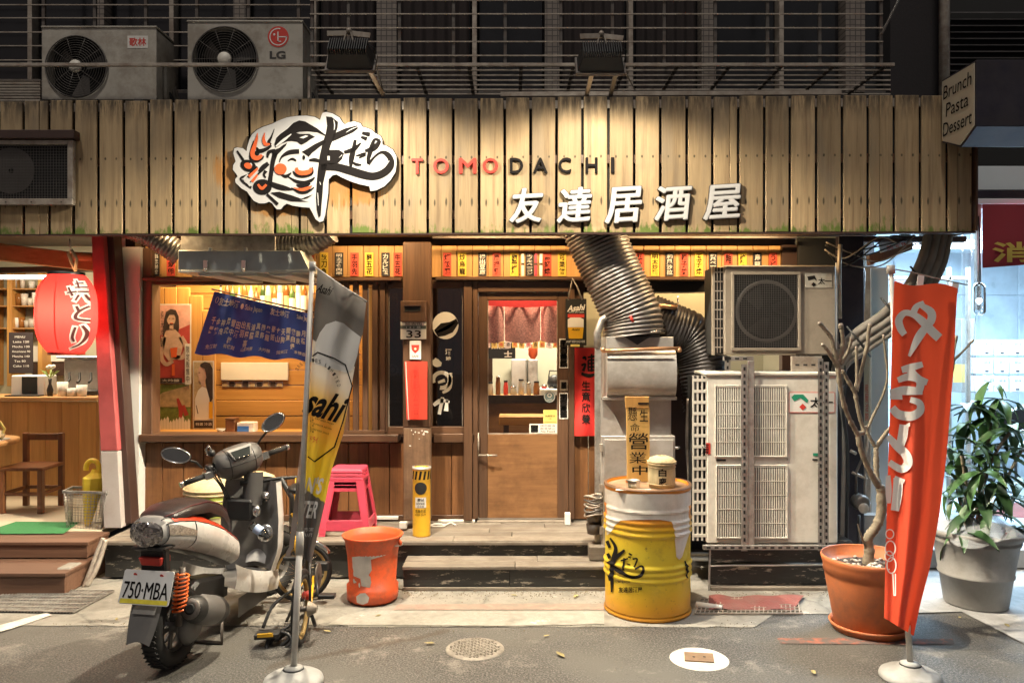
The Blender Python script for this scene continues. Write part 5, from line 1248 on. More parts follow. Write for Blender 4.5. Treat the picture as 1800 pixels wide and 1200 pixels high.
MB().add([P(711, 636, 6.338), P(714, 636, 6.332), P(719, 738, 6.325), P(715.5, 737, 6.338)], [(0, 1, 2, 3)]).build('sheet_edge', m_paper, rp_)
decal('faint_writing', column('春節公告', 731, 640, 730, 10, 0), M('faded_red_ink', (.42, .025, .015), .6), rp_, fn=lambda a, b: P(a, b, 6.312))

# ---------------------------------------------------------------- signs about the door
hs = T('beer_sign', 'black hanging tin sign with a full beer glass, on a rope beside the door', 'sign', P(1012, 608, 6.5))
Yh = 6.50
B('plate', m_matt_black, hs, 994, 1031, 525, 607, Yh, Yh + .008, .003)
MB().tube([P(999, 527, Yh), P(1003, 505, Yh), P(1006, 489, Yh), P(1015, 505, Yh), P(1023, 527, Yh)], .007, 6).build('rope', m_iron_pale, hs)
decal('name', [word('Asahi', 1013, 541, 30, 11, .03, .25, skew=-.1)], m_print_white, hs, Yh - .002)
decal('tagline', [word('SUPER DRY BEER', 1013, 548.5, 27, 2.4, 0)], m_print_white, hs, Yh - .002)
decal('red_band', [rect(998, 552, 1027, 558)], m_print_red, hs, Yh - .002)
decal('beer', [poly([(998, 574), (1026, 574), (1024, 595), (1000, 595)])], m_yellow, hs, Yh - .002); decal('foam', [poly([(998, 561), (1003, 558), (1020, 558), (1026, 561), (1026, 575), (998, 575)])], m_print_white, hs, Yh - .0035)
decal('glass_name', [word('Asahi', 1012, 579, 14, 4, .02, .25)], m_ink, hs, Yh - .004)
decal('bottom_writing', [word('DRAFT BEER SOLD HERE', 1012, 600, 33, 4, 0)], m_print_white, hs, Yh - .002)
B('tag', m_yellow_note, hs, 1003, 1019, 605, 609, Yh - .004, Yh - .001, 0)
def sticker(label, name, px0, px1, py0, py1, base, parts, Y=6.626, cat='sticker'):
    t = T(name, label, cat, P((px0 + px1) / 2, py1, Y))
    B('sheet', base, t, px0, px1, py0, py1, Y, Y + .002, 0)
    for nm, sh, m in parts: decal(nm, sh, m, t, Y - .0015)
    return t
sticker('black and white vertical worded sticker high on the door stile', 'stile_sticker', 983, 998.5, 595, 647, m_print_white, [('black_field', [rect(984.5, 597, 997, 645)], m_ink), ('lettering', column('千客萬來', 990.7, 597, 645, 11, .03), m_print_white)])
sticker('black and white vertical worded sticker low on the door stile', 'stile_sticker', 983, 998.5, 690, 736, m_print_white, [('black_field', [rect(984.5, 692, 997, 734)], m_ink), ('lettering', column('千客萬來', 990.7, 692, 734, 11, .03), m_print_white)])
sticker('small square grey sticker between two worded stickers on the stile', 'stile_sticker', 984, 998, 668, 687, m_iron_pale, [('mark', [rect(986.5, 671, 995.5, 683)], m_ink), ('lettering', [word('自', 991, 677, 6, 8, .02)], m_print_white)])
t = T('round_sticker', 'round blue-grey sticker on the door glass', 'sticker', P(966, 707, 6.645))
decal('disc', [oval(966, 697, 10.5, 10.5)], M('sticker_teal', (.16, .24, .26), .5), t, 6.645); decal('ring', [ring(966, 697, 9.5, 9.5, 1), ring(966, 694.5, 4, 4, 1.6), word('wifi', 966, 702, 9, 3, 0)], m_print_white, t, 6.643)
sticker('yellow paper note on the lower corner of the door glass', 'door_note', 955, 979, 720, 744, m_yellow_note, [('lettering', [word('內用低消', 967, 731, 17, 4, 0), word('一杯', 966, 736, 7, 3, 0), rect(957, 741, 977, 741.6)], m_ink)], 6.644, 'note')
sticker('white sticker reading No Food at the bottom of the door glass', 'door_note', 930.5, 980, 744.5, 761, m_paper, [('pictogram', [rect(933, 746.5, 946, 759.5)], m_matt_black), ('glyph', [ring(939.5, 753, 5, 5, 1, 20), oval(938, 753, 1.6, 3.4, 10), rect(941, 750, 943, 756)], m_print_white), ('lettering', [word('請勿飲食', 963, 748, 27, 3.6, 0), word('飲食禁止', 963, 753, 27, 3.4, 0), word('No Food', 963, 757.8, 25, 3.6, .01)], m_ink)], 6.643)

rb = T('red_banner', 'red cloth banner with black brush characters right of the door', 'banner', P(1030, 765, 6.6))
def rbf(o): return lambda px, py: P(px, py, 6.595 - o + .012 * math.sin(px * .16 + py * .03) + .006 * math.sin(py * .09))
MB().grid(lambda u, v: rbf(0)(1010 + 42 * u, 611 + 155 * v), 14, 24).build('cloth', m_red_cloth, rb)
br = [brush((1024, 630, 3), (1028, 628, 5), (1030, 633, 2)), brush((1022, 642, 4), (1029, 640, 4), (1025, 652, 5)), brush((1022, 656, 5), (1035, 660, 7), (1047, 657, 4)), brush((1033, 628, 3), (1046, 626, 4)), brush((1034, 633, 3), (1047, 632, 3)), brush((1035, 639, 3), (1046, 638, 3)), brush((1035, 645, 3), (1047, 644, 3)), brush((1040, 622, 3), (1040, 653, 4)), brush((1034, 633, 3), (1034, 650, 3)), brush((1046, 632, 3), (1046, 648, 3)), brush((1033, 651, 3), (1048, 650, 3))]
decal('big_character', cut(br, 3), m_ink, rb, fn=rbf(.005))
decal('lettering', cut(column('生意欣榮', 1030, 668, 746, 15, .02), 3), m_ink, rb, fn=rbf(.005))

# ---------------------------------------------------------------- noren in the window
nb = T('blue_curtain', 'blue shop curtain with rows of white writing hung across the window', 'curtain', P(450, 630, 6.75))
def nf(px, py, off=0):
    v = (py - 510) / 120; return P(px, py, 6.78 + .03 * math.sin(px * .11 + v) + .012 * math.sin(px * .05 - v * 2) - off)
tl, tr, br_, bl = (377, 512), (548, 552), (548, 634), (342, 621)
def nq(u, v):
    x = (tl[0] * (1 - u) + tr[0] * u) * (1 - v) + (bl[0] * (1 - u) + br_[0] * u) * v
    y = (tl[1] * (1 - u) + tr[1] * u) * (1 - v) + (bl[1] * (1 - u) + br_[1] * u) * v
    return x, y + 2.5 * v * math.sin(u * 21)
MB().grid(lambda u, v: nf(*nq(u, v)), 44, 14).build('cloth', m_noren_blue, nb)
tx = []
def nt_(s, u, v, w_, h_, b=.02): tx.extend(cut(mapped([word(s, u, v, w_, h_, b)], nq), 5))
nt_('友士地酒', .17, .13, .20, .13); nt_('Sake Japan', .42, .15, .17, .12, .01); nt_('友士地酒', .68, .12, .19, .13); nt_('Sake Japan', .92, .13, .14, .12, .01)
tx += mapped([ring(.05, .12, .016, .05, .006, 10)], nq) + mapped([oval(.305, .14, .015, .05, 10)], nq)
for k, s in enumerate(('千壽', '金鶴', '神龜', '景虎', '雪中梅', '田酒', '出羽', '飛露喜', '浦霞', '真澄', '獺祭', '黑龍', '菊姬', '立山', '天狗', '開運', '磯自慢', '醴泉', '月桂', '玉乃光')):
    for j, c in enumerate(s): nt_(c, .075 + k * .047, .44 + j * .15 + (k % 3) * .015, .038, .125, .025)
for k, s in enumerate(('免酒財', '有機財', '山廢吟釀', '大吟釀', '純米酒', '本釀造')): nt_(s, .12 + k * .155, .86, .10, .075, .015)
decal('lettering', tx, m_white_ink, nb, fn=lambda a, b: nf(a, b, .004))
MB().tube([P(372, 508, 6.78), P(552, 549, 6.78)], .008, 6).build('rail', m_dark_wood, nb)

# ---------------------------------------------------------------- posters behind the window
def poster(label, px0, px1, py0, py1, base, parts, Y=7.135, tilt=0):
    t = T('poster', label, 'poster', P((px0 + px1) / 2, py1, Y), 'posters behind the big window')
    B('paper', base, t, px0, px1, py0, py1, Y, Y + .003, 0)
    for i, (sh, m) in enumerate(parts): decal('print', sh, m, t, Y - .0015 - .0012 * i)
    return t
m_skin = M('print_skin', (.60, .40, .30), .6, var=.22, vs=18, rnd=0); m_pk = M('print_pink', (.66, .36, .30), .6, var=.35, vs=10, rnd=0); m_rd2 = M('print_crimson', (.45, .06, .05), .6, var=.25, vs=9, rnd=0)
m_hair = M('print_hair', (.045, .03, .026), .6, var=.6, vs=25, rnd=0); m_gr = M('print_green', (.18, .24, .06), .6, var=.4, vs=30, rnd=0); m_tanp = M('print_tan', (.50, .38, .22), .6, var=.3, vs=25, rnd=0)
poster('pale pink poster of a seated person with red drink behind the window', 279, 336, 534, 674, m_paper, [([rect(281, 536, 334, 672)], m_pk), ([poly([(281, 590), (300, 585), (334, 570), (334, 672), (281, 672)])], m_rd2), ([poly([(289, 560), (292, 548), (300, 543), (309, 545), (314, 556), (315, 576), (312, 592), (306, 580), (292, 580), (287, 592), (287, 574)])], m_hair), ([oval(301, 561, 7.5, 10.5), rect(298, 568, 305, 580), poly([(286, 600), (290, 584), (299, 578), (308, 579), (317, 588), (322, 606), (316, 630), (296, 634), (288, 622)]), brush((318, 592, 9), (328, 612, 9), (320, 628, 8), (306, 626, 7)), brush((288, 592, 9), (283, 625, 8), (292, 640, 7), (304, 634, 6))], m_skin), ([poly([(293, 552), (300, 546), (309, 550), (311, 560), (306, 553), (298, 553), (293, 562)]), brush((297, 560, 1), (299, 559.5, 1.2)), brush((303, 559.5, 1), (306, 560, 1.2))], m_hair), ([brush((299, 567.5, 1), (301.5, 568.3, 1.5), (304, 567.5, 1)), poly([(299, 612), (312, 610), (310, 628), (301, 628)]), rect(302, 640, 307, 660)], m_orange), ([rect(281, 664, 320, 673)], m_hair), (column('純米吟釀', 285, 545, 610, 5, 0), m_ink), ([word('大吟釀', 300, 668.5, 30, 5, 0)], m_print_white)])
poster('white strip poster with a small green label at the window edge', 268, 278, 536, 700, m_paper, [([rect(269, 588, 277, 600)], m_gr), (column('大吟釀純米', 273, 605, 690, 6, 0), m_ink)])
poster('tall poster of a person with long dark hair in profile', 339, 376, 634, 754, m_paper, [([rect(341, 636, 374, 738)], m_tanp), ([poly([(352, 640), (360, 635.5), (369, 638), (374, 648), (374, 700), (368, 712), (364, 690), (361, 668), (353, 650)])], m_hair), ([poly([(348, 654), (350, 645), (356, 641), (362, 646), (364, 660), (360, 671), (361, 680), (354, 681), (353, 672), (348.5, 668), (349.5, 662), (346.5, 658)])], m_skin), ([poly([(343, 700), (348, 686), (355, 679), (363, 682), (368, 700), (370, 738), (342, 738)])], m_print_white), ([poly([(351, 644), (358, 639), (366, 642), (371, 655), (368, 690), (363, 664), (360, 648)]), brush((349, 655, 1), (352, 654.5, 1.4)), brush((345, 712, 1), (348, 727, 1.5)), rect(341, 739, 374, 752)], m_hair), ([rect(367, 706, 374, 735)], m_yellow), ([word('特選 冷酒', 358, 745, 28, 5, 0)], m_print_white)])
poster('wide poster of a meadow picnic with white fence at the window foot', 269, 335, 676, 763, m_gr, [([poly([(269, 705), (285, 690), (310, 683), (335, 676), (335, 715), (269, 715)])], m_tanp), ([oval(280, 727, 10, 6), oval(300, 722, 12, 5)], m_gr), ([brush((312, 700, 4), (318, 720, 8), (316, 738, 4)), brush((322, 712, 5), (328, 730, 8))], m_rd2), ([poly([(271 + 5.3 * k, 763), (271 + 5.3 * k, 735 + (k * 7) % 9), (273.5 + 5.3 * k, 730 + (k * 7) % 9), (276 + 5.3 * k, 735 + (k * 7) % 9), (276 + 5.3 * k, 763)]) for k in range(12)], m_print_white)])
poster('narrow white hanging strip with vertical writing beside the pink poster', 325, 335, 604, 676, m_paper, [(column('限定販售中', 330, 608, 672, 6, 0), m_ink)], 7.125)
# board and photos on the pine partition
t = T('whiteboard', 'pale blank panel on the pine wall behind the window', 'panel', P(446, 668, 7.5)); B('panel', m_paper, t, 388, 506, 637, 668, 7.52, 7.548, .003)
for k in range(9):
    t = T('photo_print', 'small dark photo print in the row below the pale panel, %s from the left' % ORD[k], 'photo', P(395 + k * 12, 680, 7.53), 'photo prints below the pale panel')
    B('print', m_hair if k % 2 else m_tanp, t, 391 + k * 12, 400 + k * 12, 670 + k % 3, 679, 7.54, 7.546, 0); B('border', m_paper, t, 390 + k * 12, 401 + k * 12, 669 + k % 3, 680, 7.546, 7.549, 0)
# bottles on the shelf above the curtain
sh = T('bottle_shelf', 'dark shelf for sake bottles on the pine wall', 'shelf', P(460, 562, 7.45)); W('board', m_dark_wood_h, sh, X(385, 7.4), X(560, 7.4), 7.36, 7.54, Z(556, 7.4) - .025, Z(556, 7.4), .003)
zb = Z(556, 7.4)
def bottle(x, y, z, h, r, m, label, grp):
    t = T('sake_bottle', label, 'bottle', (x, y, z), grp)
    MB().lathe([(0, 0), (r, .0), (r, h * .58), (r * .8, h * .68), (r * .35, h * .78), (r * .33, h * .95)], (x, y, z), 14).build('glass', m, t)
    MB().lathe([(r * .38, h * .94), (r * .40, h), (0, h)], (x, y, z), 12).build('cap', m_gold if int(x * 50) % 2 else m_ink, t)
    MB().lathe([(r + .001, h * .12), (r + .001, h * .5)], (x, y, z), 14).build('label', m_paper if int(x * 70) % 3 else m_tanp, t)
bx_ = X(388, 7.44)
for k in range(16):
    x = bx_ + k * .0555
    bottle(x, 7.44 + .02 * (k % 2), zb, .29 + .05 * ((k * 5) % 3) + (.05 if k > 7 else 0), .027, (m_bottle_c, m_bottle_b, m_bottle_g, m_bottle_c, m_bottle_b)[k % 5], '%s sake bottle from the left on the shelf above the blue curtain' % ORD[k], 'sake bottles on the shelf')
# on the window counter
t = T('tissue_box', 'blue and white tissue box on the window counter', 'tissue box', P(428, 762, 6.9)); W('carton', m_paper, t, X(418, 6.9), X(447, 6.9), 6.88, 7.0, 1.016, 1.10, .004); W('blue_side', M('carton_blue', (.03, .14, .45), .5), t, X(418, 6.9) + .003, X(439, 6.9), 6.876, 6.879, 1.018, 1.07, 0)
t = T('chopstick_box', 'brown wooden chopstick box on the window counter', 'box', P(408, 762, 6.9)); W('case', m_chair, t, X(398, 6.9), X(414, 6.9), 6.87, 7.0, 1.016, 1.125, .005); W('lid', m_chair, t, X(398, 6.9) - .004, X(414, 6.9) + .004, 6.865, 7.004, 1.126, 1.14, .004)
t = T('sauce_dish', 'small white dish beside the chopstick box', 'dish', P(388, 762, 6.9)); MB().lathe([(0, 0), (.03, 0), (.05, .03), (.046, .03), (.028, .006), (0, .006)], (X(390, 6.9), 6.9, 1.016), 18).build('bowl', m_ceramic, t)
# window lamp
wl = T('ceiling_lamp', 'warm ceiling lamp inside behind the big window', 'lamp', (-2.35, 7.1, 2.7)); MB().lathe([(0, 0), (.09, .0), (.11, .03), (.05, .06), (.02, .12)], (-2.35, 7.05, 2.60), 18).build('shade', m_bulb_warm, wl)
light('AREA', (-2.35, 7.0, 2.58), 21, (1.0, .66, .30), wl, 1.1, .3, aim=(0, .25, -1))
# sliding window: white brush characters on the glass, stone on the sill
cal = T('window_lettering', 'white brush characters painted on the dark sliding window', 'lettering', P(785, 750, 6.66))
s_ = [oval(783, 572, 23, 24, 26)]
decal('disc', s_, m_paper, cal, 6.660); decal('disc_shape', [poly([(763, 580), (775, 568), (790, 566), (802, 560), (806, 568), (796, 584), (782, 590), (770, 592)]), brush((768, 584, 3), (785, 576, 6), (800, 566, 3))], m_ink, cal, 6.6585)
st = [brush((762, 632, 10), (768, 638, 14), (776, 640, 6)), ring(776, 668, 18, 17, 7, 22, -200, 100), brush((770, 672, 4), (782, 668, 6)), brush((792, 655, 6), (790, 680, 8), (778, 690, 4)), brush((762, 712, 6), (775, 704, 8), (790, 706, 4)), brush((778, 698, 6), (772, 728, 6)), brush((786, 702, 4), (784, 722, 8)), oval(786, 740, 17, 26, 20, 10)]
decal('strokes', st[:-1], m_paper, cal, 6.660); decal('small_writing', [word('酒', 788, 618, 11, 10, .03), word('地', 788, 630, 9, 8, .02)], m_paper, cal, 6.660)
stn = T('sill_stone', 'rounded grey stone standing behind the sliding window', 'stone', P(778, 750, 6.74)); MB().ball(P(778, 733, 6.78), (.085, .05, .11), 16, 10).build('stone', m_stone, stn)
pc = T('paper_charms', 'hanging paper charms behind the slats', 'charm', P(690, 560, 6.9))
for k in range(7): MB().bar(P(679 + k * 3, 515, 6.9), P(678 + k * 3.2, 565, 6.9), .012, .004).build('straw', m_tanp, pc)
MB().add([P(684, 562, 6.89), P(692, 562, 6.89), P(690, 600, 6.89), P(680, 604, 6.89)], [(0, 1, 2, 3)]).build('streamer', m_print_red, pc); decal('crest', [ring(690, 650, 11, 11, 4), oval(690, 650, 4, 4, 12)], m_paper, pc, 6.9)
# ---------------------------------------------------------------- seen through the door glass
nd = T('pink_curtain', 'mottled pink half curtain behind the door glass', 'curtain', P(918, 602, 6.95))
for a, b in ((846, 886), (887, 950), (951, 996)):
    MB().grid(lambda u, v: P(a + (b - a) * u, 533 + 66 * v + 4 * math.sin(u * 3.1), 6.98 + .02 * math.sin(u * 9 + a)), 12, 8).build('panel', m_noren_pink, nd)
MB().grid(lambda u, v: P(840 + 160 * u, 527 + 8 * v + 5 * math.sin(u * 3.1) * v, 6.96), 20, 3).build('valance', m_red_cloth, nd)
t = T('paper_row', 'row of cream price slips below the pink curtain', 'price slips', P(915, 612, 7.1))
for k in range(12):
    o = B('slip', m_yellow_note if k % 3 else m_paper, t, 852 + k * 12, 862 + k * 12, 598, 611 + k % 2, 7.15, 7.153, 0); decal('writing', [word('和牛串酒'[k % 4], 857 + k * 12, 605, 6, 7, .01)], m_ink if k % 2 else m_print_red, o, 7.147)
bs = T('black_sign', 'black sign with white characters hanging inside behind the door', 'sign', P(885, 628, 7.6))
B('board', m_matt_black, bs, 858, 906, 602, 630, 7.6, 7.62, .003); decal('lettering', [word('無圖', 880, 608, 34, 10, .03), word('士', 893, 622, 14, 11, .03)], m_print_white, bs, 7.598)
cu = T('bar_counter', 'pale bar counter inside behind the door glass', 'counter', P(930, 770, 7.9))
W('front', m_door, cu, X(850, 7.8), X(1010, 7.8), 7.8, 7.84, .3, 1.22); W('top', m_pine, cu, X(848, 7.75), X(1014, 7.75), 7.7, 8.2, 1.225, 1.26, .005)
W('end_block', m_cool_wall, cu, X(950, 7.72), X(985, 7.72), 7.69, 8.0, 1.262, 1.34, .005)
bn = T('bench', 'orange wooden bench inside behind the door glass', 'bench', P(910, 762, 7.3)); W('seat', m_pine, bn, X(877, 7.3), X(975, 7.3), 7.25, 7.55, Z(746, 7.3), Z(731, 7.3), .006)
for px in (885, 965): W('leg', m_dark_wood, bn, X(px, 7.3), X(px, 7.3) + .05, 7.3, 7.36, .3, Z(746, 7.3) - .001)
fg = T('steel_fridge', 'grey steel refrigerator behind the bar counter', 'refrigerator', P(920, 690, 8.6)); W('body', m_steel, fg, X(899, 8.6), X(926, 8.6), 8.6, 9.1, 1.0, Z(632, 8.6), .006); W('door', m_galv, fg, X(928, 8.6), X(945, 8.6), 8.58, 9.1, 1.0, Z(632, 8.6), .006); W('handle', m_chrome, fg, X(924, 8.58), X(925.5, 8.58), 8.55, 8.57, 1.35, 1.6, .001)
rr = random.Random(9)
for k in range(9):
    px = 862 + k * 13.5; z = 1.262
    t = T('counter_jar', 'jar or cup standing on the bar counter, %s from the left' % ORD[k], 'jar', P(px, 690, 7.8), 'jars on the bar counter')
    r, h = rr.uniform(.022, .034), rr.uniform(.08, .2)
    MB().lathe([(0, 0), (r, 0), (r * 1.05, h * .7), (r * .8, h * .85), (r * .8, h)], (X(px, 7.8), 7.8, z), 14).build('body', (m_ceramic, m_bottle_b, m_print_red, m_bottle_c, m_steel)[k % 5], t)
    MB().lathe([(r * .85, h), (r * .85, h + .015), (0, h + .015)], (X(px, 7.8), 7.8, z), 14).build('lid', (m_ink, m_chrome)[k % 2], t)
t = T('paper_lantern_small', 'small red lantern hanging inside behind the door', 'lantern', P(937, 624, 7.7)); MB().lathe([(.02, -.07), (.045, -.03), (.045, .03), (.02, .07)], P(937, 618, 7.7), 14).build('shade', m_orange, t); MB().tube([P(937, 610, 7.7), P(937, 560, 7.7)], .003, 5).build('cord', m_ink, t)
t = T('kitchen_lamp', 'white kitchen ceiling lamp inside above the counter', 'lamp', (.15, 8.2, 2.75)); W('panel', m_tube_white, t, -.2, .8, 8.1, 8.3, 2.80, 2.82, 0)
light('AREA', (.3, 8.1, 2.78), 58, (1.0, .88, .70), t, .9, .3, aim=(0, -.05, -1))
t = T('entry_lamp', 'warm lamp just inside above the pink curtain', 'lamp', (.1, 6.85, 2.7)); W('tube', m_tube_warm, t, X(850, 6.85), X(990, 6.85), 6.83, 6.86, 2.62, 2.64, 0)
light('AREA', (X(918, 6.85), 6.85, 2.6), 9, (1.0, .78, .52), t, .6, .08, aim=(0, .25, -1))
t = T('kettle', 'black kettle on the white block at the counter end', 'kettle', P(975, 668, 7.8)); c = V((X(975, 7.85), 7.85, 1.342)); MB().lathe([(0, 0), (.06, 0), (.075, .05), (.06, .11), (.02, .13), (0, .135)], c, 18).build('body', m_black, t); MB().tube([c + V((-.06, 0, .1)), c + V((-.05, 0, .17)), c + V((.05, 0, .17)), c + V((.06, 0, .1))], .008, 6).build('handle', m_black, t)

# ---------------------------------------------------------------- cafe on the left
shf = T('cup_shelf', 'white shelf unit with cups behind the cafe counter', 'shelf', P(50, 620, 9.0))
for py in (507, 537, 576): W('board', m_beam, shf, X(-60, 9.0), X(70, 9.0), 8.95, 9.19, Z(py, 9.0) - .015, Z(py, 9.0), .003)
for px in (-25, 14, 68): W('upright', m_pine_v, shf, X(px, 8.95), X(px, 8.95) + .05, 8.93, 9.19, 1.3, 2.62, .003)
rr = random.Random(5); n_ = 0
for py, xs_ in ((537, (24, 33, 43, 53, 62)), (576, (22, 30, 38, 47, 56, 64)), (507, (26, 40, 56))):
    for j, px in enumerate(xs_):
        t = T('shelf_cup', '%s cup from the left on the %s board of the cup shelf' % (ORD[j], {507: 'top', 537: 'middle', 576: 'lowest'}[py]), 'cup', P(px, py, 9.0), 'cups on the cafe shelf'); h = rr.uniform(.08, .15); r = rr.uniform(.026, .04)
        MB().lathe([(0, 0), (r * .75, 0), (r, h), (r * .9, h), (r * .68, .008), (0, .008)], P(px, py, 9.02) + V((0, 0, .001)), 14).build('cup', (m_ceramic, m_paper, m_bottle_b, m_ceramic)[(j + py) % 4], t)
cb = T('chalkboard', 'dark chalkboard with rows of chalk writing in the cafe', 'chalkboard', P(36, 656, 8.6)); B('board', m_chalk, cb, 15, 57, 584, 656, 8.6, 8.62, .004)
decal('chalk_writing', [word(s, 35 + d, 592 + 8.5 * k, w_, 3.6, 0) for k, (s, d, w_) in enumerate((('MENU', 0, 18), ('Latte 120', 2, 28), ('Mocha 130', 2, 30), ('Americano 90', 2, 32), ('Matcha 140', 2, 30), ('Tea 80', 0, 20), ('Cake 110', 2, 28)))], m_print_white, cb, 8.598)
pp = T('paper_sheet', 'white paper sheet pinned behind the cafe counter', 'paper', P(80, 640, 9.1)); B('sheet', m_paper, pp, 57, 134, 608, 635, 9.1, 9.103, 0)
dp = T('dark_poster', 'dark framed board behind the coffee machine', 'board', P(70, 660, 9.12)); B('board', m_dark_brown, dp, 57, 165, 636, 660, 9.12, 9.14, 0)
lp = T('cash_register', 'white cash register with dark screen on the cafe counter', 'cash register', P(45, 698, 7.9)); zc_ = 1.266
W('body', m_paper, lp, X(20, 7.85), X(80, 7.85), 7.84, 8.05, zc_, zc_ + .20, .01); W('screen', m_matt_black, lp, X(40, 7.85), X(67, 7.85), 7.832, 7.839, zc_ + .02, zc_ + .19, .002); W('tray', m_black, lp, X(14, 7.8), X(74, 7.8), 7.74, 7.836, zc_, zc_ + .012, .003)
vs_ = T('flower_vase', 'small black vase with pale flower on the cafe counter', 'vase', P(90, 702, 7.8)); c = V((X(88, 7.8), 7.8, zc_)); MB().lathe([(0, 0), (.022, 0), (.03, .06), (.012, .12), (.016, .17), (.012, .17)], c, 14).build('vase', m_black, vs_)
for k in range(7):
    a = k * .9; MB().add([c + V((0, 0, .17)), c + V((.05 * math.cos(a), .05 * math.sin(a), .24)), c + V((.09 * math.cos(a + .2), .09 * math.sin(a + .2), .25 + .02 * (k % 3))), c + V((.05 * math.cos(a + .4), .05 * math.sin(a + .4), .22))], [(0, 1, 2, 3)]).build('leaf', M('vase_leaf', (.25, .33, .10), .6) if k == 0 else bpy.data.materials['vase_leaf'], vs_)
for k in range(4): MB().ball(c + V((-.02 + .018 * k, 0, .28 + .01 * (k % 2))), .02, 8, 5).build('blossom', m_paper, vs_)
cm = T('coffee_machine', 'steel espresso machine on the cafe counter', 'coffee machine', P(140, 690, 8.0))
W('body', m_steel, cm, X(112, 8.0), X(176, 8.0), 8.0, 8.14, zc_ + .02, zc_ + .36, .01); W('drip_tray', m_black, cm, X(110, 7.95), X(176, 7.95), 7.9, 8.0, zc_, zc_ + .05, .005); W('top_rail', m_chrome, cm, X(104, 8.0), X(176, 8.0), 7.95, 8.14, zc_ + .361, zc_ + .385, .004)
for px in (122, 140, 160): MB().tube([P(px, 655, 7.97), P(px, 668, 7.93), P(px - 4, 672, 7.86)], .012, 8).build('portafilter', m_black, cm)
for k in range(3):
    t = T('cup_pile', ('white cup pile at the front of the cafe counter', 'low white cup on the cafe counter beside the cup pile', 'white jug on the cafe counter left of the red post')[k], 'cup', P(112 + k * 16, 702, 7.75)); MB().lathe([(0, 0), (.04, 0), (.05, (.14, .08, .11)[k]), (.045, (.14, .08, .11)[k]), (.035, .01), (0, .01)], (X(110 + k * 17, 7.76), 7.76, zc_), 16).build('cup', m_paper, t)
# chair
ch = T('wooden_chair', 'dark brown wooden chair facing the table in the cafe', 'chair', G(60, 892, zL))
def lg(a, b, w_=.045): return MB().bar(a, b, w_, w_).build('leg', m_chair, ch, .004)
yb_, yf_ = 7.30, 6.95
pbl, pbr = V((X(46, yb_), yb_, zL)), V((X(108, yb_), yb_, zL)); pfl, pfr = V((X(4, yf_), yf_, zL)), V((X(72, yf_), yf_, zL)); zs_ = Z(822, 7.1)
for p, top in ((pbl, Z(760, yb_)), (pbr, Z(760, yb_)), (pfl, zs_), (pfr, zs_)): lg(p, V((p.x, p.y, top)))
MB().prism([pfl + V((-.03, -.03, zs_ - zL)), pfr + V((.03, -.03, zs_ - zL)), pbr + V((.03, .0, zs_ - zL)), pbl + V((-.03, .0, zs_ - zL))], (0, 0, .03)).build('seat', m_chair, ch, .005)
MB().bar(pbl + V((0, 0, Z(767, yb_) - zL)), pbr + V((0, 0, Z(767, yb_) - zL)), .03, .06).build('top_rail', m_chair, ch, .004)
for a, b in ((pbl, pbr), (pfl, pfr), (pfl, pbl), (pfr, pbr)): MB().bar(a + V((0, 0, .17)), b + V((0, 0, .17)), .025, .03).build('stretcher', m_chair, ch, .003)
tb = T('round_table', 'round wooden cafe table at the picture edge', 'table', P(0, 890, 7.0)); MB().lathe([(0, 0), (.3, 0), (.33, .015), (.33, .05), (.3, .055), (0, .055)], P(-42, 782, 7.0), 28).build('top', m_beam, tb); MB().lathe([(.12, 0), (.06, .1), (.05, .58)], (X(-42, 7.0), 7.0, zL), 14).build('pedestal', m_chair, tb)
fd = T('pastry_plate', 'plate of bread under a cover on the round table', 'plate', P(5, 775, 7.0)); c = P(-12, 774, 6.95); MB().lathe([(0, 0), (.11, .0), (.13, .02), (.12, .02), (0, .012)], c + V((0, 0, -.006)), 20).build('plate', m_ceramic, fd); MB().ball(c + V((.02, 0, .05)), (.08, .06, .045)).build('bread', m_tanp, fd); MB().tube([c + V((.07, 0, .02)), c + V((.1, 0, .1)), c + V((.06, 0, .16)), c + V((0, 0, .17))], .012, 8).build('cover_handle', m_yellow_note, fd)
# umbrella stand
us = T('umbrella_stand', 'square wire mesh umbrella basket beside the red post', 'umbrella stand', G(155, 935, zL))
cs = [P(118, 937, 6.42), P(176, 937, 6.36), P(186, 918, 6.60), P(128, 918, 6.66)]; ct_ = [P(111, 864, 6.38), P(186, 866, 6.28), P(200, 858, 6.62), P(128, 856, 6.70)]
for i in range(4):
    j = (i + 1) % 4; MB().bar(ct_[i], ct_[j], .014, .02).build('rim', m_galv, us); MB().bar(cs[i], cs[j], .012, .012).build('base_rail', m_galv, us)
    o = MB()
    for k in range(13):
        f_ = k / 12; o.tube([cs[i].lerp(cs[j], f_), ct_[i].lerp(ct_[j], f_)], .0018, 4)
    for k in range(14):
        f_ = k / 14; o.tube([cs[i].lerp(ct_[i], f_), cs[j].lerp(ct_[j], f_)], .0018, 4)
    o.build('wire_side', m_galv, us)
MB().add(cs, [(0, 1, 2, 3)]).build('base', m_iron, us)
um = T('yellow_umbrella', 'folded yellow umbrella with hooked handle standing in the wire basket', 'umbrella', P(158, 935, 6.5))
MB().tube(spline([tuple(P(a, b, 6.5)) for a, b in ((151, 826), (153, 815), (161, 809), (171, 813), (174, 826), (172, 850), (166, 875))], 6), .02, 10).build('handle', m_umbrella, um)
MB().lathe([(.012, .0), (.035, .08), (.055, .2), (.085, .38), (.09, .43), (.04, .47), (.03, .5)], P(153, 930, 6.5), 9, (P(165, 850, 6.5) - P(153, 930, 6.5)), smooth=False).build('canopy', m_umbrella, um)
MB().lathe([(.05, .0), (.06, .06), (.035, .12)], P(163, 862, 6.5), 8, (.15, 0, 1), smooth=False).build('ruffle', m_umbrella, um)

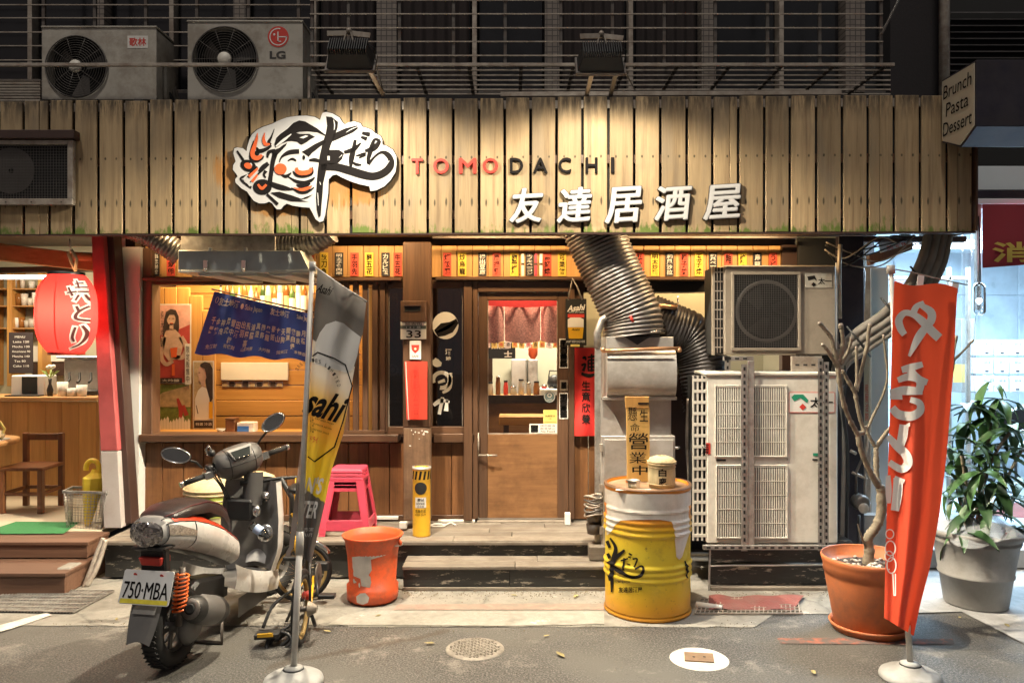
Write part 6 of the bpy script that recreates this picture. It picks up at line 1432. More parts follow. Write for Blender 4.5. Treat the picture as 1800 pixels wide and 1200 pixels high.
# paper lantern
la = T('paper_lantern', 'big red paper lantern with outlined black characters by the red post', 'lantern', P(117, 622, 6.05))
YLn = 6.05; lc = P(117, 551, YLn); Rl, Hl = .212, .295
def lprof(t):                          # t -1..1 bottom to top
    return Rl * (1 - abs(t) ** 3.2 * .42)
prof = []
nr_ = 34
for k in range(nr_ * 2 + 1):
    t_ = -1 + k / nr_; prof.append((lprof(t_) + (.0026 if k % 2 else -.0016), t_ * Hl))
MB().lathe(prof, lc, 48).build('paper', m_lantern, la)
for s_ in (-1, 1): MB().lathe([(Rl * .60, s_ * (Hl - .004)), (Rl * .60, s_ * (Hl + .018)), (Rl * .42, s_ * (Hl + .018))], lc, 32).build('cap', m_black if s_ > 0 else m_print_red, la)
MB().tube([P(133, 476, YLn), P(126, 462, YLn), P(120, 446, YLn), P(126, 440, YLn), P(135, 455, YLn), P(132, 474, YLn)], .012, 8).build('rope', m_straw, la); MB().tube([P(125, 445, YLn), P(122, 420, YLn)], .005, 6).build('cord', m_paper, la)
MB().ball(lc + V((.0, -.05, .06)), .045, 14, 10).build('bulb', glow('lantern_bulb', (1.0, .62, .30), 30), la)
light('POINT', lc + V((0, -.02, .0)), 5, (1.0, .55, .32), la, .06)
def lmap(off):
    def f(px, py):
        z = CH - (py - 600) / F * (YLn - .15); t_ = max(-1, min(1, (z - lc.z) / Hl)); r = lprof(t_) + off
        x = (px - 117) / F * (YLn - .12); a = math.asin(max(-.97, min(.97, x / Rl))); return lc + V((r * math.sin(a), -r * math.cos(a), t_ * Hl))
    return f
def lset(d): return [([(x, y) for x, y in vs], fs) for vs, fs in d]
body = [brush((144, 505, 2.5), (149, 520, 3)), brush((142, 515, 2), (154, 512, 2.5)), brush((153, 498, 2), (163, 496, 2.5)), brush((156, 492, 2), (157, 506, 2.5)), brush((152, 505, 2), (166, 503, 2.5)), brush((155, 512, 2), (166, 511, 2.5)), brush((156, 518, 2.5), (152, 528, 2.5)), brush((162, 517, 2.5), (166, 527, 3), (169, 524, 2)),
        brush((153, 538, 3), (156, 548, 3.5)), brush((165, 537, 2.5), (154, 550, 3.5), (153, 560, 4), (167, 563, 3.5)), brush((152, 575, 3), (149, 592, 3.5), (152, 600, 3)), brush((159, 572, 3), (164, 586, 3.5), (160, 604, 3), (150, 611, 2))]
ol = [brush((144, 502, 7), (150, 523, 7.5)), brush((139, 516, 6), (156, 511, 7)), brush((151, 498, 6.5), (166, 495, 7)), brush((155, 489, 6.5), (157, 509, 7)), brush((149, 506, 6.5), (169, 502, 7)), brush((153, 513, 6.5), (169, 510, 7)), brush((157, 516, 7), (150, 531, 7)), brush((161, 514, 7), (166, 530, 7.5), (171, 522, 6)), brush((152, 535, 7.5), (156, 551, 8)), brush((168, 534, 7), (154, 550, 8), (153, 560, 8.5), (170, 564, 8)), brush((152, 572, 7.5), (149, 592, 8), (152, 603, 7.5)), brush((159, 569, 7.5), (164, 586, 8), (160, 604, 7.5), (146, 614, 6))]
decal('character_outline', cut(ol, 3), m_print_white, la, fn=lmap(.006)); decal('lettering', cut(body, 3), M('lantern_ink', (.12, .02, .015), .7), la, fn=lmap(.009))
for px in (89, 124): decal('frame_line', cut([brush((px, 485, 2), (px - (2 if px < 100 else 0), 550, 2.2), (px, 615, 2))], 3, 1), m_print_red, la, fn=lmap(.004))
# ---------------------------------------------------------------- yellow oil drum
dr = T('oil_drum', 'yellow and white painted oil drum with brush lettering in front of the hood', 'drum', G(1138, 1070))
dc = V((X(1138, 5.36), 5.36, .004)); RD, HD = .284, .85
m_drum = uvramp('drum_paint', [(.0, (.55, .22, .02)), (.12, (.72, .36, .02)), (.30, (.72, .52, .03)), (.52, (.72, .56, .04)), (.70, (.75, .48, .02)), (.80, (.68, .22, .015)), (1, (.68, .22, .015))], .42, 1, .05, 0, [(7, .52, .68, .5, (.40, .25, .03)), (30, .60, .68, .7, (.16, .08, .03)), (3, .58, .7, .45, (.30, .20, .05))])
prof = [(RD - .006, 0), (RD + .006, .006), (RD + .006, .022), (RD - .002, .03)]
def drumr(z):
    r = RD
    for zc_, a in ((.26, .012), (.30, .010), (.34, .012), (.55, .012), (.59, .010), (.63, .010), (.70, .006)): r += a * math.exp(-((z - zc_) / .011) ** 2)
    return r
k = 0
while .03 + k * .008 < HD - .03: z = .03 + k * .008; prof.append((drumr(z) - .001, z)); k += 1
prof += [(RD + .004, HD - .022), (RD + .007, HD - .012), (RD + .004, HD), (RD - .012, HD), (RD - .016, HD - .018)]
ob = MB(); ob.lathe(prof, dc, 64)
ob.uv = [(0, max(0.0001, (p.z - dc.z) / HD)) for p in ob.v]
ob.build('shell', m_drum, dr)
MB().lathe([(0, HD - .018), (RD - .015, HD - .018)], dc, 48).build('lid', M('drum_lid', (.36, .24, .15), .5, .2, var=.35, vs=4, dirt=(.16, .09, .05), dirt_amt=.6), dr)
MB().lathe([(RD + .0078, HD - .013), (RD + .005, HD + .0012), (RD - .013, HD + .0012)], dc, 64).build('rim', M('drum_rim', (.20, .11, .06), .5, .3, var=.3, vs=10), dr)
def dmap(off):
    cx, D = dc.x, dc.y
    def f(px, py):                         # find drum surface along that sight line (front half)
        d = V(((px - 900) / F, 1, -(py - 600) / F)); r = RD + off; ox, oy = -cx, -D
        a = d.x * d.x + 1; b = 2 * (ox * d.x + oy); c = ox * ox + oy * oy - r * r; q = max(b * b - 4 * a * c, 0)
        t_ = (-b - math.sqrt(q)) / (2 * a); z = CH + d.z * t_ - dc.z; p = V((d.x * t_, t_)) - V((cx, D)); p.normalize(); rr_ = drumr(max(z, 0)) + off
        return V((cx + p.x * rr_, D + p.y * rr_, dc.z + z))
    return f
m_foam = M('drum_white', (.70, .66, .60), .4, var=.06, rnd=0, dirt=(.35, .28, .2), dirt_amt=.3, dsc=6)
pts = [(1066.5, 868), (1210, 868), (1211, 940), (1204, 962), (1199, 978), (1194, 983), (1189, 978), (1187, 955), (1185, 932), (1180, 916), (1160, 913), (1120, 913), (1092, 914), (1082, 922), (1076, 934), (1066.8, 940)]
foam = cut(cut([poly(pts)], 4), 3, 1)
top = [([(x, y - 0) for x, y in vs], fs) for vs, fs in foam]
MB().shapes(foam, dmap(.003)).build('painted_foam', m_foam, dr)
# the back of the foam band, so that the white goes all the way round
MB().lathe([(drumr(z) + .0022, z) for z in [.72 + .008 * q for q in range(13)]], dc, 64).build('painted_band', m_foam, dr)
dk = [brush((1072, 945, 3), (1082, 962, 6), (1078, 985, 9), (1076, 1010, 7), (1075, 1040, 3)), brush((1066.8, 950, 6), (1072, 962, 5)), brush((1070, 990, 5), (1084, 978, 7), (1098, 966, 4)), brush((1068, 972, 5), (1072, 980, 6)), brush((1074, 990, 6), (1088, 1002, 7), (1108, 1013, 6), (1124, 1012, 6), (1131, 1002, 5), (1128, 994, 3), (1117, 999, 3)), brush((1097, 980, 3), (1096, 1002, 4)), brush((1091, 985, 2.5), (1104, 981, 3)), brush((1101, 990, 2.5), (1108, 992, 2.5)), brush((1105, 972, 2.5), (1111, 975, 2.5)), brush((1104, 978, 2.5), (1109, 980, 2.5)), brush((1112, 982, 3), (1120, 982, 3), (1115, 996, 3)), brush((1070, 1010, 4), (1072, 1020, 4))]
decal('brush_logo', cut(cut(dk, 3), 3, 1), m_ink, dr, fn=dmap(.004))
decal('lettering', cut(cut([word('TOMODACHI', 1094, 1022, 28, 4, .01), word('友達居酒屋', 1108, 1036, 42, 10, .02)], 3), 3, 1), m_ink, dr, fn=dmap(.004))
decal('side_mark', cut([brush((1204, 985, 2), (1207, 1000, 4), (1206, 1015, 2)), brush((1203, 992, 2), (1209, 996, 3))], 2), m_ink, dr, fn=dmap(.004))
zT = dc.z + HD + .002
# wooden board sign leaning on the drum
wb = T('wooden_sign', 'upright yellow board with big black characters standing on the oil drum', 'sign', (X(1121, 5.45), 5.45, zT))
Yw = 5.46
b0 = MB().prism([P(1101, 716, Yw), P(1142, 716, Yw), P(1142.5, 846, Yw), P(1102.5, 846, Yw)], (0, .02, 0)).build('board', m_board_yellow, wb, .002)
MB().prism([P(1099, 697, Yw - .004), P(1141, 697, Yw - .004), P(1141, 717, Yw - .004), P(1100, 717, Yw - .004)], (0, .022, 0)).build('board_top', m_pine_v, wb, .002)
decal('lettering', [word('一', 1131, 709, 19, 3.4, .0), word('生', 1132, 730, 15, 21, .01), word('懸', 1112, 727, 16, 24, .0), word('命', 1116, 751, 17, 14, .0), word('營', 1122, 775, 35, 29, .005), word('業', 1121, 804, 30, 20, .0), word('中', 1125, 826, 27, 17, .01)], m_ink, wb, Yw - .0062)
# straw sake cask
def cask(name, label, c, r, h, n, txt, tw, tmat, m=m_straw):
    t = T(name, label, 'sake cask', c); c = V(c)
    MB().lathe([(0, 0), (r * .93, 0), (r, h * .1), (r * 1.03, h * .4), (r, h * .72), (r * 1.06, h * .75), (r * 1.06, h * .82), (r * .9, h * .93), (r * .45, h), (0, h * 1.0)], c, 28).build('straw_body', m, t)
    for q in (.12, .66, .76, .83): MB().tube([c + V((r * (1.035 if q < .7 else 1.07) * math.cos(a * .2618), r * (1.035 if q < .7 else 1.07) * math.sin(a * .2618), h * q)) for a in range(24)], r * .035, 6, closed=True).build('rope', m_tanp, t)
    for a in range(6):
        an = a * 1.047 + .3; MB().tube([c + V((r * 1.08 * math.cos(an), r * 1.08 * math.sin(an), h * .8)), c + V((r * .6 * math.cos(an + .2), r * .6 * math.sin(an + .2), h * .97)), c + V((0, 0, h * 1.02))], r * .03, 6).build('top_rope', m_tanp, t)
    def f(u, v):
        a = u / 1.0; rr_ = r * 1.035; return c + V((rr_ * math.sin(a), -rr_ * math.cos(a), v))
    k = MB()
    for i, s in enumerate(txt):
        k.shapes(cut(mapped([word(s, 0, 0, tw, h * .24, .02)], lambda x, y, i=i: (x / r - .12, h * (.52 - .28 * i) - y)), .1), f)
    if txt: k.build('lettering', tmat, t)
    return t
cask('sake_cask', 'small straw wrapped sake cask on the oil drum', (X(1163, 5.28), 5.28, zT - .018), .088, .205, 24, '白鹿', .05, m_ink)
ash = T('glass_ashtray', 'clear glass ashtray on the oil drum lid', 'ashtray', (X(1113, 5.2), 5.2, zT)); c = V((X(1113, 5.24), 5.24, zT - .018))
MB().lathe([(0, .003), (.03, .003), (.045, .05), (.05, .05), (.046, .0), (0, .0)], c, 10, smooth=False).build('bowl', m_clear, ash); MB().lathe([(.01, .02), (.045, .052)], c, 10).build('inner', m_steel, ash)
pp_ = T('paper_slip', 'white paper slip lying on the front of the drum lid', 'paper', (X(1112, 5.12), 5.12, zT)); MB().add([(X(1082, 5.14), 5.14, zT - .014), (X(1145, 5.1), 5.10, zT - .014), (X(1143, 5.2), 5.17, zT - .013), (X(1083, 5.2), 5.2, zT - .013)], [(0, 1, 2, 3)]).build('sheet', m_paper, pp_)
# rope basket thing left of drum
hb = T('cable_coil', 'coiled grey hose and small pots on a wooden block left of the drum', 'hose', P(1045, 950, 6.0))
for k in range(5): MB().tube([P(1043, 872 + 8 * k, 5.92) + V((.065 * math.cos(a * .35), .05 * math.sin(a * .35), .01 * math.sin(a * .7 + k))) for a in range(18)], .008, 6, closed=True).build('coil', m_iron if k % 2 else m_iron_pale, hb)
for z_ in (905, 925): MB().lathe([(0, 0), (.05, 0), (.06, .07), (.05, .075), (0, .07)], P(1044, z_ + 12, 5.95), 12).build('small_pot', m_iron, hb)
MB().box(X(1036, 5.86), X(1066, 5.86), 5.86, 5.99, .188, .29).build('wood_block', m_deck, hb, .006)

# ---------------------------------------------------------------- stools, canister, bucket
def stool(label, c, z0):
    t = T('plastic_stool', label, 'stool', c, 'stacked pink stools'); cx, cy, _ = c; wt, wb_, h = .128, .196, .46
    def ring_(z, w_): return [V((cx + sx * w_, cy + sy * w_ * .92, z)) for sx, sy in ((-1, -1), (1, -1), (1, 1), (-1, 1))]
    for i in range(4):
        sx, sy = ((-1, -1), (1, -1), (1, 1), (-1, 1))[i]
        a = V((cx + sx * wb_, cy + sy * wb_ * .92, z0)); b = V((cx + sx * wt, cy + sy * wt * .92, z0 + h - .01))
        o = MB(); q = .032
        o.add([a, a + V((-sx * q * 1.5, 0, 0)), a + V((-sx * q * 1.5, -sy * .008, 0)), a + V((-sx * .008, -sy * .008, 0)), a + V((-sx * .008, -sy * q * 1.5, 0)), a + V((0, -sy * q * 1.5, 0)),
               b, b + V((-sx * q * 1.9, 0, 0)), b + V((-sx * q * 1.9, -sy * .008, 0)), b + V((-sx * .008, -sy * .008, 0)), b + V((-sx * .008, -sy * q * 1.9, 0)), b + V((0, -sy * q * 1.9, 0))],
              [(j, (j + 1) % 6, (j + 1) % 6 + 6, j + 6) for j in range(6)] + [(0, 1, 2, 3), (0, 3, 4, 5), (9, 8, 7, 6), (11, 10, 9, 6)])
        o.build('leg', m_pink, t, wn=True)
    MB().lathe([(0, 0), (.12, .0), (.165, -.004), (.182, -.014), (.186, -.034), (.176, -.035), (.17, -.02), (0, -.02)], (cx, cy, z0 + h), 4, a0=math.pi / 4, a1=math.pi / 4 + 2 * math.pi, smooth=False).build('seat', m_pink, t, .008)
    for zz, k in ((.055, 1.0), (.36, .72)):
        w_ = wb_ + (wt - wb_) * zz / h
        for i in range(4):
            r_ = ring_(z0 + zz, w_ - .006); MB().bar(r_[i], r_[(i + 1) % 4], .008, .03 if k == 1 else .05).build('brace', m_pink, t, .002)
    return t
sc_ = P(613, 922, 6.30); sc_.z = zD
for k in range(3): stool(('bottom pink plastic stool of the stack beside the timber post', 'middle pink plastic stool of the stack beside the timber post', 'top pink plastic stool of the stack beside the timber post')[k], sc_ + V((0, 0, .001 * k)), zD + .002 + k * .026)
ca = T('yellow_canister', 'yellow cylindrical bin with striped top and black round hole by the post', 'bin', P(740, 937, 6.1))
yc = 6.17; cc_ = V((X(741, yc), yc, zD)); rc = .069; hc = Z(820, yc) - zD
MB().lathe([(0, .0), (rc, .0), (rc + .001, .01), (rc, .02), (rc, hc - .02), (rc + .003, hc - .012), (rc + .003, hc), (rc - .01, hc), (rc - .014, hc - .03), (0, hc - .03)], cc_, 36).build('body', m_yellow_can, ca)
MB().lathe([(rc + .0045, hc - .012), (rc + .0035, hc + .004), (rc - .012, hc + .004)], cc_, 36).build('rim', m_steel, ca)
def cm_(off): return lambda u, v: cc_ + V(((rc + off) * math.sin(u), -(rc + off) * math.cos(u), v))
k_ = MB(); k_.shapes(cut([([(-1.25 + .5 * i, hc - .09), (-1.0 + .5 * i, hc - .09), (-.82 + .5 * i, hc - .025), (-1.07 + .5 * i, hc - .025)], [(0, 1, 2, 3)]) for i in range(6)], .15), cm_(.0015)); k_.build('stripes', m_ink, ca)
MB().shapes(cut([oval(-.0, hc - .155, .72, .047, 26)], .12), cm_(.002)).build('hole', m_matt_black, ca)
MB().shapes(cut([rect(-.62, hc - .305, .62, hc - .225)], .15), cm_(.0016)).build('label', m_paper, ca)
tx_ = lambda s, z, w_, h_: mapped([word(s, 0, 0, w_, h_, .01)], lambda x, y: (x, z - y))
MB().shapes(cut(tx_('魔倒', hc - .243, .7, .026) + tx_('ROOKIE', hc - .272, .9, .018) + tx_('煙灰桶', hc - .294, .7, .012) + tx_('危險勿近', hc - .33, 1.2, .028) + tx_('KEEP OUT', hc - .358, 1.2, .014), .12), cm_(.003)).build('lettering', m_ink, ca)
bu = T('plastic_bucket', 'orange plastic bucket with peeling label on the pavement', 'bucket', G(655, 1062))
bc = V((X(655, 5.55), 5.55, .006)); hb_ = .46
bprof = [(0, .0), (.150, .0), (.155, .006), (.176, .02), (.178, .11), (.160, .115), (.176, .34), (.186, hb_ - .05), (.205, hb_ - .02), (.212, hb_ - .004), (.206, hb_), (.196, hb_ - .004), (.172, .3), (.150, .03), (0, .02)]
MB().lathe(bprof, bc, 44).build('tub', m_bucket, bu)
def bm_(off):
    def f(u, v):
        r_ = .160 + (v - .115) / .225 * .016 if v > .115 else .178
        return bc + V(((r_ + off) * math.sin(u), -(r_ + off) * math.cos(u), v))
    return f
rr = random.Random(8); lab = [poly([(-.72, .33), (-.35, .345), (.1, .34), (.14, .25), (.02, .22), (.12, .17), (.06, .13), (-.3, .14), (-.34, .19), (-.62, .2), (-.72, .26)]), poly([(-.1, .315), (.35, .335), (.85, .35), (.88, .375), (.3, .365), (-.2, .35)])]
for q in range(14): lab.append(oval(rr.uniform(-.7, .1), rr.uniform(.13, .26), rr.uniform(.03, .10), rr.uniform(.006, .018), 7))
MB().shapes(cut([s for s in lab], .1), bm_(.0025)).build('label_remains', m_bucket_peel, bu)
MB().shapes(cut([s for s in [poly([(-.45, .03), (-.2, .02), (.0, .035), (.05, .07), (-.1, .1), (-.3, .095), (-.48, .07)])]], .1), bm_(.0025)).build('lower_label', m_bucket_peel, bu)
MB().tube([bc + V((.208 * math.cos(a * .1745 - .6), .208 * math.sin(a * .1745 - .6) - .0, hb_ - .06 - .035 * math.sin(a * .1745))) for a in range(19)], .004, 6).build('bail', m_galv, bu)
for s_ in (1,): MB().ball(bc + V((.2, -.06, hb_ - .05)), (.014, .014, .02), 8, 6).build('ear', m_bucket, bu)
cask('sake_cask', 'pale straw sake cask with green label behind the scooter', (X(378, 6.25), 6.25, zD), .215, .43, 28, '', .1, m_ink)
gl = [o for o in bpy.data.objects if o.get('label') == 'pale straw sake cask with green label behind the scooter'][0]
c = V((X(378, 6.25), 6.25, zD))
MB().grid(lambda u, v: c + V((.226 * math.sin(-.75 + u * 1.5), -.226 * math.cos(-.75 + u * 1.5), .16 + .17 * v)), 12, 4).build('green_label', m_green_label, gl)
k = MB(); k.shapes(cut(mapped([word('大關', 0, 0, .9, .09, .03)], lambda x, y: (x, .22 - y)), .12), lambda u, v: c + V((.229 * math.sin(u), -.229 * math.cos(u), v))); k.build('lettering', m_ink, gl)
c2 = cask('sake_cask', 'pale straw sake cask on the deck right of the scooter mirror', (X(447, 6.28), 6.28, zD), .17, .47, 28, '菊', .16, m_ink)
wc = T('white_cable', 'loop of white cable lying by the door on the deck', 'cable', P(780, 915, 6.5)); MB().tube([V((X(762 + 5 * a, 6.5), 6.5 + .04 * math.sin(a * 1.3), zD + .012 + .006 * math.cos(a * 2.1))) for a in range(9)], .006, 6).build('loop', m_paper, wc); MB().tube([V((X(770 + 14 * math.cos(a * .5), 6.45), 6.45 + .04 * math.sin(a * .5), zD + .014)) for a in range(13)], .005, 6).build('loop', m_paper, wc)
wj = T('white_carton', 'small white carton at the foot of the door frame', 'carton', P(997, 908, 6.5)); W('box', m_paper, wj, X(993, 6.5), X(1003, 6.5), 6.5, 6.55, zD + .002, zD + .10, .004)

# ---------------------------------------------------------------- ground ironwork and litter
def cover(name, label, px, py, r, mat):
    t = T(name, label, 'manhole cover', G(px, py)); c = G(px, py); return t, c
t, c = cover('manhole_cover', 'round chequered iron manhole cover in the road', 835, 1140, .2, None)
MB().lathe([(0, .008), (.158, .008), (.166, .006), (.172, .001)], c, 40).build('disc', m_iron_cover, t)
o = MB()
for i in range(-7, 8):
    for j in range(-7, 8):
        if (i * i + j * j) * .0004 < .0205: o.obox(c + V((i * .02, j * .02, .010)), V((.006, .004 * (-1) ** (i + j), 0)), V((-.002, .004, 0)), (0, 0, .002))
b_ = o.build('tread_studs', m_iron_cover, t); b_['kind'] = 'stuff'
t, c = cover('manhole_cover', 'round white painted manhole ring with square rusty lid', 1229, 1158, .2, None)
MB().lathe([(.0, .006), (.158, .006), (.165, .001)], c, 40).build('ring', m_white_paint, t)
l_ = MB().obox(c + V((0, .005, .010)), V((.080, -.012, 0)), V((.012, .062, 0)), V((0, 0, .003))).build('square_lid', M('rusty_lid', (.20, .13, .08), .7, .3, var=.3, vs=20), t)
for s_ in (-1, 1): MB().lathe([(0, .0), (.009, 0)], c + V((s_ * .03, .0, .0145)), 10).build('lift_hole', m_matt_black, t)
gr = T('drain_grate', 'long galvanised drain grate in the pavement by the cafe steps', 'drain grate', G(80, 1055))
ga = [G(-60, 1074, .006), G(128, 1078, .006), G(200, 1040, .006), G(20, 1040, .006)]
MB().add([p + V((0, 0, .001)) for p in ga], [(0, 1, 2, 3)]).build('pit', m_matt_black, gr)
for k in range(34):
    f_ = k / 33; MB().bar(ga[0].lerp(ga[1], f_) + V((0, 0, .008)), ga[3].lerp(ga[2], f_) + V((0, 0, .008)), .008, .010).build('bar', m_galv, gr)
for k in range(7):
    f_ = k / 6; MB().bar(ga[0].lerp(ga[3], f_) + V((0, 0, .0135)), ga[1].lerp(ga[2], f_) + V((0, 0, .0135)), .014, .006).build('cross_bar', m_galv, gr)
rg = T('red_rug', 'faded red rug crumpled in front of the black platform', 'rug', G(1330, 1062))
def rugf(u, v): return G(1246 + 168 * u - 20 * v * u, 1046 + 24 * v, .022) + V((0, 0, .006 * math.sin(u * 9 + v * 5 + 2 * math.sin(u * 4)) + .004 * math.sin(u * 17 - v * 6)))
MB().grid(rugf, 40, 8).build('cloth', m_pink_rug, rg)
pm = T('plastic_grid_mat', 'pale plastic grid mat lying under the red rug', 'mat', G(1310, 1075)); o = MB()
for k in range(24): o.bar(G(1222 + 8 * k, 1078, .012), G(1232 + 7.4 * k, 1050, .012), .008, .008)
for k in range(6): o.bar(G(1222 + 2 * k, 1078 - 5.2 * k, .013), G(1412 - 3 * k, 1078 - 5.2 * k, .013), .008, .008)
b_ = o.build('grid', m_iron_pale, pm); b_['kind'] = 'stuff'
MB().tube([G(1224, 1062, .02), G(1270, 1069, .02)], .022, 10).build('end_pipe', m_paper, pm)
tp = T('drain_pipes', 'pale plastic pipes bending down beside the cafe steps', 'pipes', G(150, 1030))
for q in ([(182, 945), (172, 968), (158, 1005), (144, 1038)], [(186, 948), (178, 975), (168, 1002), (152, 1030)], [(140, 1020), (128, 1030), (112, 1036)]):
    pts = [P(a, b, 5.95 - (b - 945) / 95 * .12) for a, b in q]
    MB().tube(spline([tuple(p) for p in pts], 5), .018, 8).build('pipe', m_iron_pale, tp)
MB().obox(P(122, 1012, 5.8), (.05, 0, 0), (0, .08, 0), (0, 0, .08)).build('stone_block', m_conc, tp, .008)
leafpts = [(961, 1116, 'below the front edge of the oil drum'), (665, 1081, 'just below the orange bucket'), (66, 1046, 'lying on the drain grate'), (1012, 1047, 'at the foot of the low step near the drum'), (903, 1045, 'in the middle along the foot of the low step'), (575, 1108, 'at the asphalt edge beside the bicycle'), (755, 1129, 'left of the chequered manhole cover'), (205, 1087, 'near the scooter number plate'), (1687, 1084, 'between the red flag and the grey pot'), (1770, 1098, 'below the grey pot'), (985, 1149, 'between the two manhole covers'), (1430, 1180, 'left of the red flag base')]
rr = random.Random(2); first = None
for i, (px, py, where) in enumerate(leafpts):
    c = G(px, py, .012); L, w_ = rr.uniform(.025, .05), rr.uniform(.01, .018)
    if first is None:
        o = MB().add([(-.04, 0, 0), (-.015, .014, .006), (.02, .012, .004), (.045, 0, .008), (.02, -.013, .005), (-.015, -.015, .007), (0, 0, -.002)], [(0, 1, 6), (1, 2, 6), (2, 3, 6), (3, 4, 6), (4, 5, 6), (5, 0, 6)]).build('dry_leaf', m_dry_leaf); first = o; o.location = c
    else: o = share(first, 'dry_leaf', None, c)
    o.rotation_euler = (0, 0, rr.uniform(0, 6)); s_ = rr.uniform(.5, 1.0); o.scale = (s_, s_, s_)
    tag(o, 'small dry leaf ' + where, 'leaf', 'dry leaves on the ground')

# grit and crumbled leaf swept against the edges
rr = random.Random(31); o = MB()
def crumb(px, py, z, s):
    c = G(px, py, z) + V((0, 0, s * .4)); a = rr.uniform(0, 6.28)
    e = [V((math.cos(a) * s, math.sin(a) * s, 0)), V((-math.sin(a) * s * .7, math.cos(a) * s * .7, 0)), V((0, 0, s * .5))]
    o.add([c + e[0], c + e[1], c - e[0] * .8, c - e[1], c + e[2], c - e[2]], [(0, 1, 4), (1, 2, 4), (2, 3, 4), (3, 0, 4), (1, 0, 5), (2, 1, 5), (3, 2, 5), (0, 3, 5)])
for k in range(420): crumb(rr.uniform(690, 1066), 1038 + abs(rr.gauss(0, 7)), .014, rr.uniform(.002, .008))
for k in range(420): crumb(rr.uniform(0, 1340), 1100 + rr.gauss(0, 5), .004, rr.uniform(.002, .0065))
for k in range(260): crumb(rr.uniform(0, 1800), rr.uniform(1105, 1198), .002, rr.uniform(.002, .005))
for k in range(140): crumb(rr.uniform(1250, 1480), 1040 + abs(rr.gauss(0, 8)), .008, rr.uniform(.002, .007))
g_ = o.build('grit', m_dry_leaf_dark); tag(g_, 'fine grit and leaf crumbs along the pavement edges', 'grit', None, 'stuff')
# ---------------------------------------------------------------- frangipani in terracotta pot
def pot(name, label, c, prof, mat, n=48):
    t = T(name, label, 'plant pot', c); MB().lathe(prof, c, n).build('tub', mat, t); return t
pc_ = V((X(1528, 4.98), 4.98, .004)); 
tp1 = pot('terracotta_pot', 'round terracotta plastic pot with saucer behind the red flag', pc_, [(0, .0), (.185, .0), (.205, .02), (.25, .26), (.262, .33), (.262, .355), (.272, .36), (.272, .40), (.281, .425), (.287, .45), (.280, .462), (.278, .455), (.262, .40), (0, .39)], m_terra)
MB().lathe([(0, .001), (.215, .001), (.232, .03), (.24, .045), (.228, .048), (.21, .012)], pc_, 40).build('saucer', m_terra, tp1)
def pmap(u, v): r_ = .185 + (v / .26) * .065 + .004; return pc_ + V((r_ * math.sin(u), -r_ * math.cos(u), v))
MB().shapes(cut([brush((-.9, .15, .012), (-.6, .10, .014), (-.35, .14, .012), (-.2, .19, .008)), brush((-.6, .17, .01), (-.4, .2, .012), (-.1, .16, .012), (.1, .2, .008)), brush((-.2, .08, .01), (.0, .12, .014), (.2, .09, .01)), ring(-.1, .13, .3, .06, .012, 26)], .08), pmap).build('relief', m_terra, tp1)
sl = MB().lathe([(0, .405), (.262, .395)], pc_, 32).build('soil', m_soil, tp1)
rr = random.Random(6); pb_ = None
for k in range(60):
    a = rr.uniform(0, 6.28); r_ = rr.uniform(.03, .2); p = pc_ + V((r_ * math.cos(a) - .03, r_ * math.sin(a) * .9 - .03, .412))
    if pb_ is None: pb_ = MB().ball((0, 0, 0), (.017, .012, .009), 8, 5).build('pebble', m_pebble, tp1); pb_.location = p - WL[tp1.name]; WL[pb_.name] = p
    else: share(pb_, 'pebble', tp1, p, (rr.uniform(-.4, .4), rr.uniform(-.4, .4), a), (rr.uniform(.6, 1.1),) * 3)
fp = T('frangipani_tree', 'bare frangipani with knobbly forked branches in the terracotta pot', 'tree', pc_ + V((0, 0, .41)))
YT = 5.0
def br_(pts, r0, r1, name='branch', dy=0):
    q = spline([tuple(P(a, b, YT + d)) for a, b, d in pts], 7); n = len(q)
    rs = [.72 * (r0 + (r1 - r0) * i / (n - 1)) * (1 + random.uniform(-.16, .20)) for i in range(n)]
    rs[-1] *= .55
    MB().tube(q, rs, 10).build(name, m_bark, fp)
    if r1 < .02 and name == 'branch' and pts[-1][1] < 640:
        for k in range(3): MB().ball(V(q[-1 - k]), (rs[-2] * 1.25, rs[-2] * 1.25, rs[-2] * 1.1), 8, 6).build('bud', m_iron_pale if k == 0 else m_bark, fp)
br_([(1524, 1000, 0), (1528, 965, 0), (1526, 945, 0), (1540, 925, 0), (1549, 900, 0), (1549, 868, 0), (1547, 852, 0)], .044, .036, 'trunk')
br_([(1548, 860, 0), (1531, 832, -.02), (1520, 808, -.03), (1512, 785, -.04), (1508, 760, -.04)], .026, .023)
br_([(1509, 765, -.04), (1496, 742, -.06), (1484, 712, -.08), (1477, 680, -.09), (1474, 655, -.1), (1473, 632, -.1)], .021, .019)
br_([(1474, 648, -.1), (1463, 630, -.11), (1452, 612, -.12), (1446, 606, -.12)], .016, .014)
br_([(1473, 634, -.1), (1466, 612, -.1), (1460, 592, -.1), (1449, 578, -.1), (1441, 568, -.1)], .018, .017)
br_([(1475, 636, -.1), (1481, 610, -.1), (1481, 590, -.1), (1478, 572, -.1)], .017, .016)
br_([(1478, 640, -.1), (1487, 625, -.08), (1494, 607, -.08), (1496, 596, -.08)], .014, .012)
br_([(1508, 762, -.04), (1518, 758, 0), (1512, 735, .0), (1506, 708, .0), (1502, 688, 0), (1490, 668, 0), (1480, 650, 0)], .02, .016)
br_([(1503, 690, 0), (1506, 670, .02), (1506, 640, .02), (1505, 611, .02)], .015, .013)
br_([(1505, 688, 0), (1511, 664, .03), (1518, 636, .03), (1525, 606, .03), (1526, 590, .03), (1529, 571, .03)], .017, .016)
br_([(1548, 866, 0), (1541, 835, .04), (1540, 800, .05), (1540, 785, .06)], .026, .022)
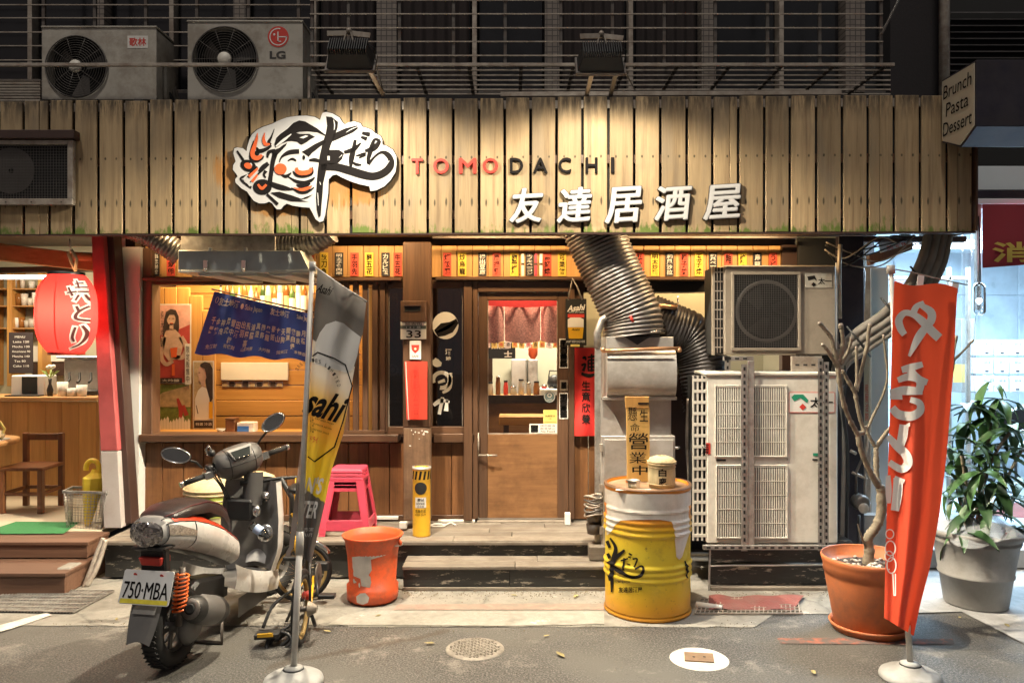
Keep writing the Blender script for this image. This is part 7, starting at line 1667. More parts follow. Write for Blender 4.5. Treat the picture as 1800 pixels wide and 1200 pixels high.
br_([(1540, 788, .06), (1532, 774, .06), (1525, 760, .06), (1521, 748, .06)], .017, .014)
br_([(1524, 756, .06), (1536, 728, .08), (1546, 708, .09), (1556, 682, .1), (1560, 655, .1), (1556, 620, .1), (1553, 590, .1)], .012, .010)
br_([(1541, 786, .06), (1552, 768, .1), (1566, 752, .14), (1590, 738, .2), (1630, 705, .26), (1660, 675, .3), (1674, 650, .3), (1676, 620, .3), (1681, 592, .3)], .019, .012)
br_([(1675, 634, .3), (1686, 624, .3), (1698, 612, .3), (1711, 598, .3)], .012, .010)
br_([(1522, 965, -.0), (1512, 935, -.03), (1507, 920, -.03)], .010, .004, 'shoot')
# ---------------------------------------------------------------- leafy plant in grey pot
gp = V((X(1715, 5.45), 5.45, .012))
tp2 = pot('grey_pot', 'big grey banded planter with a leafy plant beside the red flag', gp, [(0, .0), (.19, .0), (.198, .012), (.225, .20), (.231, .20), (.235, .215), (.230, .222), (.262, .42), (.272, .425), (.276, .445), (.27, .452), (.276, .47), (.296, .475), (.302, .50), (.296, .512), (.275, .508), (.255, .44), (0, .43)], m_pot_grey)
MB().lathe([(0, .44), (.256, .435)], gp, 30).build('soil', m_soil, tp2)
lp_ = T('leafy_plant', 'bushy dark green plant with long drooping leaves in the grey pot', 'plant', gp + V((0, 0, .44)))
stems = [[(1708, 950, 0), (1706, 905, -.02), (1700, 860, -.06), (1690, 800, -.1)], [(1712, 950, 0), (1722, 880, .0), (1734, 800, .02), (1742, 740, .04)], [(1718, 950, .02), (1745, 890, .06), (1775, 830, .1), (1796, 790, .14)], [(1715, 950, .0), (1728, 860, -.05), (1748, 800, -.1), (1775, 760, -.12)], [(1706, 945, .0), (1692, 900, .05), (1680, 850, .1)]]
for s in stems: MB().tube(spline([tuple(P(a, b, 5.45 + d)) for a, b, d in s], 5), .011, 7).build('stem', m_bark, lp_)
o = MB()                                                          # one leaf: folded blade, arched
n_ = 7
for i in range(n_ + 1):
    t_ = i / n_; w_ = .034 * math.sin(math.pi * min(1, t_ * .94 + .06)) ** .8 * (1 - .25 * t_); zz = .03 * math.sin(t_ * 2.2) - .075 * t_ * t_; x_ = .2 * t_
    o.add([(x_, -w_, zz + .008), (x_, 0, zz), (x_, w_, zz + .008)], [])
for i in range(n_):
    for j in range(2): o.f.append((i * 3 + j, i * 3 + j + 1, i * 3 + j + 4, i * 3 + j + 3)); o.sm.append(True)
leaf0 = None; rr = random.Random(21)
cl = [(1690, 800, -.1), (1683, 845, .1), (1742, 735, .04), (1735, 790, .0), (1796, 785, .14), (1775, 755, -.12), (1748, 800, -.1), (1705, 860, -.08), (1765, 835, .05), (1720, 712, .05), (1755, 702, .05), (1700, 745, .0), (1790, 720, .1), (1722, 880, -.12), (1672, 790, .05), (1745, 850, -.15), (1700, 905, -.1), (1675, 880, .0), (1780, 880, .05), (1800, 850, .1), (1712, 780, -.16), (1735, 905, -.16), (1665, 830, -.05), (1700, 715, .1), (1775, 795, -.1), (1760, 760, .1), (1725, 830, -.2), (1690, 935, -.12), (1785, 930, -.05), (1740, 672, .08), (1790, 760, .0)]
for (px, py, d) in cl:
    c = P(px, py, 5.45 + d); n2 = rr.randint(5, 7); a0 = rr.uniform(0, 6)
    for k in range(n2):
        az = a0 + k * 6.283 / n2 + rr.uniform(-.25, .25); el = rr.uniform(-.35, 1.05); s_ = rr.uniform(.7, 1.45)
        if leaf0 is None: leaf0 = o.build('leaf', m_leaf, lp_); m0 = WL[leaf0.name].copy(); lf = leaf0; lf.data.transform(Matrix.Translation(m0))
        else: lf = link(bpy.data.objects.new('leaf', leaf0.data), lp_, c)
        WL[lf.name] = c; lf.location = c - WL[lp_.name]; lf.rotation_euler = (rr.uniform(-.3, .3), el, az); lf.scale = (s_, s_ * rr.uniform(.7, 1.1), s_)
pw = T('plastic_wrap', 'clear plastic sheet wrapped round the plant stem and draped over the grey pot', 'plastic sheet', gp + V((0, 0, .5)))
def wrapf(u, v):
    a = 6.283 * u; r_ = .055 + .02 * math.sin(3 * a) + (.22 * max(0, v - .62) / .38) ** 1.0 * (1 + .2 * math.sin(5 * a + 1)); z = .96 - .46 * v - (.05 * math.sin(2 * a + .5) + .02) * max(0, v - .6) * 2
    return gp + V((-.03 + r_ * math.cos(a), -.05 + r_ * math.sin(a), z + .02 * math.sin(4 * a)))
MB().grid(wrapf, 36, 16).build('sheet', m_plastic_wrap, pw)

# ---------------------------------------------------------------- flags
def pole_base(t, c):
    MB().lathe([(0, .03), (.055, .075), (.062, .07), (.075, .052), (.13, .042), (.15, .03), (.157, .012), (.155, .0), (0, 0)][1:], c, 44).build('base', m_base, t)
    MB().lathe([(.018, .055), (.05, .078), (.052, .082), (.03, .092), (.018, .094)], c, 28).build('socket', m_base, t)
fr_ = T('red_flag', 'tall red banner flag with cream brush characters on a white pole', 'flag', G(1600, 1185))
b = G(1600, 1192); topp = P(1566, 470, 4.36)
MB().tube([b + V((0, 0, .06)), b.lerp(topp, .5), topp], [.016, .014, .012], 12).build('pole', m_pole, fr_)
pole_base(fr_, b)
MB().tube([topp + V((0, 0, -.035)), topp + V((.0, 0, .012))], .022, 12).build('cap', m_pole, fr_); MB().tube([P(1565, 472, 4.36), P(1600, 478, 4.34), P(1650, 490, 4.32), P(1701, 501, 4.30)], .004, 6).build('cross_rod', m_iron_pale, fr_)
for px, py in ((1619, 484), (1680, 497)): MB().bar(P(px, py, 4.33), P(px - 2, py + 18, 4.325), .034, .004, up=(0, 1, 0)).build('loop_tab', m_print_white, fr_)
Lx = [(493, 1572), (560, 1569), (700, 1565), (850, 1560), (1000, 1556), (1085, 1554)]; Rx = [(507, 1683), (560, 1680), (650, 1676), (800, 1664), (900, 1652), (1000, 1634), (1060, 1618), (1117, 1606)]
def interp(tab, y):
    if y <= tab[0][0]: return tab[0][1]
    for (a, p), (c, q) in zip(tab, tab[1:]):
        if y <= c: return p + (q - p) * (y - a) / (c - a)
    return tab[-1][1]
def fY(px, py):
    l, r_ = interp(Lx, py), interp(Rx, py); u = (px - l) / max(r_ - l, 1); v = (py - 500) / 600; k = .25 + .75 * max(0, v)
    return 4.215 + k * (.055 * math.sin(6.0 * u + 1.0 + 1.2 * v) + .02 * math.sin(13 * u - 2 * v)) + .02 * math.sin(v * 5) + .0035 * math.sin(px * .05 + py * .021 + 2 * math.sin(py * .011))  * max(0, v)
def ff(off): return lambda px, py: P(px, py, fY(px, py) - off)
def fgrid(u, v):
    yl = 493 + (1085 - 493) * v; yr = 507 + (1117 - 507) * v; xl_, xr_ = interp(Lx, yl), interp(Rx, yr)
    py = yl + (yr - yl) * u + 5 * math.sin(u * 6.3) * (1 - v) * (1 if v < .02 else 0); return ff(0)(xl_ + (xr_ - xl_) * u, py)
MB().grid(fgrid, 60, 110).build('cloth', m_flag_red, fr_)
yk = [brush((1590, 588, 11), (1583, 577, 13.4), (1580, 562, 13.4), (1590, 550, 11), (1606, 553, 11), (1622, 565, 14.6), (1638, 582, 15.9), (1651, 594, 15.9)), brush((1604, 556, 12.2), (1610, 540, 11), (1624, 531, 6.1)), brush((1618, 536, 8.5), (1636, 548, 14.6), (1637, 562, 14.6), (1628, 574, 13.4), (1614, 594, 14.6), (1598, 626, 4.9)),
      brush((1585, 650, 11), (1600, 646, 13.4), (1622, 640, 9.8)), brush((1578, 668, 9.8), (1600, 662, 13.4), (1630, 672, 11)), brush((1594, 644, 13.4), (1606, 658, 13.4), (1618, 672, 14.6), (1614, 690, 13.4)), brush((1564, 690, 9.8), (1590, 686, 15.9), (1622, 688, 11)), brush((1568, 716, 13.4), (1580, 728, 15.9), (1602, 731, 15.9), (1617, 722, 14.6), (1616, 708, 12.2), (1600, 702, 9.8)), brush((1564, 698, 7.3), (1586, 696, 12.2)),
      brush((1589, 746, 15.9), (1587, 764, 17.1), (1582, 784, 14.6)), brush((1561, 766, 9.8), (1575, 782, 14.6), (1592, 798, 15.9), (1596, 814, 15.9), (1584, 824, 13.4), (1563, 812, 11)), brush((1594, 745, 12.2), (1597, 750, 6.1)), brush((1561, 835, 8.5), (1562, 862, 11), (1562, 884, 7.3)), brush((1579, 840, 17.1), (1577, 870, 17.1), (1573, 897, 14.6)), brush((1572, 840, 9.8), (1590, 846, 7.3))]
decal('lettering', cut(cut(yk, 2.5), 5, 1), m_print_white, fr_, fn=ff(.009))
sk = [ring(1564, 938, 8, 9, 2, 20), ring(1565, 963, 10, 14, 2.2, 22), ring(1567, 993, 9, 15, 2.2, 22), ring(1563, 977, 8, 10, 2, 18), ([(1568, 1008), (1570.5, 1008), (1572.5, 1046), (1570.5, 1046)], [(0, 1, 2, 3)]), ([(1573, 1008), (1575, 1008), (1575, 1046), (1573.4, 1046)], [(0, 1, 2, 3)]), rect(1570.5, 1044.5, 1575, 1046.5), oval(1565, 977, 1.2, 1.2, 8), oval(1563, 1000, 1.2, 1.2, 8)]
decal('skewer_drawing', cut(cut(sk, 2.5), 5, 1), m_print_white, fr_, fn=ff(.009))

ba = T('beer_flag', 'grey and yellow beer banner flag folded round its white pole', 'flag', G(517, 1190))
b = G(516, 1200); topp = P(549, 464, 4.34)
MB().tube([b + V((0, 0, .06)), b.lerp(topp, .33)], .017, 12).build('lower_pole', m_pole, ba); MB().tube([b.lerp(topp, .31), topp], [.0165, .0125], 12).build('pole', m_pole, ba)
MB().tube([b.lerp(topp, .30), b.lerp(topp, .355)], .021, 12).build('joint_collar', m_pole, ba); MB().tube([topp + V((0, 0, -.04)), topp + V((0, 0, .012))], .019, 12).build('cap', m_pole, ba); pole_base(ba, b)
MB().tube([P(552, 468, 4.33), P(600, 502, 4.33), P(645, 530, 4.33)], .005, 6).build('cross_rod', m_pole, ba)
def polx(py): return 549 - (py - 464) / (1150 - 464) * 31
AL = [(474, 558), (560, 552), (620, 548), (700, 543), (800, 538), (880, 533), (1000, 527)]; AR = [(530, 644), (585, 638), (620, 628), (700, 614), (760, 604), (825, 583), (880, 572), (985, 548)]
def aY(px, py):
    l, r_ = interp(AL, py - 15), interp(AR, py + 20); u = (px - l) / max(r_ - l, 1); v = (py - 474) / 500
    return 4.335 - .05 * math.sin(u * 2.6 + .2) * (.3 + v) + .02 * math.sin(9 * u + 3 * v) + .003 * math.sin(px * .12 + py * .05 + math.sin(py * .03))
def af(off): return lambda px, py: P(px, py, aY(px, py) - off)
def ag(u, v):
    yl, yr = 474 + 500 * v, 530 + 462 * v; return af(0)(interp(AL, yl) + (interp(AR, yr) - interp(AL, yl)) * u, yl + (yr - yl) * u)
m_beer = uvramp('beer_print', [(.0, (.50, .48, .45)), (.03, (.30, .29, .27)), (.09, (.10, .095, .09)), (.15, (.14, .13, .12)), (.255, (.09, .085, .08)), (.256, (.62, .59, .54)), (.36, (.66, .60, .50)), (.44, (.70, .46, .12)), (.52, (.74, .36, .05)), (.62, (.76, .52, .04)), (.775, (.74, .60, .03)), (.776, (.10, .095, .09)), (1, (.11, .10, .10))], .6, 1, .02, .25)
MB().grid(ag, 40, 110).build('cloth', m_beer, ba)
# narrow fold showing on the other side of the pole
MB().grid(lambda u, v: P((536 - 30 * v) + (14 - 6 * v) * u - (4 if v > .95 else 0), 720 + 258 * v, 4.36 + .03 * u + .012 * math.sin(v * 20)), 4, 30).build('folded_edge', uvramp('beer_fold', [(.0, (.40, .32, .30)), (.5, (.32, .26, .25)), (.52, (.10, .09, .09)), (1, (.2, .18, .19))], .6, 1, .03, .25), ba)
dome = [poly([(556, 600), (562, 585), (573, 570), (590, 564), (604, 568), (618, 580), (634, 592), (628, 625), (620, 650), (610, 655), (553, 640), (550, 625)])]
decal('foam', cut(cut(dome, 2.5), 4, 1), m_paper, ba, fn=af(.005))
am = [word('Asahi', 571, 509, 25, 16, .02, .3, rot=16), brush((549, 626, 2), (558, 619, 2.2), (588, 630, 2.4), (607, 641, 2.4), (619, 678, 2.2), (603, 740, 2.2), (588, 785, 2.6), (553, 811, 3), (541, 802, 2.4), per=1), word('sahi', 573, 712, 64, 50, .03, .28, rot=16), word('は、生', 548, 745, 6, 30, 0), word('DRY BEER FRESH', 570, 740, 34, 3, 0, 0, rot=18), word('SUPERIOR AROMA', 567, 749, 34, 3, 0, 0, rot=18), word('BREWED SINCE', 564, 758, 30, 3, 0, 0, rot=18)]
decal('lettering', cut(cut(am, 2.5), 4, 1), m_ink, ba, fn=af(.008))
arc = []
for i, chh in enumerate('BREWERIES LIMITED'):
    if chh == ' ': continue
    a = R(-150 + i * 8.4); arc.append(word(chh, 557 + 40 * math.cos(a) , 680 + 46 * math.sin(a) + 10 * math.cos(a), 3.6, 6.4, .0, rot=math.degrees(a) + 90))
decal('arched_lettering', cut(arc, 3), m_ink_soft, ba, fn=af(.008)); decal('red_writing', cut([word('ドライ', 552, 772, 14, 11, .02, rot=12)], 3), m_print_red, ba, fn=af(.008))
decal('white_lettering', cut(cut([word("N'S", 553, 853, 28, 30, .03, .2, rot=4), word('TER', 545, 895, 28, 30, .03, .2, rot=4), word('SUPER DRY', 541, 930, 20, 6, 0), word('DRAFT', 540, 940, 18, 6, 0)], 2.5), 4, 1), m_print_white, ba, fn=af(.008))
# ---------------------------------------------------------------- entrance hall of the neighbour: banner, mailboxes, bottle lamp
mb_ = T('maroon_banner', 'maroon banner with a gold character over the neighbour entrance', 'banner', P(1770, 470, 6.25)); MB().grid(lambda u, v: P(1727 + 190 * u, 359 + (112 - 14 * u) * v, 6.25 + .01 * math.sin(u * 14)), 20, 6).build('cloth', m_maroon, mb_); decal('lettering', [word('消', 1780, 443, 72, 36, .025), word('防', 1868, 440, 72, 36, .02)], m_gold, mb_, 6.228)
bl_ = T('bottle_lamp', 'clear glass bottle lamp hanging from a cord in the neighbour entrance', 'lamp', P(1722, 555, 6.0)); MB().tube([P(1720, 380, 6.0), P(1722, 420, 6.0), P(1723, 495, 6.0)], .006, 6).build('cord', m_black, bl_); MB().lathe([(.012, .12), (.03, .11), (.045, .085), (.045, -.10), (.03, -.125), (0, -.125)], P(1721, 525, 6.0), 18).build('bottle', m_clear, bl_); MB().ball(P(1721, 528, 6.0), .02, 10, 8).build('bulb', m_tube_cool, bl_)
MB().tube([P(1715, 556, 6.0), P(1708, 640, 6.0), P(1722, 760, 5.98), P(1712, 860, 5.95)], .003, 5).build('thread', m_clear, bl_)
for i in range(3):
    for j in range(3):
        px, py = 1722 + j * 27, 597 + i * 32
        t = T('mailbox', 'white wall mailbox, %s row from the top, %s from the left' % (ORD[i], ORD[j]), 'mailbox', P(px + 12, py + 30, 8.2), 'mailboxes in the neighbour hall')
        B('box', m_mailbox, t, px, px + 25, py, py + 28, 8.2, 8.42, .008); B('slot', m_purple, t, px + 10, px + 16, py + 22, py + 24, 8.195, 8.199, 0); decal('name_tag', [word('3F-%d' % (i * 3 + j + 1), px + 13, py + 8, 11, 3.4, .01)], M('tag_blue', (.05, .08, .25), .6) if i + j == 0 else bpy.data.materials['tag_blue'], t, 8.196)
rm = T('red_mat', 'red floor mat just inside the neighbour entrance', 'mat', P(1780, 895, 8)); MB().add([G(1738, 905, zF2 + .004), G(1830, 912, zF2 + .004), G(1830, 884, zF2 + .004), G(1742, 882, zF2 + .004)], [(0, 1, 2, 3)]).build('mat', m_pink_rug, rm)
st_ = T('bent_chair', 'black bent tube chair in the neighbour hall behind the plant', 'chair', P(1790, 870, 6.9))
for dx in (0, .35):
    MB().tube([P(1786, 760, 6.9) + V((dx, 0, 0)), P(1785, 820, 6.9) + V((dx, 0, 0)), P(1788, 868, 6.9) + V((dx, 0, 0)), P(1800, 872, 6.9) + V((dx, .3, 0))], .012, 8).build('frame', m_black, st_)
W('seat', m_black, st_, X(1785, 6.9), X(1785, 6.9) + .36, 6.9, 7.25, Z(795, 6.9), Z(788, 6.9), .008)
W('backrest', m_black, st_, X(1785, 6.9), X(1785, 6.9) + .36, 7.24, 7.27, Z(770, 6.9), Z(720, 6.9), .008)
hg = T('hanging_sign', 'slanted pale notice with red writing under the eave by the wires', 'sign', P(1575, 440, 6.3)); 
MB().prism([P(1545, 424, 6.3), P(1601, 406, 6.3), P(1602, 428, 6.3), P(1549, 444, 6.3)], (0, .02, 0)).build('board', m_cool_wall, hg); decal('lettering', [word('美食街', 1577, 431, 40, 8, .01, rot=-17)], m_print_red, hg, 6.297)
MB().prism([P(1528, 448, 6.32), P(1605, 424, 6.32), P(1605, 438, 6.32), P(1530, 466, 6.32)], (0, .06, 0)).build('wooden_bracket', m_chair, hg)
vs2 = T('vertical_notice', 'cream vertical strip with faint red writing beside the pale pier', 'sign', P(1525, 700, 6.4)); B('strip', m_sign_cream, vs2, 1518, 1529, 600, 760, 6.40, 6.412, .002); decal('lettering', column('租屋洽詢', 1523.5, 675, 740, 6, 0), m_print_red, vs2, 6.398)
# ---------------------------------------------------------------- scooter
sb = G(301, 1168); hv = V((.14, 1, 0)).normalized(); LN = R(.8); rv = V((hv.y, -hv.x, 0)); 
sct = T('motor_scooter', 'white, grey and red motor scooter parked facing the shop', 'scooter', sb)
def S(a, b, c): return sb + hv * a + rv * (b * math.cos(LN) + c * math.sin(LN)) + V((0, 0, c * math.cos(LN) - b * math.sin(LN)))   # leans a little to its right
def wheel(parent, c, r, wt, ax, mt, mr, name='wheel', spokes=5, tw=None):
    ax = V(ax).normalized(); pr = []
    w_ = MB().lathe([(r * .62, -wt * .32), (r * .80, -wt * .46), (r * .93, -wt * .42), (r * .99, -wt * .22), (r, 0), (r * .99, wt * .22), (r * .93, wt * .42), (r * .80, wt * .46), (r * .62, wt * .32), (r * .60, 0), (r * .62, -wt * .32)], c, 36, ax).build(name, mt, parent)
    MB().lathe([(r * .63, -wt * .30), (r * .58, -wt * .2), (r * .58, wt * .2), (r * .63, wt * .30)], c, 30, ax).build('rim', mr, w_)
    e1 = ax.orthogonal().normalized(); e2 = ax.cross(e1); tr = MB()
    for k in range(44):
        a = 2 * math.pi * k / 44; d = e1 * math.cos(a) + e2 * math.sin(a); tg = ax.cross(d)
        for q in (-1, 1): tr.obox(V(c) + d * r * 1.0 + ax * q * wt * .2, d * .004, tg * .006 + ax * q * .006, ax * .016)
    tr.build('tread', mt, w_)['kind'] = 'stuff'
    for k in range(spokes):
        a = 2 * math.pi * k / spokes; d = e1 * math.cos(a) + e2 * math.sin(a)
        MB().bar(V(c) + d * r * .1, V(c) + d * r * .6, .03, .012, up=ax).build('spoke', mr, w_)
    MB().lathe([(0, -wt * .35), (r * .18, -wt * .3), (r * .18, wt * .3), (0, wt * .35)], c, 16, ax).build('hub', mr, w_)
    return w_
RW = .225
wheel(sct, S(0, 0, RW), RW, .12, rv, m_rubber, m_scoot_grey)
sd = V((math.sin(.35), math.cos(.35), 0)); 
wheel(sct, S(1.27, 0, RW), RW, .11, (rv * math.cos(.45) - hv * math.sin(.45)), m_rubber, m_scoot_grey)
# lofted rear body, sliced into bands
secs = [(-.235, .735, .845, .08), (-.21, .712, .868, .10), (-.13, .68, .874, .125), (0, .635, .85, .15), (.12, .59, .81, .158), (.30, .52, .735, .152), (.45, .455, .65, .135), (.56, .40, .59, .115)]
def body(s, t):                         # s 0..1 tail to front, t angle: 0 = right side middle, +pi/2 top, -pi/2 bottom
    n = len(secs) - 1; x = s * n; i = min(int(x), n - 1); f = x - i
    f = f * f * (3 - 2 * f) * .5 + f * .5
    a, zb_, zt_, hw = (secs[i][k] + (secs[i + 1][k] - secs[i][k]) * f for k in range(4))
    ct, st2 = math.cos(t), math.sin(t); pw_ = .72
    bx2 = hw * math.copysign(abs(ct) ** pw_, ct) * (1 if st2 > 0 else (1 - .35 * abs(st2) ** 2)); bz = (zb_ + zt_) / 2 + (zt_ - zb_) / 2 * math.copysign(abs(st2) ** pw_, st2)
    return S(a, bx2, bz)
def band(name, mat, s0, s1, t0, t1, off=0, nu=24, nv=8, tf=None):
    def f(u, v):
        s = s0 + (s1 - s0) * u; a, b_2 = (t0(u) if callable(t0) else t0), (t1(u) if callable(t1) else t1); t = a + (b_2 - a) * v
        p = body(s, t)
        if off: c = body(s, math.pi / 2); c = V((c.x, c.y, (body(s, math.pi / 2).z + body(s, -math.pi / 2).z) / 2)); p = p + (p - c).normalized() * off
        return p
    return MB().grid(f, nu, nv).build(name, mat, sct)
PI = math.pi
band('under_body', m_black, .02, 1, -PI * .98, -.02 * PI, 0, 24, 14)
for sg in (0, 1):
    m_ = (lambda t: t) if sg == 0 else (lambda t: PI - t)
    band('side_panel', m_scoot_white, .10, .97, m_(-.30 * PI), m_(.16 * PI), .006)
    band('red_stripe', m_scoot_red, .22, .97, m_(.165 * PI), m_(.33 * PI), .007)
    band('indicator_lens', m_lens, .13, .40, (lambda u: m_(-.02 * PI)) , (lambda u: m_((.14 - .12 * u) * PI)), .010, 12, 4)
    band('tail_edge', m_scoot_white, .0, .14, m_(-.30 * PI), m_(.2 * PI), .005, 8, 6)
for sg in (0, 1):                          # dark seams between the panels
    for t_ in (-.30, .163, .335):
        MB().tube([body(.10 + .87 * k / 24, t_ * PI if sg == 0 else PI - t_ * PI) + (rv if sg == 0 else -rv) * .006 for k in range(25)], .0035, 5).build('panel_seam', m_black, sct)
    for s_ in (.13, .40):
        MB().tube([body(s_, (-.29 + .44 * k / 8) * PI if sg == 0 else PI - (-.29 + .44 * k / 8) * PI) + (rv if sg == 0 else -rv) * .0085 for k in range(9)], .0022, 5).build('panel_seam', m_black, sct)
band('tail_top', m_scoot_panel, .0, .9, .18 * PI, .82 * PI, .003, 20, 10)
# tail lamp cap
def tl(u, v):
    t = -PI * .34 + v * (PI * .34 + PI * .42); x = math.cos(t); 
    p0, p1 = body(.08, PI - t), body(.08, t); q = p0.lerp(p1, u); return q - hv * (.035 + .03 * math.sin(PI * u)) + V((0, 0, 0))
MB().grid(tl, 12, 8).build('tail_lamp', m_taillens, sct)
MB().prism([S(-.25, -.10, .715), S(-.25, .10, .715), S(-.23, .085, .69), S(-.23, -.085, .69)], hv * .2).build('tail_underside', m_black, sct, .01)
MB().prism([S(-.225, -.065, .655), S(-.225, .065, .655), S(-.21, .055, .61), S(-.21, -.055, .61)], hv * .1).build('plate_lamp', m_print_red, sct, .005)
MB().prism([S(-.20, -.075, .70), S(-.20, .075, .70), S(-.17, .07, .45), S(-.17, -.07, .45)], hv * .05).build('plate_bracket', m_black, sct, .008)
# number plate, tipped back
pa, pbv = S(-.335, 0, .50), None
def plf(off): return lambda x, y: S(-.245 + y * .34 - off * .94, x, .505 + y * .94 - off * .34)
MB().solid([poly([(-.142, -.08), (-.135, -.087), (.135, -.087), (.142, -.08), (.142, .08), (.135, .087), (-.135, .087), (-.142, .08)])], lambda x, y: plf(0)(x, -y), hv * .004).build('number_plate', m_plate, sct)
npz = lambda shp: mapped(shp, lambda x, y: (x, -y))
MB().shapes(npz([word('750·MBA', 0, .012, .255, .085, 0), word('750·MBA', .0016, .0125, .255, .085, 0)]), plf(.003)).build('plate_characters', m_ink, sct); MB().shapes([rect(-.134, -.081, .134, -.058)], plf(.002)).build('plate_sticker', m_plate_yel, sct)
for x in (-.075, .075): MB().lathe([(0, 0), (.011, 0)], plf(.004)(x, .066), 10, (plf(.004)(x, .066) - plf(0)(x, .066))).build('plate_bolt', m_print_red, sct)
# mudguard flap
MB().grid(lambda u, v: S(-.235 - .08 * v, (-.085 + .17 * u) * (1 - .25 * v * v) , .415 - .19 * v + .02 * math.sin(PI * u)), 8, 8).build('mud_flap', m_scoot_grey, sct)
MB().grid(lambda u, v: S(-.23 + .13 * v, -.075 + .15 * u, .42 + .06 * math.sin(PI * v * .5) + .012 * math.sin(PI * u)), 6, 6).build('inner_guard', m_black, sct)
MB().grid(lambda u, v: S(-.05 + .26 * math.cos(2.6 - 1.7 * v), -.065 + .13 * u, .24 + .26 * math.sin(2.6 - 1.7 * v)), 6, 12).build('rear_fender', m_scoot_grey, sct)
# seat
seat = [(-.185, .872, .07, .02), (-.15, .892, .105, .04), (-.02, .912, .135, .05), (.15, .905, .14, .06), (.30, .868, .135, .075), (.42, .80, .115, .085), (.50, .715, .085, .07)]
def seatf(u, v):
    n = len(seat) - 1; x = u * n; i = min(int(x), n - 1); f = x - i; a, zt_, hw, th = (seat[i][k] + (seat[i + 1][k] - seat[i][k]) * f for k in range(4))
    t = -.25 + v * (PI + .5); return S(a, hw * math.cos(t), zt_ - th + th * math.copysign(abs(math.sin(t)) ** .75, math.sin(t)))
MB().grid(seatf, 28, 16).build('seat', m_seat, sct)
MB().tube([seatf(u / 20, .22) + V((0, 0, .002)) for u in range(21)], .004, 6).build('seat_piping', m_seat_red, sct)
# floor, leg shield
def shield(u, v):
    b = -.205 + .41 * u; z = .26 + .60 * v; a = .92 + .13 * (1 - (2 * u - 1) ** 2) * (1 - .3 * v) + .02 * v; k = 1 - .12 * max(0, v - .6) / .4 - .25 * max(0, .25 - v) / .25
    return S(a, b * k, z)
MB().grid(shield, 16, 14).build('inner_shield', m_scoot_panel, sct)
MB().grid(lambda u, v: shield(u, v) + hv * (.06 + .05 * math.sin(PI * u)) + V((0, 0, .0)), 16, 14).build('front_shield', m_scoot_white, sct)
for u0 in (0, 1):
    MB().grid(lambda u, v: shield(u0, v) + hv * (-.012 + .085 * u) + rv * ((.012 if u0 else -.012) * math.sin(PI * u)), 5, 14).build('shield_edge', m_scoot_white, sct)
MB().grid(lambda u, v: S(.54 + .42 * u, -.165 + .33 * v, .265 + .01 * math.cos(PI * (2 * v - 1)) - .02 * u * (1 - u)), 8, 8).build('floorboard', m_scoot_grey, sct)
for sg in (-1, 1):
    MB().grid(lambda u, v: S(.40 + .60 * u, sg * (.168 + .012 * math.sin(PI * v)) * (1 - .0 * u), .36 - .10 * u * (1 - .2 * v) - .15 * v + (.10 * (1 - u) ** 2)), 10, 5).build('floor_skirt', m_scoot_white, sct)
    MB().grid(lambda u, v: S(.50 + .40 * u, sg * .14, .22 - .12 * v), 6, 3).build('lower_skirt', m_black, sct)
MB().lathe([(0, 0), (.06, .0), (.062, .01), (.05, .02), (0, .02)], S(.93, .11, .52), 24, -hv + V((0, 0, .2))).build('filler_cap', m_chrome, sct)
MB().lathe([(0, 0), (.03, .0), (.034, .012), (.012, .016), (.012, .022), (0, .022)], S(.955, .10, .76), 20, -hv).build('ignition_switch', m_chrome, sct)
MB().prism([S(.90, -.16, .74), S(.90, .02, .74), S(.90, .02, .60), S(.90, -.16, .60)], hv * .08).build('glove_box', m_black, sct, .012)
MB().ball(S(.90, .06, .67), (.03, .03, .04), 10, 8).build('bag_hook', m_chrome, sct)
# engine, muffler, shock
MB().prism([S(-.02, .05, .20), S(.50, .05, .17), S(.52, .05, .36), S(.2, .05, .42), S(-.04, .05, .30)], rv * -.16).build('engine_case', m_black, sct, .02)
MB().lathe([(0, 0), (.055, 0), (.062, .012), (.075, .05), (.078, .30), (.055, .36), (0, .37)], S(-.10, .165, .355), 24, hv + V((0, 0, -.36))).build('muffler', m_black, sct)
MB().lathe([(.074, .06), (.083, .08), (.083, .24), (.076, .26)], S(-.10, .165, .355), 20, hv + V((0, 0, -.36)), a0=-.6, a1=2.3).build('heat_shield', m_scoot_grey, sct)
MB().lathe([(.0, -.004), (.018, -.004), (.026, -.006), (.03, .004)], S(-.105, .165, .357), 16, hv + V((0, 0, -.36))).build('exhaust_outlet', m_matt_black, sct)
MB().lathe([(.03, .0), (.055, -.002), (.058, .01)], S(-.103, .165, .356), 20, hv + V((0, 0, -.36))).build('muffler_ring', m_iron, sct)
MB().tube([S(.25, .14, .30), S(.38, .08, .2), S(.42, 0, .22)], .018, 8).build('exhaust_pipe', m_iron, sct)
MB().lathe([(0, 0), (.09, .0), (.11, .02), (.09, .05), (0, .06)], S(.02, .075, .225), 20, rv).build('fan_cover', m_scoot_grey, sct)
MB().tube([S(-.10, .10, .26), S(-.10, .12, .58)], .018, 8).build('shock_rod', m_iron, sct)
o = MB(); pts = []
for k in range(110):
    a = k / 110 * 2 * PI * 10; p = S(-.10, .10, .33).lerp(S(-.10, .12, .55), k / 110); pts.append(p + rv * .034 * math.cos(a) + hv * .034 * math.sin(a))
o.tube(pts, .0065, 6); o.build('spring', m_spring, sct)
MB().tube([S(.33, -.12, .20), S(.27, -.2, .02), S(.24, -.21, .012)], .011, 8).build('kick_stand', m_iron, sct)
MB().tube([S(.35, -.11, .17), S(.32, -.13, .012), S(.32, .13, .012), S(.35, .11, .17)], .012, 8).build('centre_stand', m_iron, sct)
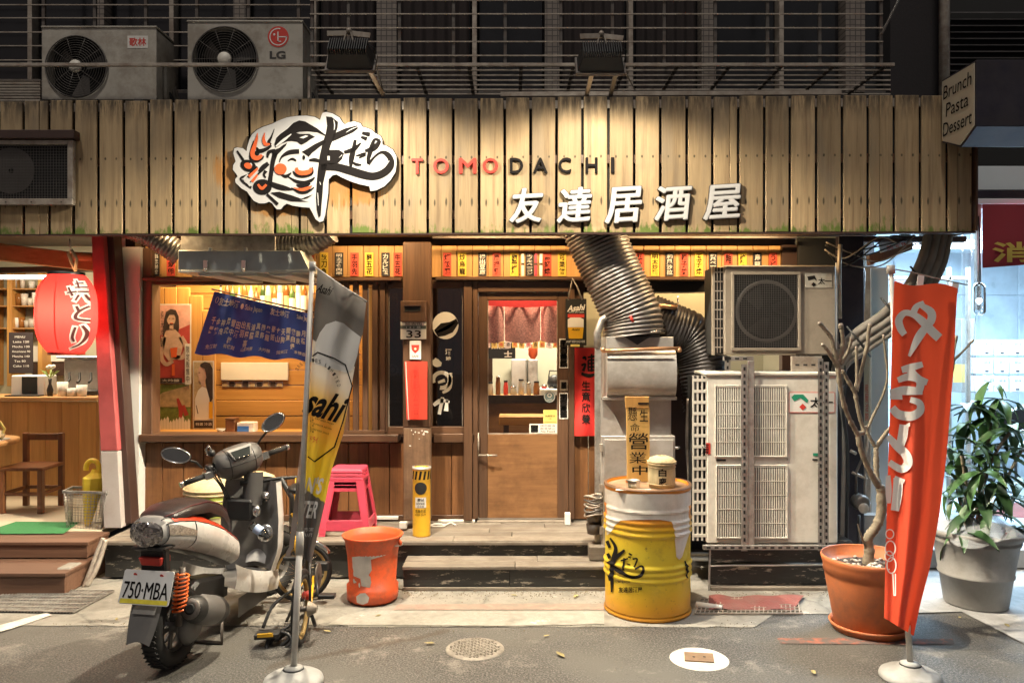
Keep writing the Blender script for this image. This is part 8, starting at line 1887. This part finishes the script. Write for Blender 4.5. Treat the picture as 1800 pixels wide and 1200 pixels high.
# front end
MB().tube([S(1.0, 0, .85), S(1.13, 0, .5), S(1.27, -.06, RW)], .022, 8).build('fork', m_iron, sct)
MB().grid(lambda u, v: S(1.27 + .265 * math.cos(.1 + 2.8 * v), -.07 + .14 * u, RW + .265 * math.sin(.1 + 2.8 * v) + .015 * math.sin(PI * u)), 6, 14).build('front_fender', m_scoot_white, sct)
gl_, gr__ = P(322, 850, 5.17), P(503, 786, 5.60)
cowl_c = P(418, 806, 5.40); bl_a, br_a = P(352, 832, 5.22), P(455, 795, 5.50)
dirb = (gr__ - gl_).normalized()
upb = V((0, 0, 1)) - dirb * dirb.z; upb.normalize(); fwb = upb.cross(dirb)
def cow(u, v):
    s = -1 + 2 * u; w_ = .26; k = math.sqrt(max(0, 1 - abs(s) ** 2.6)); r1, r2 = .035 + .075 * k, .03 + .085 * k; a = 2 * PI * v
    c = cowl_c.lerp(cowl_c, 0) + dirb * s * w_ * .62 + upb * (-.03 * k)
    return c + upb * (r1 * math.sin(a) + (.015 * k)) + fwb * (r2 * math.cos(a))
MB().grid(cow, 24, 20).build('handlebar_cowl', m_scoot_grey, sct)
c0 = cowl_c - fwb * .0
MB().grid(lambda u, v: S(.955 + .02 * v, -.07 + .14 * u, .84 - .22 * (1 - v) + .0) + V((0, 0, .08)) - hv * .045 * math.sin(PI * u), 10, 8).build('cowl_stem', m_scoot_grey, sct)
cl_ = cowl_c - fwb * .095 + upb * .055
def clu(k, o): return [cl_ - dirb * .088 * k + upb * .034 * k - fwb * o, cl_ + dirb * .088 * k + upb * .034 * k - fwb * o, cl_ + dirb * .06 * k - upb * .034 * k - fwb * (.03 + o), cl_ - dirb * .06 * k - upb * .034 * k - fwb * (.03 + o)]
MB().prism(clu(1.0, 0), fwb * .03 + upb * .005).build('instrument_bezel', m_scoot_panel, sct, .008)
MB().prism(clu(.82, .003), fwb * .02).build('instrument_panel', m_screen, sct, .004)
for k in range(3): MB().ball(cl_ + dirb * (-.03 + .03 * k) - upb * .024 - fwb * .034, .006, 8, 5).build('button', m_chrome, sct)
for u_ in (.24, .76): MB().tube([cow(u_, k / 24) * 1.0 for k in range(24)], .003, 5, closed=True).build('cowl_seam', m_black, sct)
MB().tube([cow(.08 + .84 * k / 20, .5) for k in range(21)], .003, 5).build('cowl_seam', m_black, sct)
MB().tube([gl_.lerp(gr__, .0), gl_.lerp(gr__, .24)], [.017, .019], 12).build('grip', m_rubber, sct); MB().tube([gr__.lerp(gl_, .0), gr__.lerp(gl_, .24)], [.017, .019], 12).build('grip', m_rubber, sct)
MB().tube([gl_.lerp(gr__, .22), gl_.lerp(gr__, .80)], .012, 8).build('handlebar', m_iron, sct)
for e, d_ in ((gl_, dirb), (gr__, -dirb)): MB().tube([e - d_ * .022, e + d_ * .004], .02, 12).build('bar_end', m_chrome, sct)
for e, d_, sgn in ((gl_, dirb, 1), (gr__, -dirb, -1)):
    MB().obox(e + d_ * .165, d_ * .03, upb * .026, fwb * .03).build('switch_block', m_chrome, sct, .006)
    MB().tube([e + d_ * .165 + fwb * .035, e + d_ * .12 + fwb * .06, e + d_ * .03 + fwb * .062, e + d_ * .0 + fwb * .055], .006, 6).build('brake_lever', m_chrome, sct)
    MB().lathe([(0, -.025), (.03, -.025), (.035, 0), (.03, .025), (0, .025)], e + d_ * .2 + fwb * .03 + upb * .03, 14, upb).build('brake_reservoir', m_black, sct)
def mirror(c, rx, rz, tilt, stem):
    e1 = V((math.cos(tilt), 0, math.sin(tilt))); e2 = V((-math.sin(tilt), 0, math.cos(tilt)))
    o = MB(); n = 22; rim = [c + e1 * rx * math.cos(2 * PI * k / n) + e2 * rz * math.sin(2 * PI * k / n) for k in range(n)]
    MB().add(rim, [tuple(range(n))]).build('mirror_glass', m_mirror, sct)
    def bk(u, v): a = 2 * PI * u; k = math.cos(v * PI / 2); return c + V((0, .006 + .035 * math.sin(v * PI / 2), 0)) + e1 * rx * 1.1 * k * math.cos(a) + e2 * rz * 1.12 * k * math.sin(a)
    MB().grid(bk, 22, 6).build('mirror_shell', m_black, sct); MB().tube([p - V((0, .002, 0)) for p in rim], .005, 6, closed=True).build('mirror_rim', m_chrome, sct)
    MB().tube(stem, .008, 8).build('mirror_stem', m_black, sct)
mirror(P(309, 800, 5.10), .092, .046, -.18, [P(327, 807, 5.14), P(345, 812, 5.2), P(355, 822, 5.24)]); mirror(P(480, 742, 5.45), .086, .046, .62, [P(470, 757, 5.47), P(459, 770, 5.48), P(454, 778, 5.5), P(453, 792, 5.5)])
MB().tube([P(366, 800, 5.28), P(362, 790, 5.28), P(366, 783, 5.28), P(372, 792, 5.3)], .008, 6).build('phone_mount', m_chrome, sct); MB().ball(P(372, 796, 5.3), .025, 10, 8).build('mount_base', m_black, sct)
for k in range(3): MB().tube(spline([tuple(P(360 + 8 * k, 822, 5.25)), tuple(P(385 + 5 * k, 850 + 4 * k, 5.3)), tuple(P(400 + 3 * k, 880, 5.38))], 6), .005, 6).build('cable', m_black, sct)
bt = T('water_bottle', 'clear plastic bottle in the scooter pocket', 'bottle', S(.87, .08, .62)); c = S(.80, .07, .60); MB().lathe([(0, 0), (.028, 0), (.03, .02), (.03, .10), (.012, .13), (.012, .15), (0, .15)], c, 16, (.75, -.1, -.45)).build('body', m_clear, bt); MB().lathe([(.031, .035), (.031, .085)], c, 16, (.75, -.1, -.45)).build('label', M('pale_blue', (.35, .45, .65), .5), bt)

# ---------------------------------------------------------------- folding bicycle
bk = T('folding_bicycle', 'yellow and black folding bicycle standing behind the beer flag pole', 'bicycle', G(530, 1120))
def bwheel(c, r, ax, name):
    ax = V(ax).normalized(); e1 = ax.orthogonal().normalized(); e2 = ax.cross(e1)
    w_ = MB().tube([c + e1 * r * math.cos(2 * PI * k / 40) + e2 * r * math.sin(2 * PI * k / 40) for k in range(40)], .020, 10, closed=True).build(name, m_rubber, bk)
    MB().tube([c + e1 * (r - .019) * math.cos(2 * PI * k / 40) + e2 * (r - .019) * math.sin(2 * PI * k / 40) for k in range(40)], .0145, 8, closed=True).build('tan_wall', m_tan, w_)
    o = MB()
    for k in range(20):
        a = 2 * PI * k / 20; o.tube([c + e1 * .02 * math.cos(a + .8) + e2 * .02 * math.sin(a + .8) + ax * (.02 if k % 2 else -.02), c + e1 * (r - .03) * math.cos(a) + e2 * (r - .03) * math.sin(a)], .0011, 4)
    o.build('spokes', m_chrome, w_); MB().tube([c - ax * .045, c + ax * .045], .016, 10).build('hub', m_iron, w_)
    return w_
fw = P(530, 1014, 5.52); fw.z = .208; bax = V((.30, -1, 0)).normalized(); bwheel(fw, .188, bax, 'front_wheel')
rw = P(529, 1090, 4.75); rw.z = .208; rax = V((1, .05, 0)).normalized(); bwheel(rw, .188, rax, 'rear_wheel')
hd = fw + V((-.05, -.06, .42)); bbx = rw + V((-.05, .38, .08))
MB().tube([hd + V((0, 0, -.05)), bbx + V((0, .05, .12))], .026, 10).build('main_tube', m_black, bk)
MB().tube([bbx, bbx + V((-.02, -.12, .55))], .017, 10).build('seat_tube', m_black, bk)
for s_ in (-1, 1):
    MB().tube([bbx + V((s_ * .03, 0, 0)), rw + V((s_ * .055, 0, 0))], .009, 8).build('chain_stay', m_yellow, bk); MB().tube([bbx + V((s_ * .02, -.06, .28)), rw + V((s_ * .055, 0, 0))], .008, 8).build('seat_stay', m_black, bk)
    MB().tube([hd + V((0, 0, -.12)) + bax * s_ * .05, fw + bax * s_ * .055], .013, 8).build('fork_blade', m_yellow, bk)
MB().tube([hd + V((0, 0, -.14)), hd + V((.0, 0, .10)), hd + V((-.07, -.02, .24))], .018, 10).build('stem', m_black, bk)
hbc = hd + V((-.07, -.02, .24)); MB().tube([hbc + V((-.24, -.08, -.03)), hbc, hbc + V((.24, .08, .0))], .012, 8).build('handlebar', m_black, bk)
for s_ in (-1, 1): MB().tube([hbc + V((s_ * .25, s_ * .083, -.02)), hbc + V((s_ * .15, s_ * .05, -.01))], .017, 10).build('grip', m_rubber, bk)
MB().ball(bbx + V((-.02, -.16, .60)), (.065, .13, .03), 14, 8).build('saddle', m_black, bk)
MB().lathe([(.02, -.004), (.085, -.004), (.09, 0), (.085, .004), (.02, .004)], bbx + V((.06, 0, 0)), 28, (1, 0, 0)).build('chain_ring', m_iron, bk)
for s_ in (-1, 1):
    e = bbx + V((s_ * .09, -.14 * s_, -.08 * s_)); MB().tube([bbx + V((s_ * .05, 0, 0)), e], .010, 8).build('crank', m_black, bk); MB().obox(e + V((s_ * .06, 0, 0)), (.05, 0, 0), (0, .03, 0), (0, 0, .012)).build('pedal', m_black, bk, .003)
MB().tube([rw + V((.0, .215 * math.cos(.4 + 2.0 * k / 12), .215 * math.sin(.4 + 2.0 * k / 12))) for k in range(13)], .018, 6).build('rear_fender', m_black, bk)
e1 = bax.orthogonal().normalized(); e1 = V((bax.y, -bax.x, 0)).normalized()
MB().tube([fw + e1 * -.215 * math.cos(.55 + 1.3 * k / 10) + V((0, 0, .215 * math.sin(.55 + 1.3 * k / 10))) for k in range(11)], .020, 8).build('front_fender', m_chrome, bk)
MB().obox(P(566, 994, 5.45), (.045, 0, 0), (0, .03, 0), (0, 0, .028)).build('lamp', m_black, bk, .006); MB().ball(P(539, 1045, 4.9), .03, 10, 8).build('reflector', m_print_red, bk)
o = MB()
for k in range(9): o.lathe([(.02, 0), (.045 - .003 * k, 0), (.045 - .003 * k, .003), (.02, .003)], rw + V((.045 + .006 * k, 0, 0)), 16, (1, 0, 0))
o.build('sprockets', m_iron_pale, bk)
MB().tube([rw + V((.05, -.0, -.0)), rw + V((.07, .03, -.09)), rw + V((.07, .06, -.12))], .012, 8).build('derailleur', m_black, bk)
MB().tube(spline([tuple(hbc + V((.1, 0, 0))), tuple(hbc + V((.12, -.1, -.2))), tuple(hd + V((.03, -.1, 0))), tuple(bbx + V((0, .1, .2)))], 6), .004, 6).build('brake_cable', m_yellow, bk)
MB().tube([bbx + V((-.03, .02, -.03)), bbx + V((-.14, -.02, -.285))], .009, 8).build('kick_stand', m_iron, bk)

c = P(478, 1120, 4.72); MB().obox(c + V((-.02, 0, .02)), (.07, .01, 0), (0, .045, 0), (0, 0, .016)).build('folded_pedal', m_black, bk, .004)
MB().tube([c + V((.03, 0, .02)), c + V((.16, .2, .08))], .011, 8).build('crank_arm', m_black, bk)
for k in range(3): MB().tube([c + V((.05 + .075 * math.cos(a * .35), .03 * k - .02 + .04 * math.sin(a * .35), -.03 + .055 * math.sin(a * .35 + .6 * k))) for a in range(18)], .012, 6, closed=True).build('cable_lock', m_black, bk)
MB().tube(spline([tuple(c + V((-.06, .02, .05))), tuple(c + V((-.02, .1, .16))), tuple(c + V((.08, .22, .22))), tuple(c + V((.18, .3, .2)))], 6), .010, 7).build('lock_cable', m_black, bk)
MB().bar(c + V((-.07, -.05, .03)), c + V((.02, -.05, .035)), .012, .02).build('pedal_reflector', m_yellow, bk)
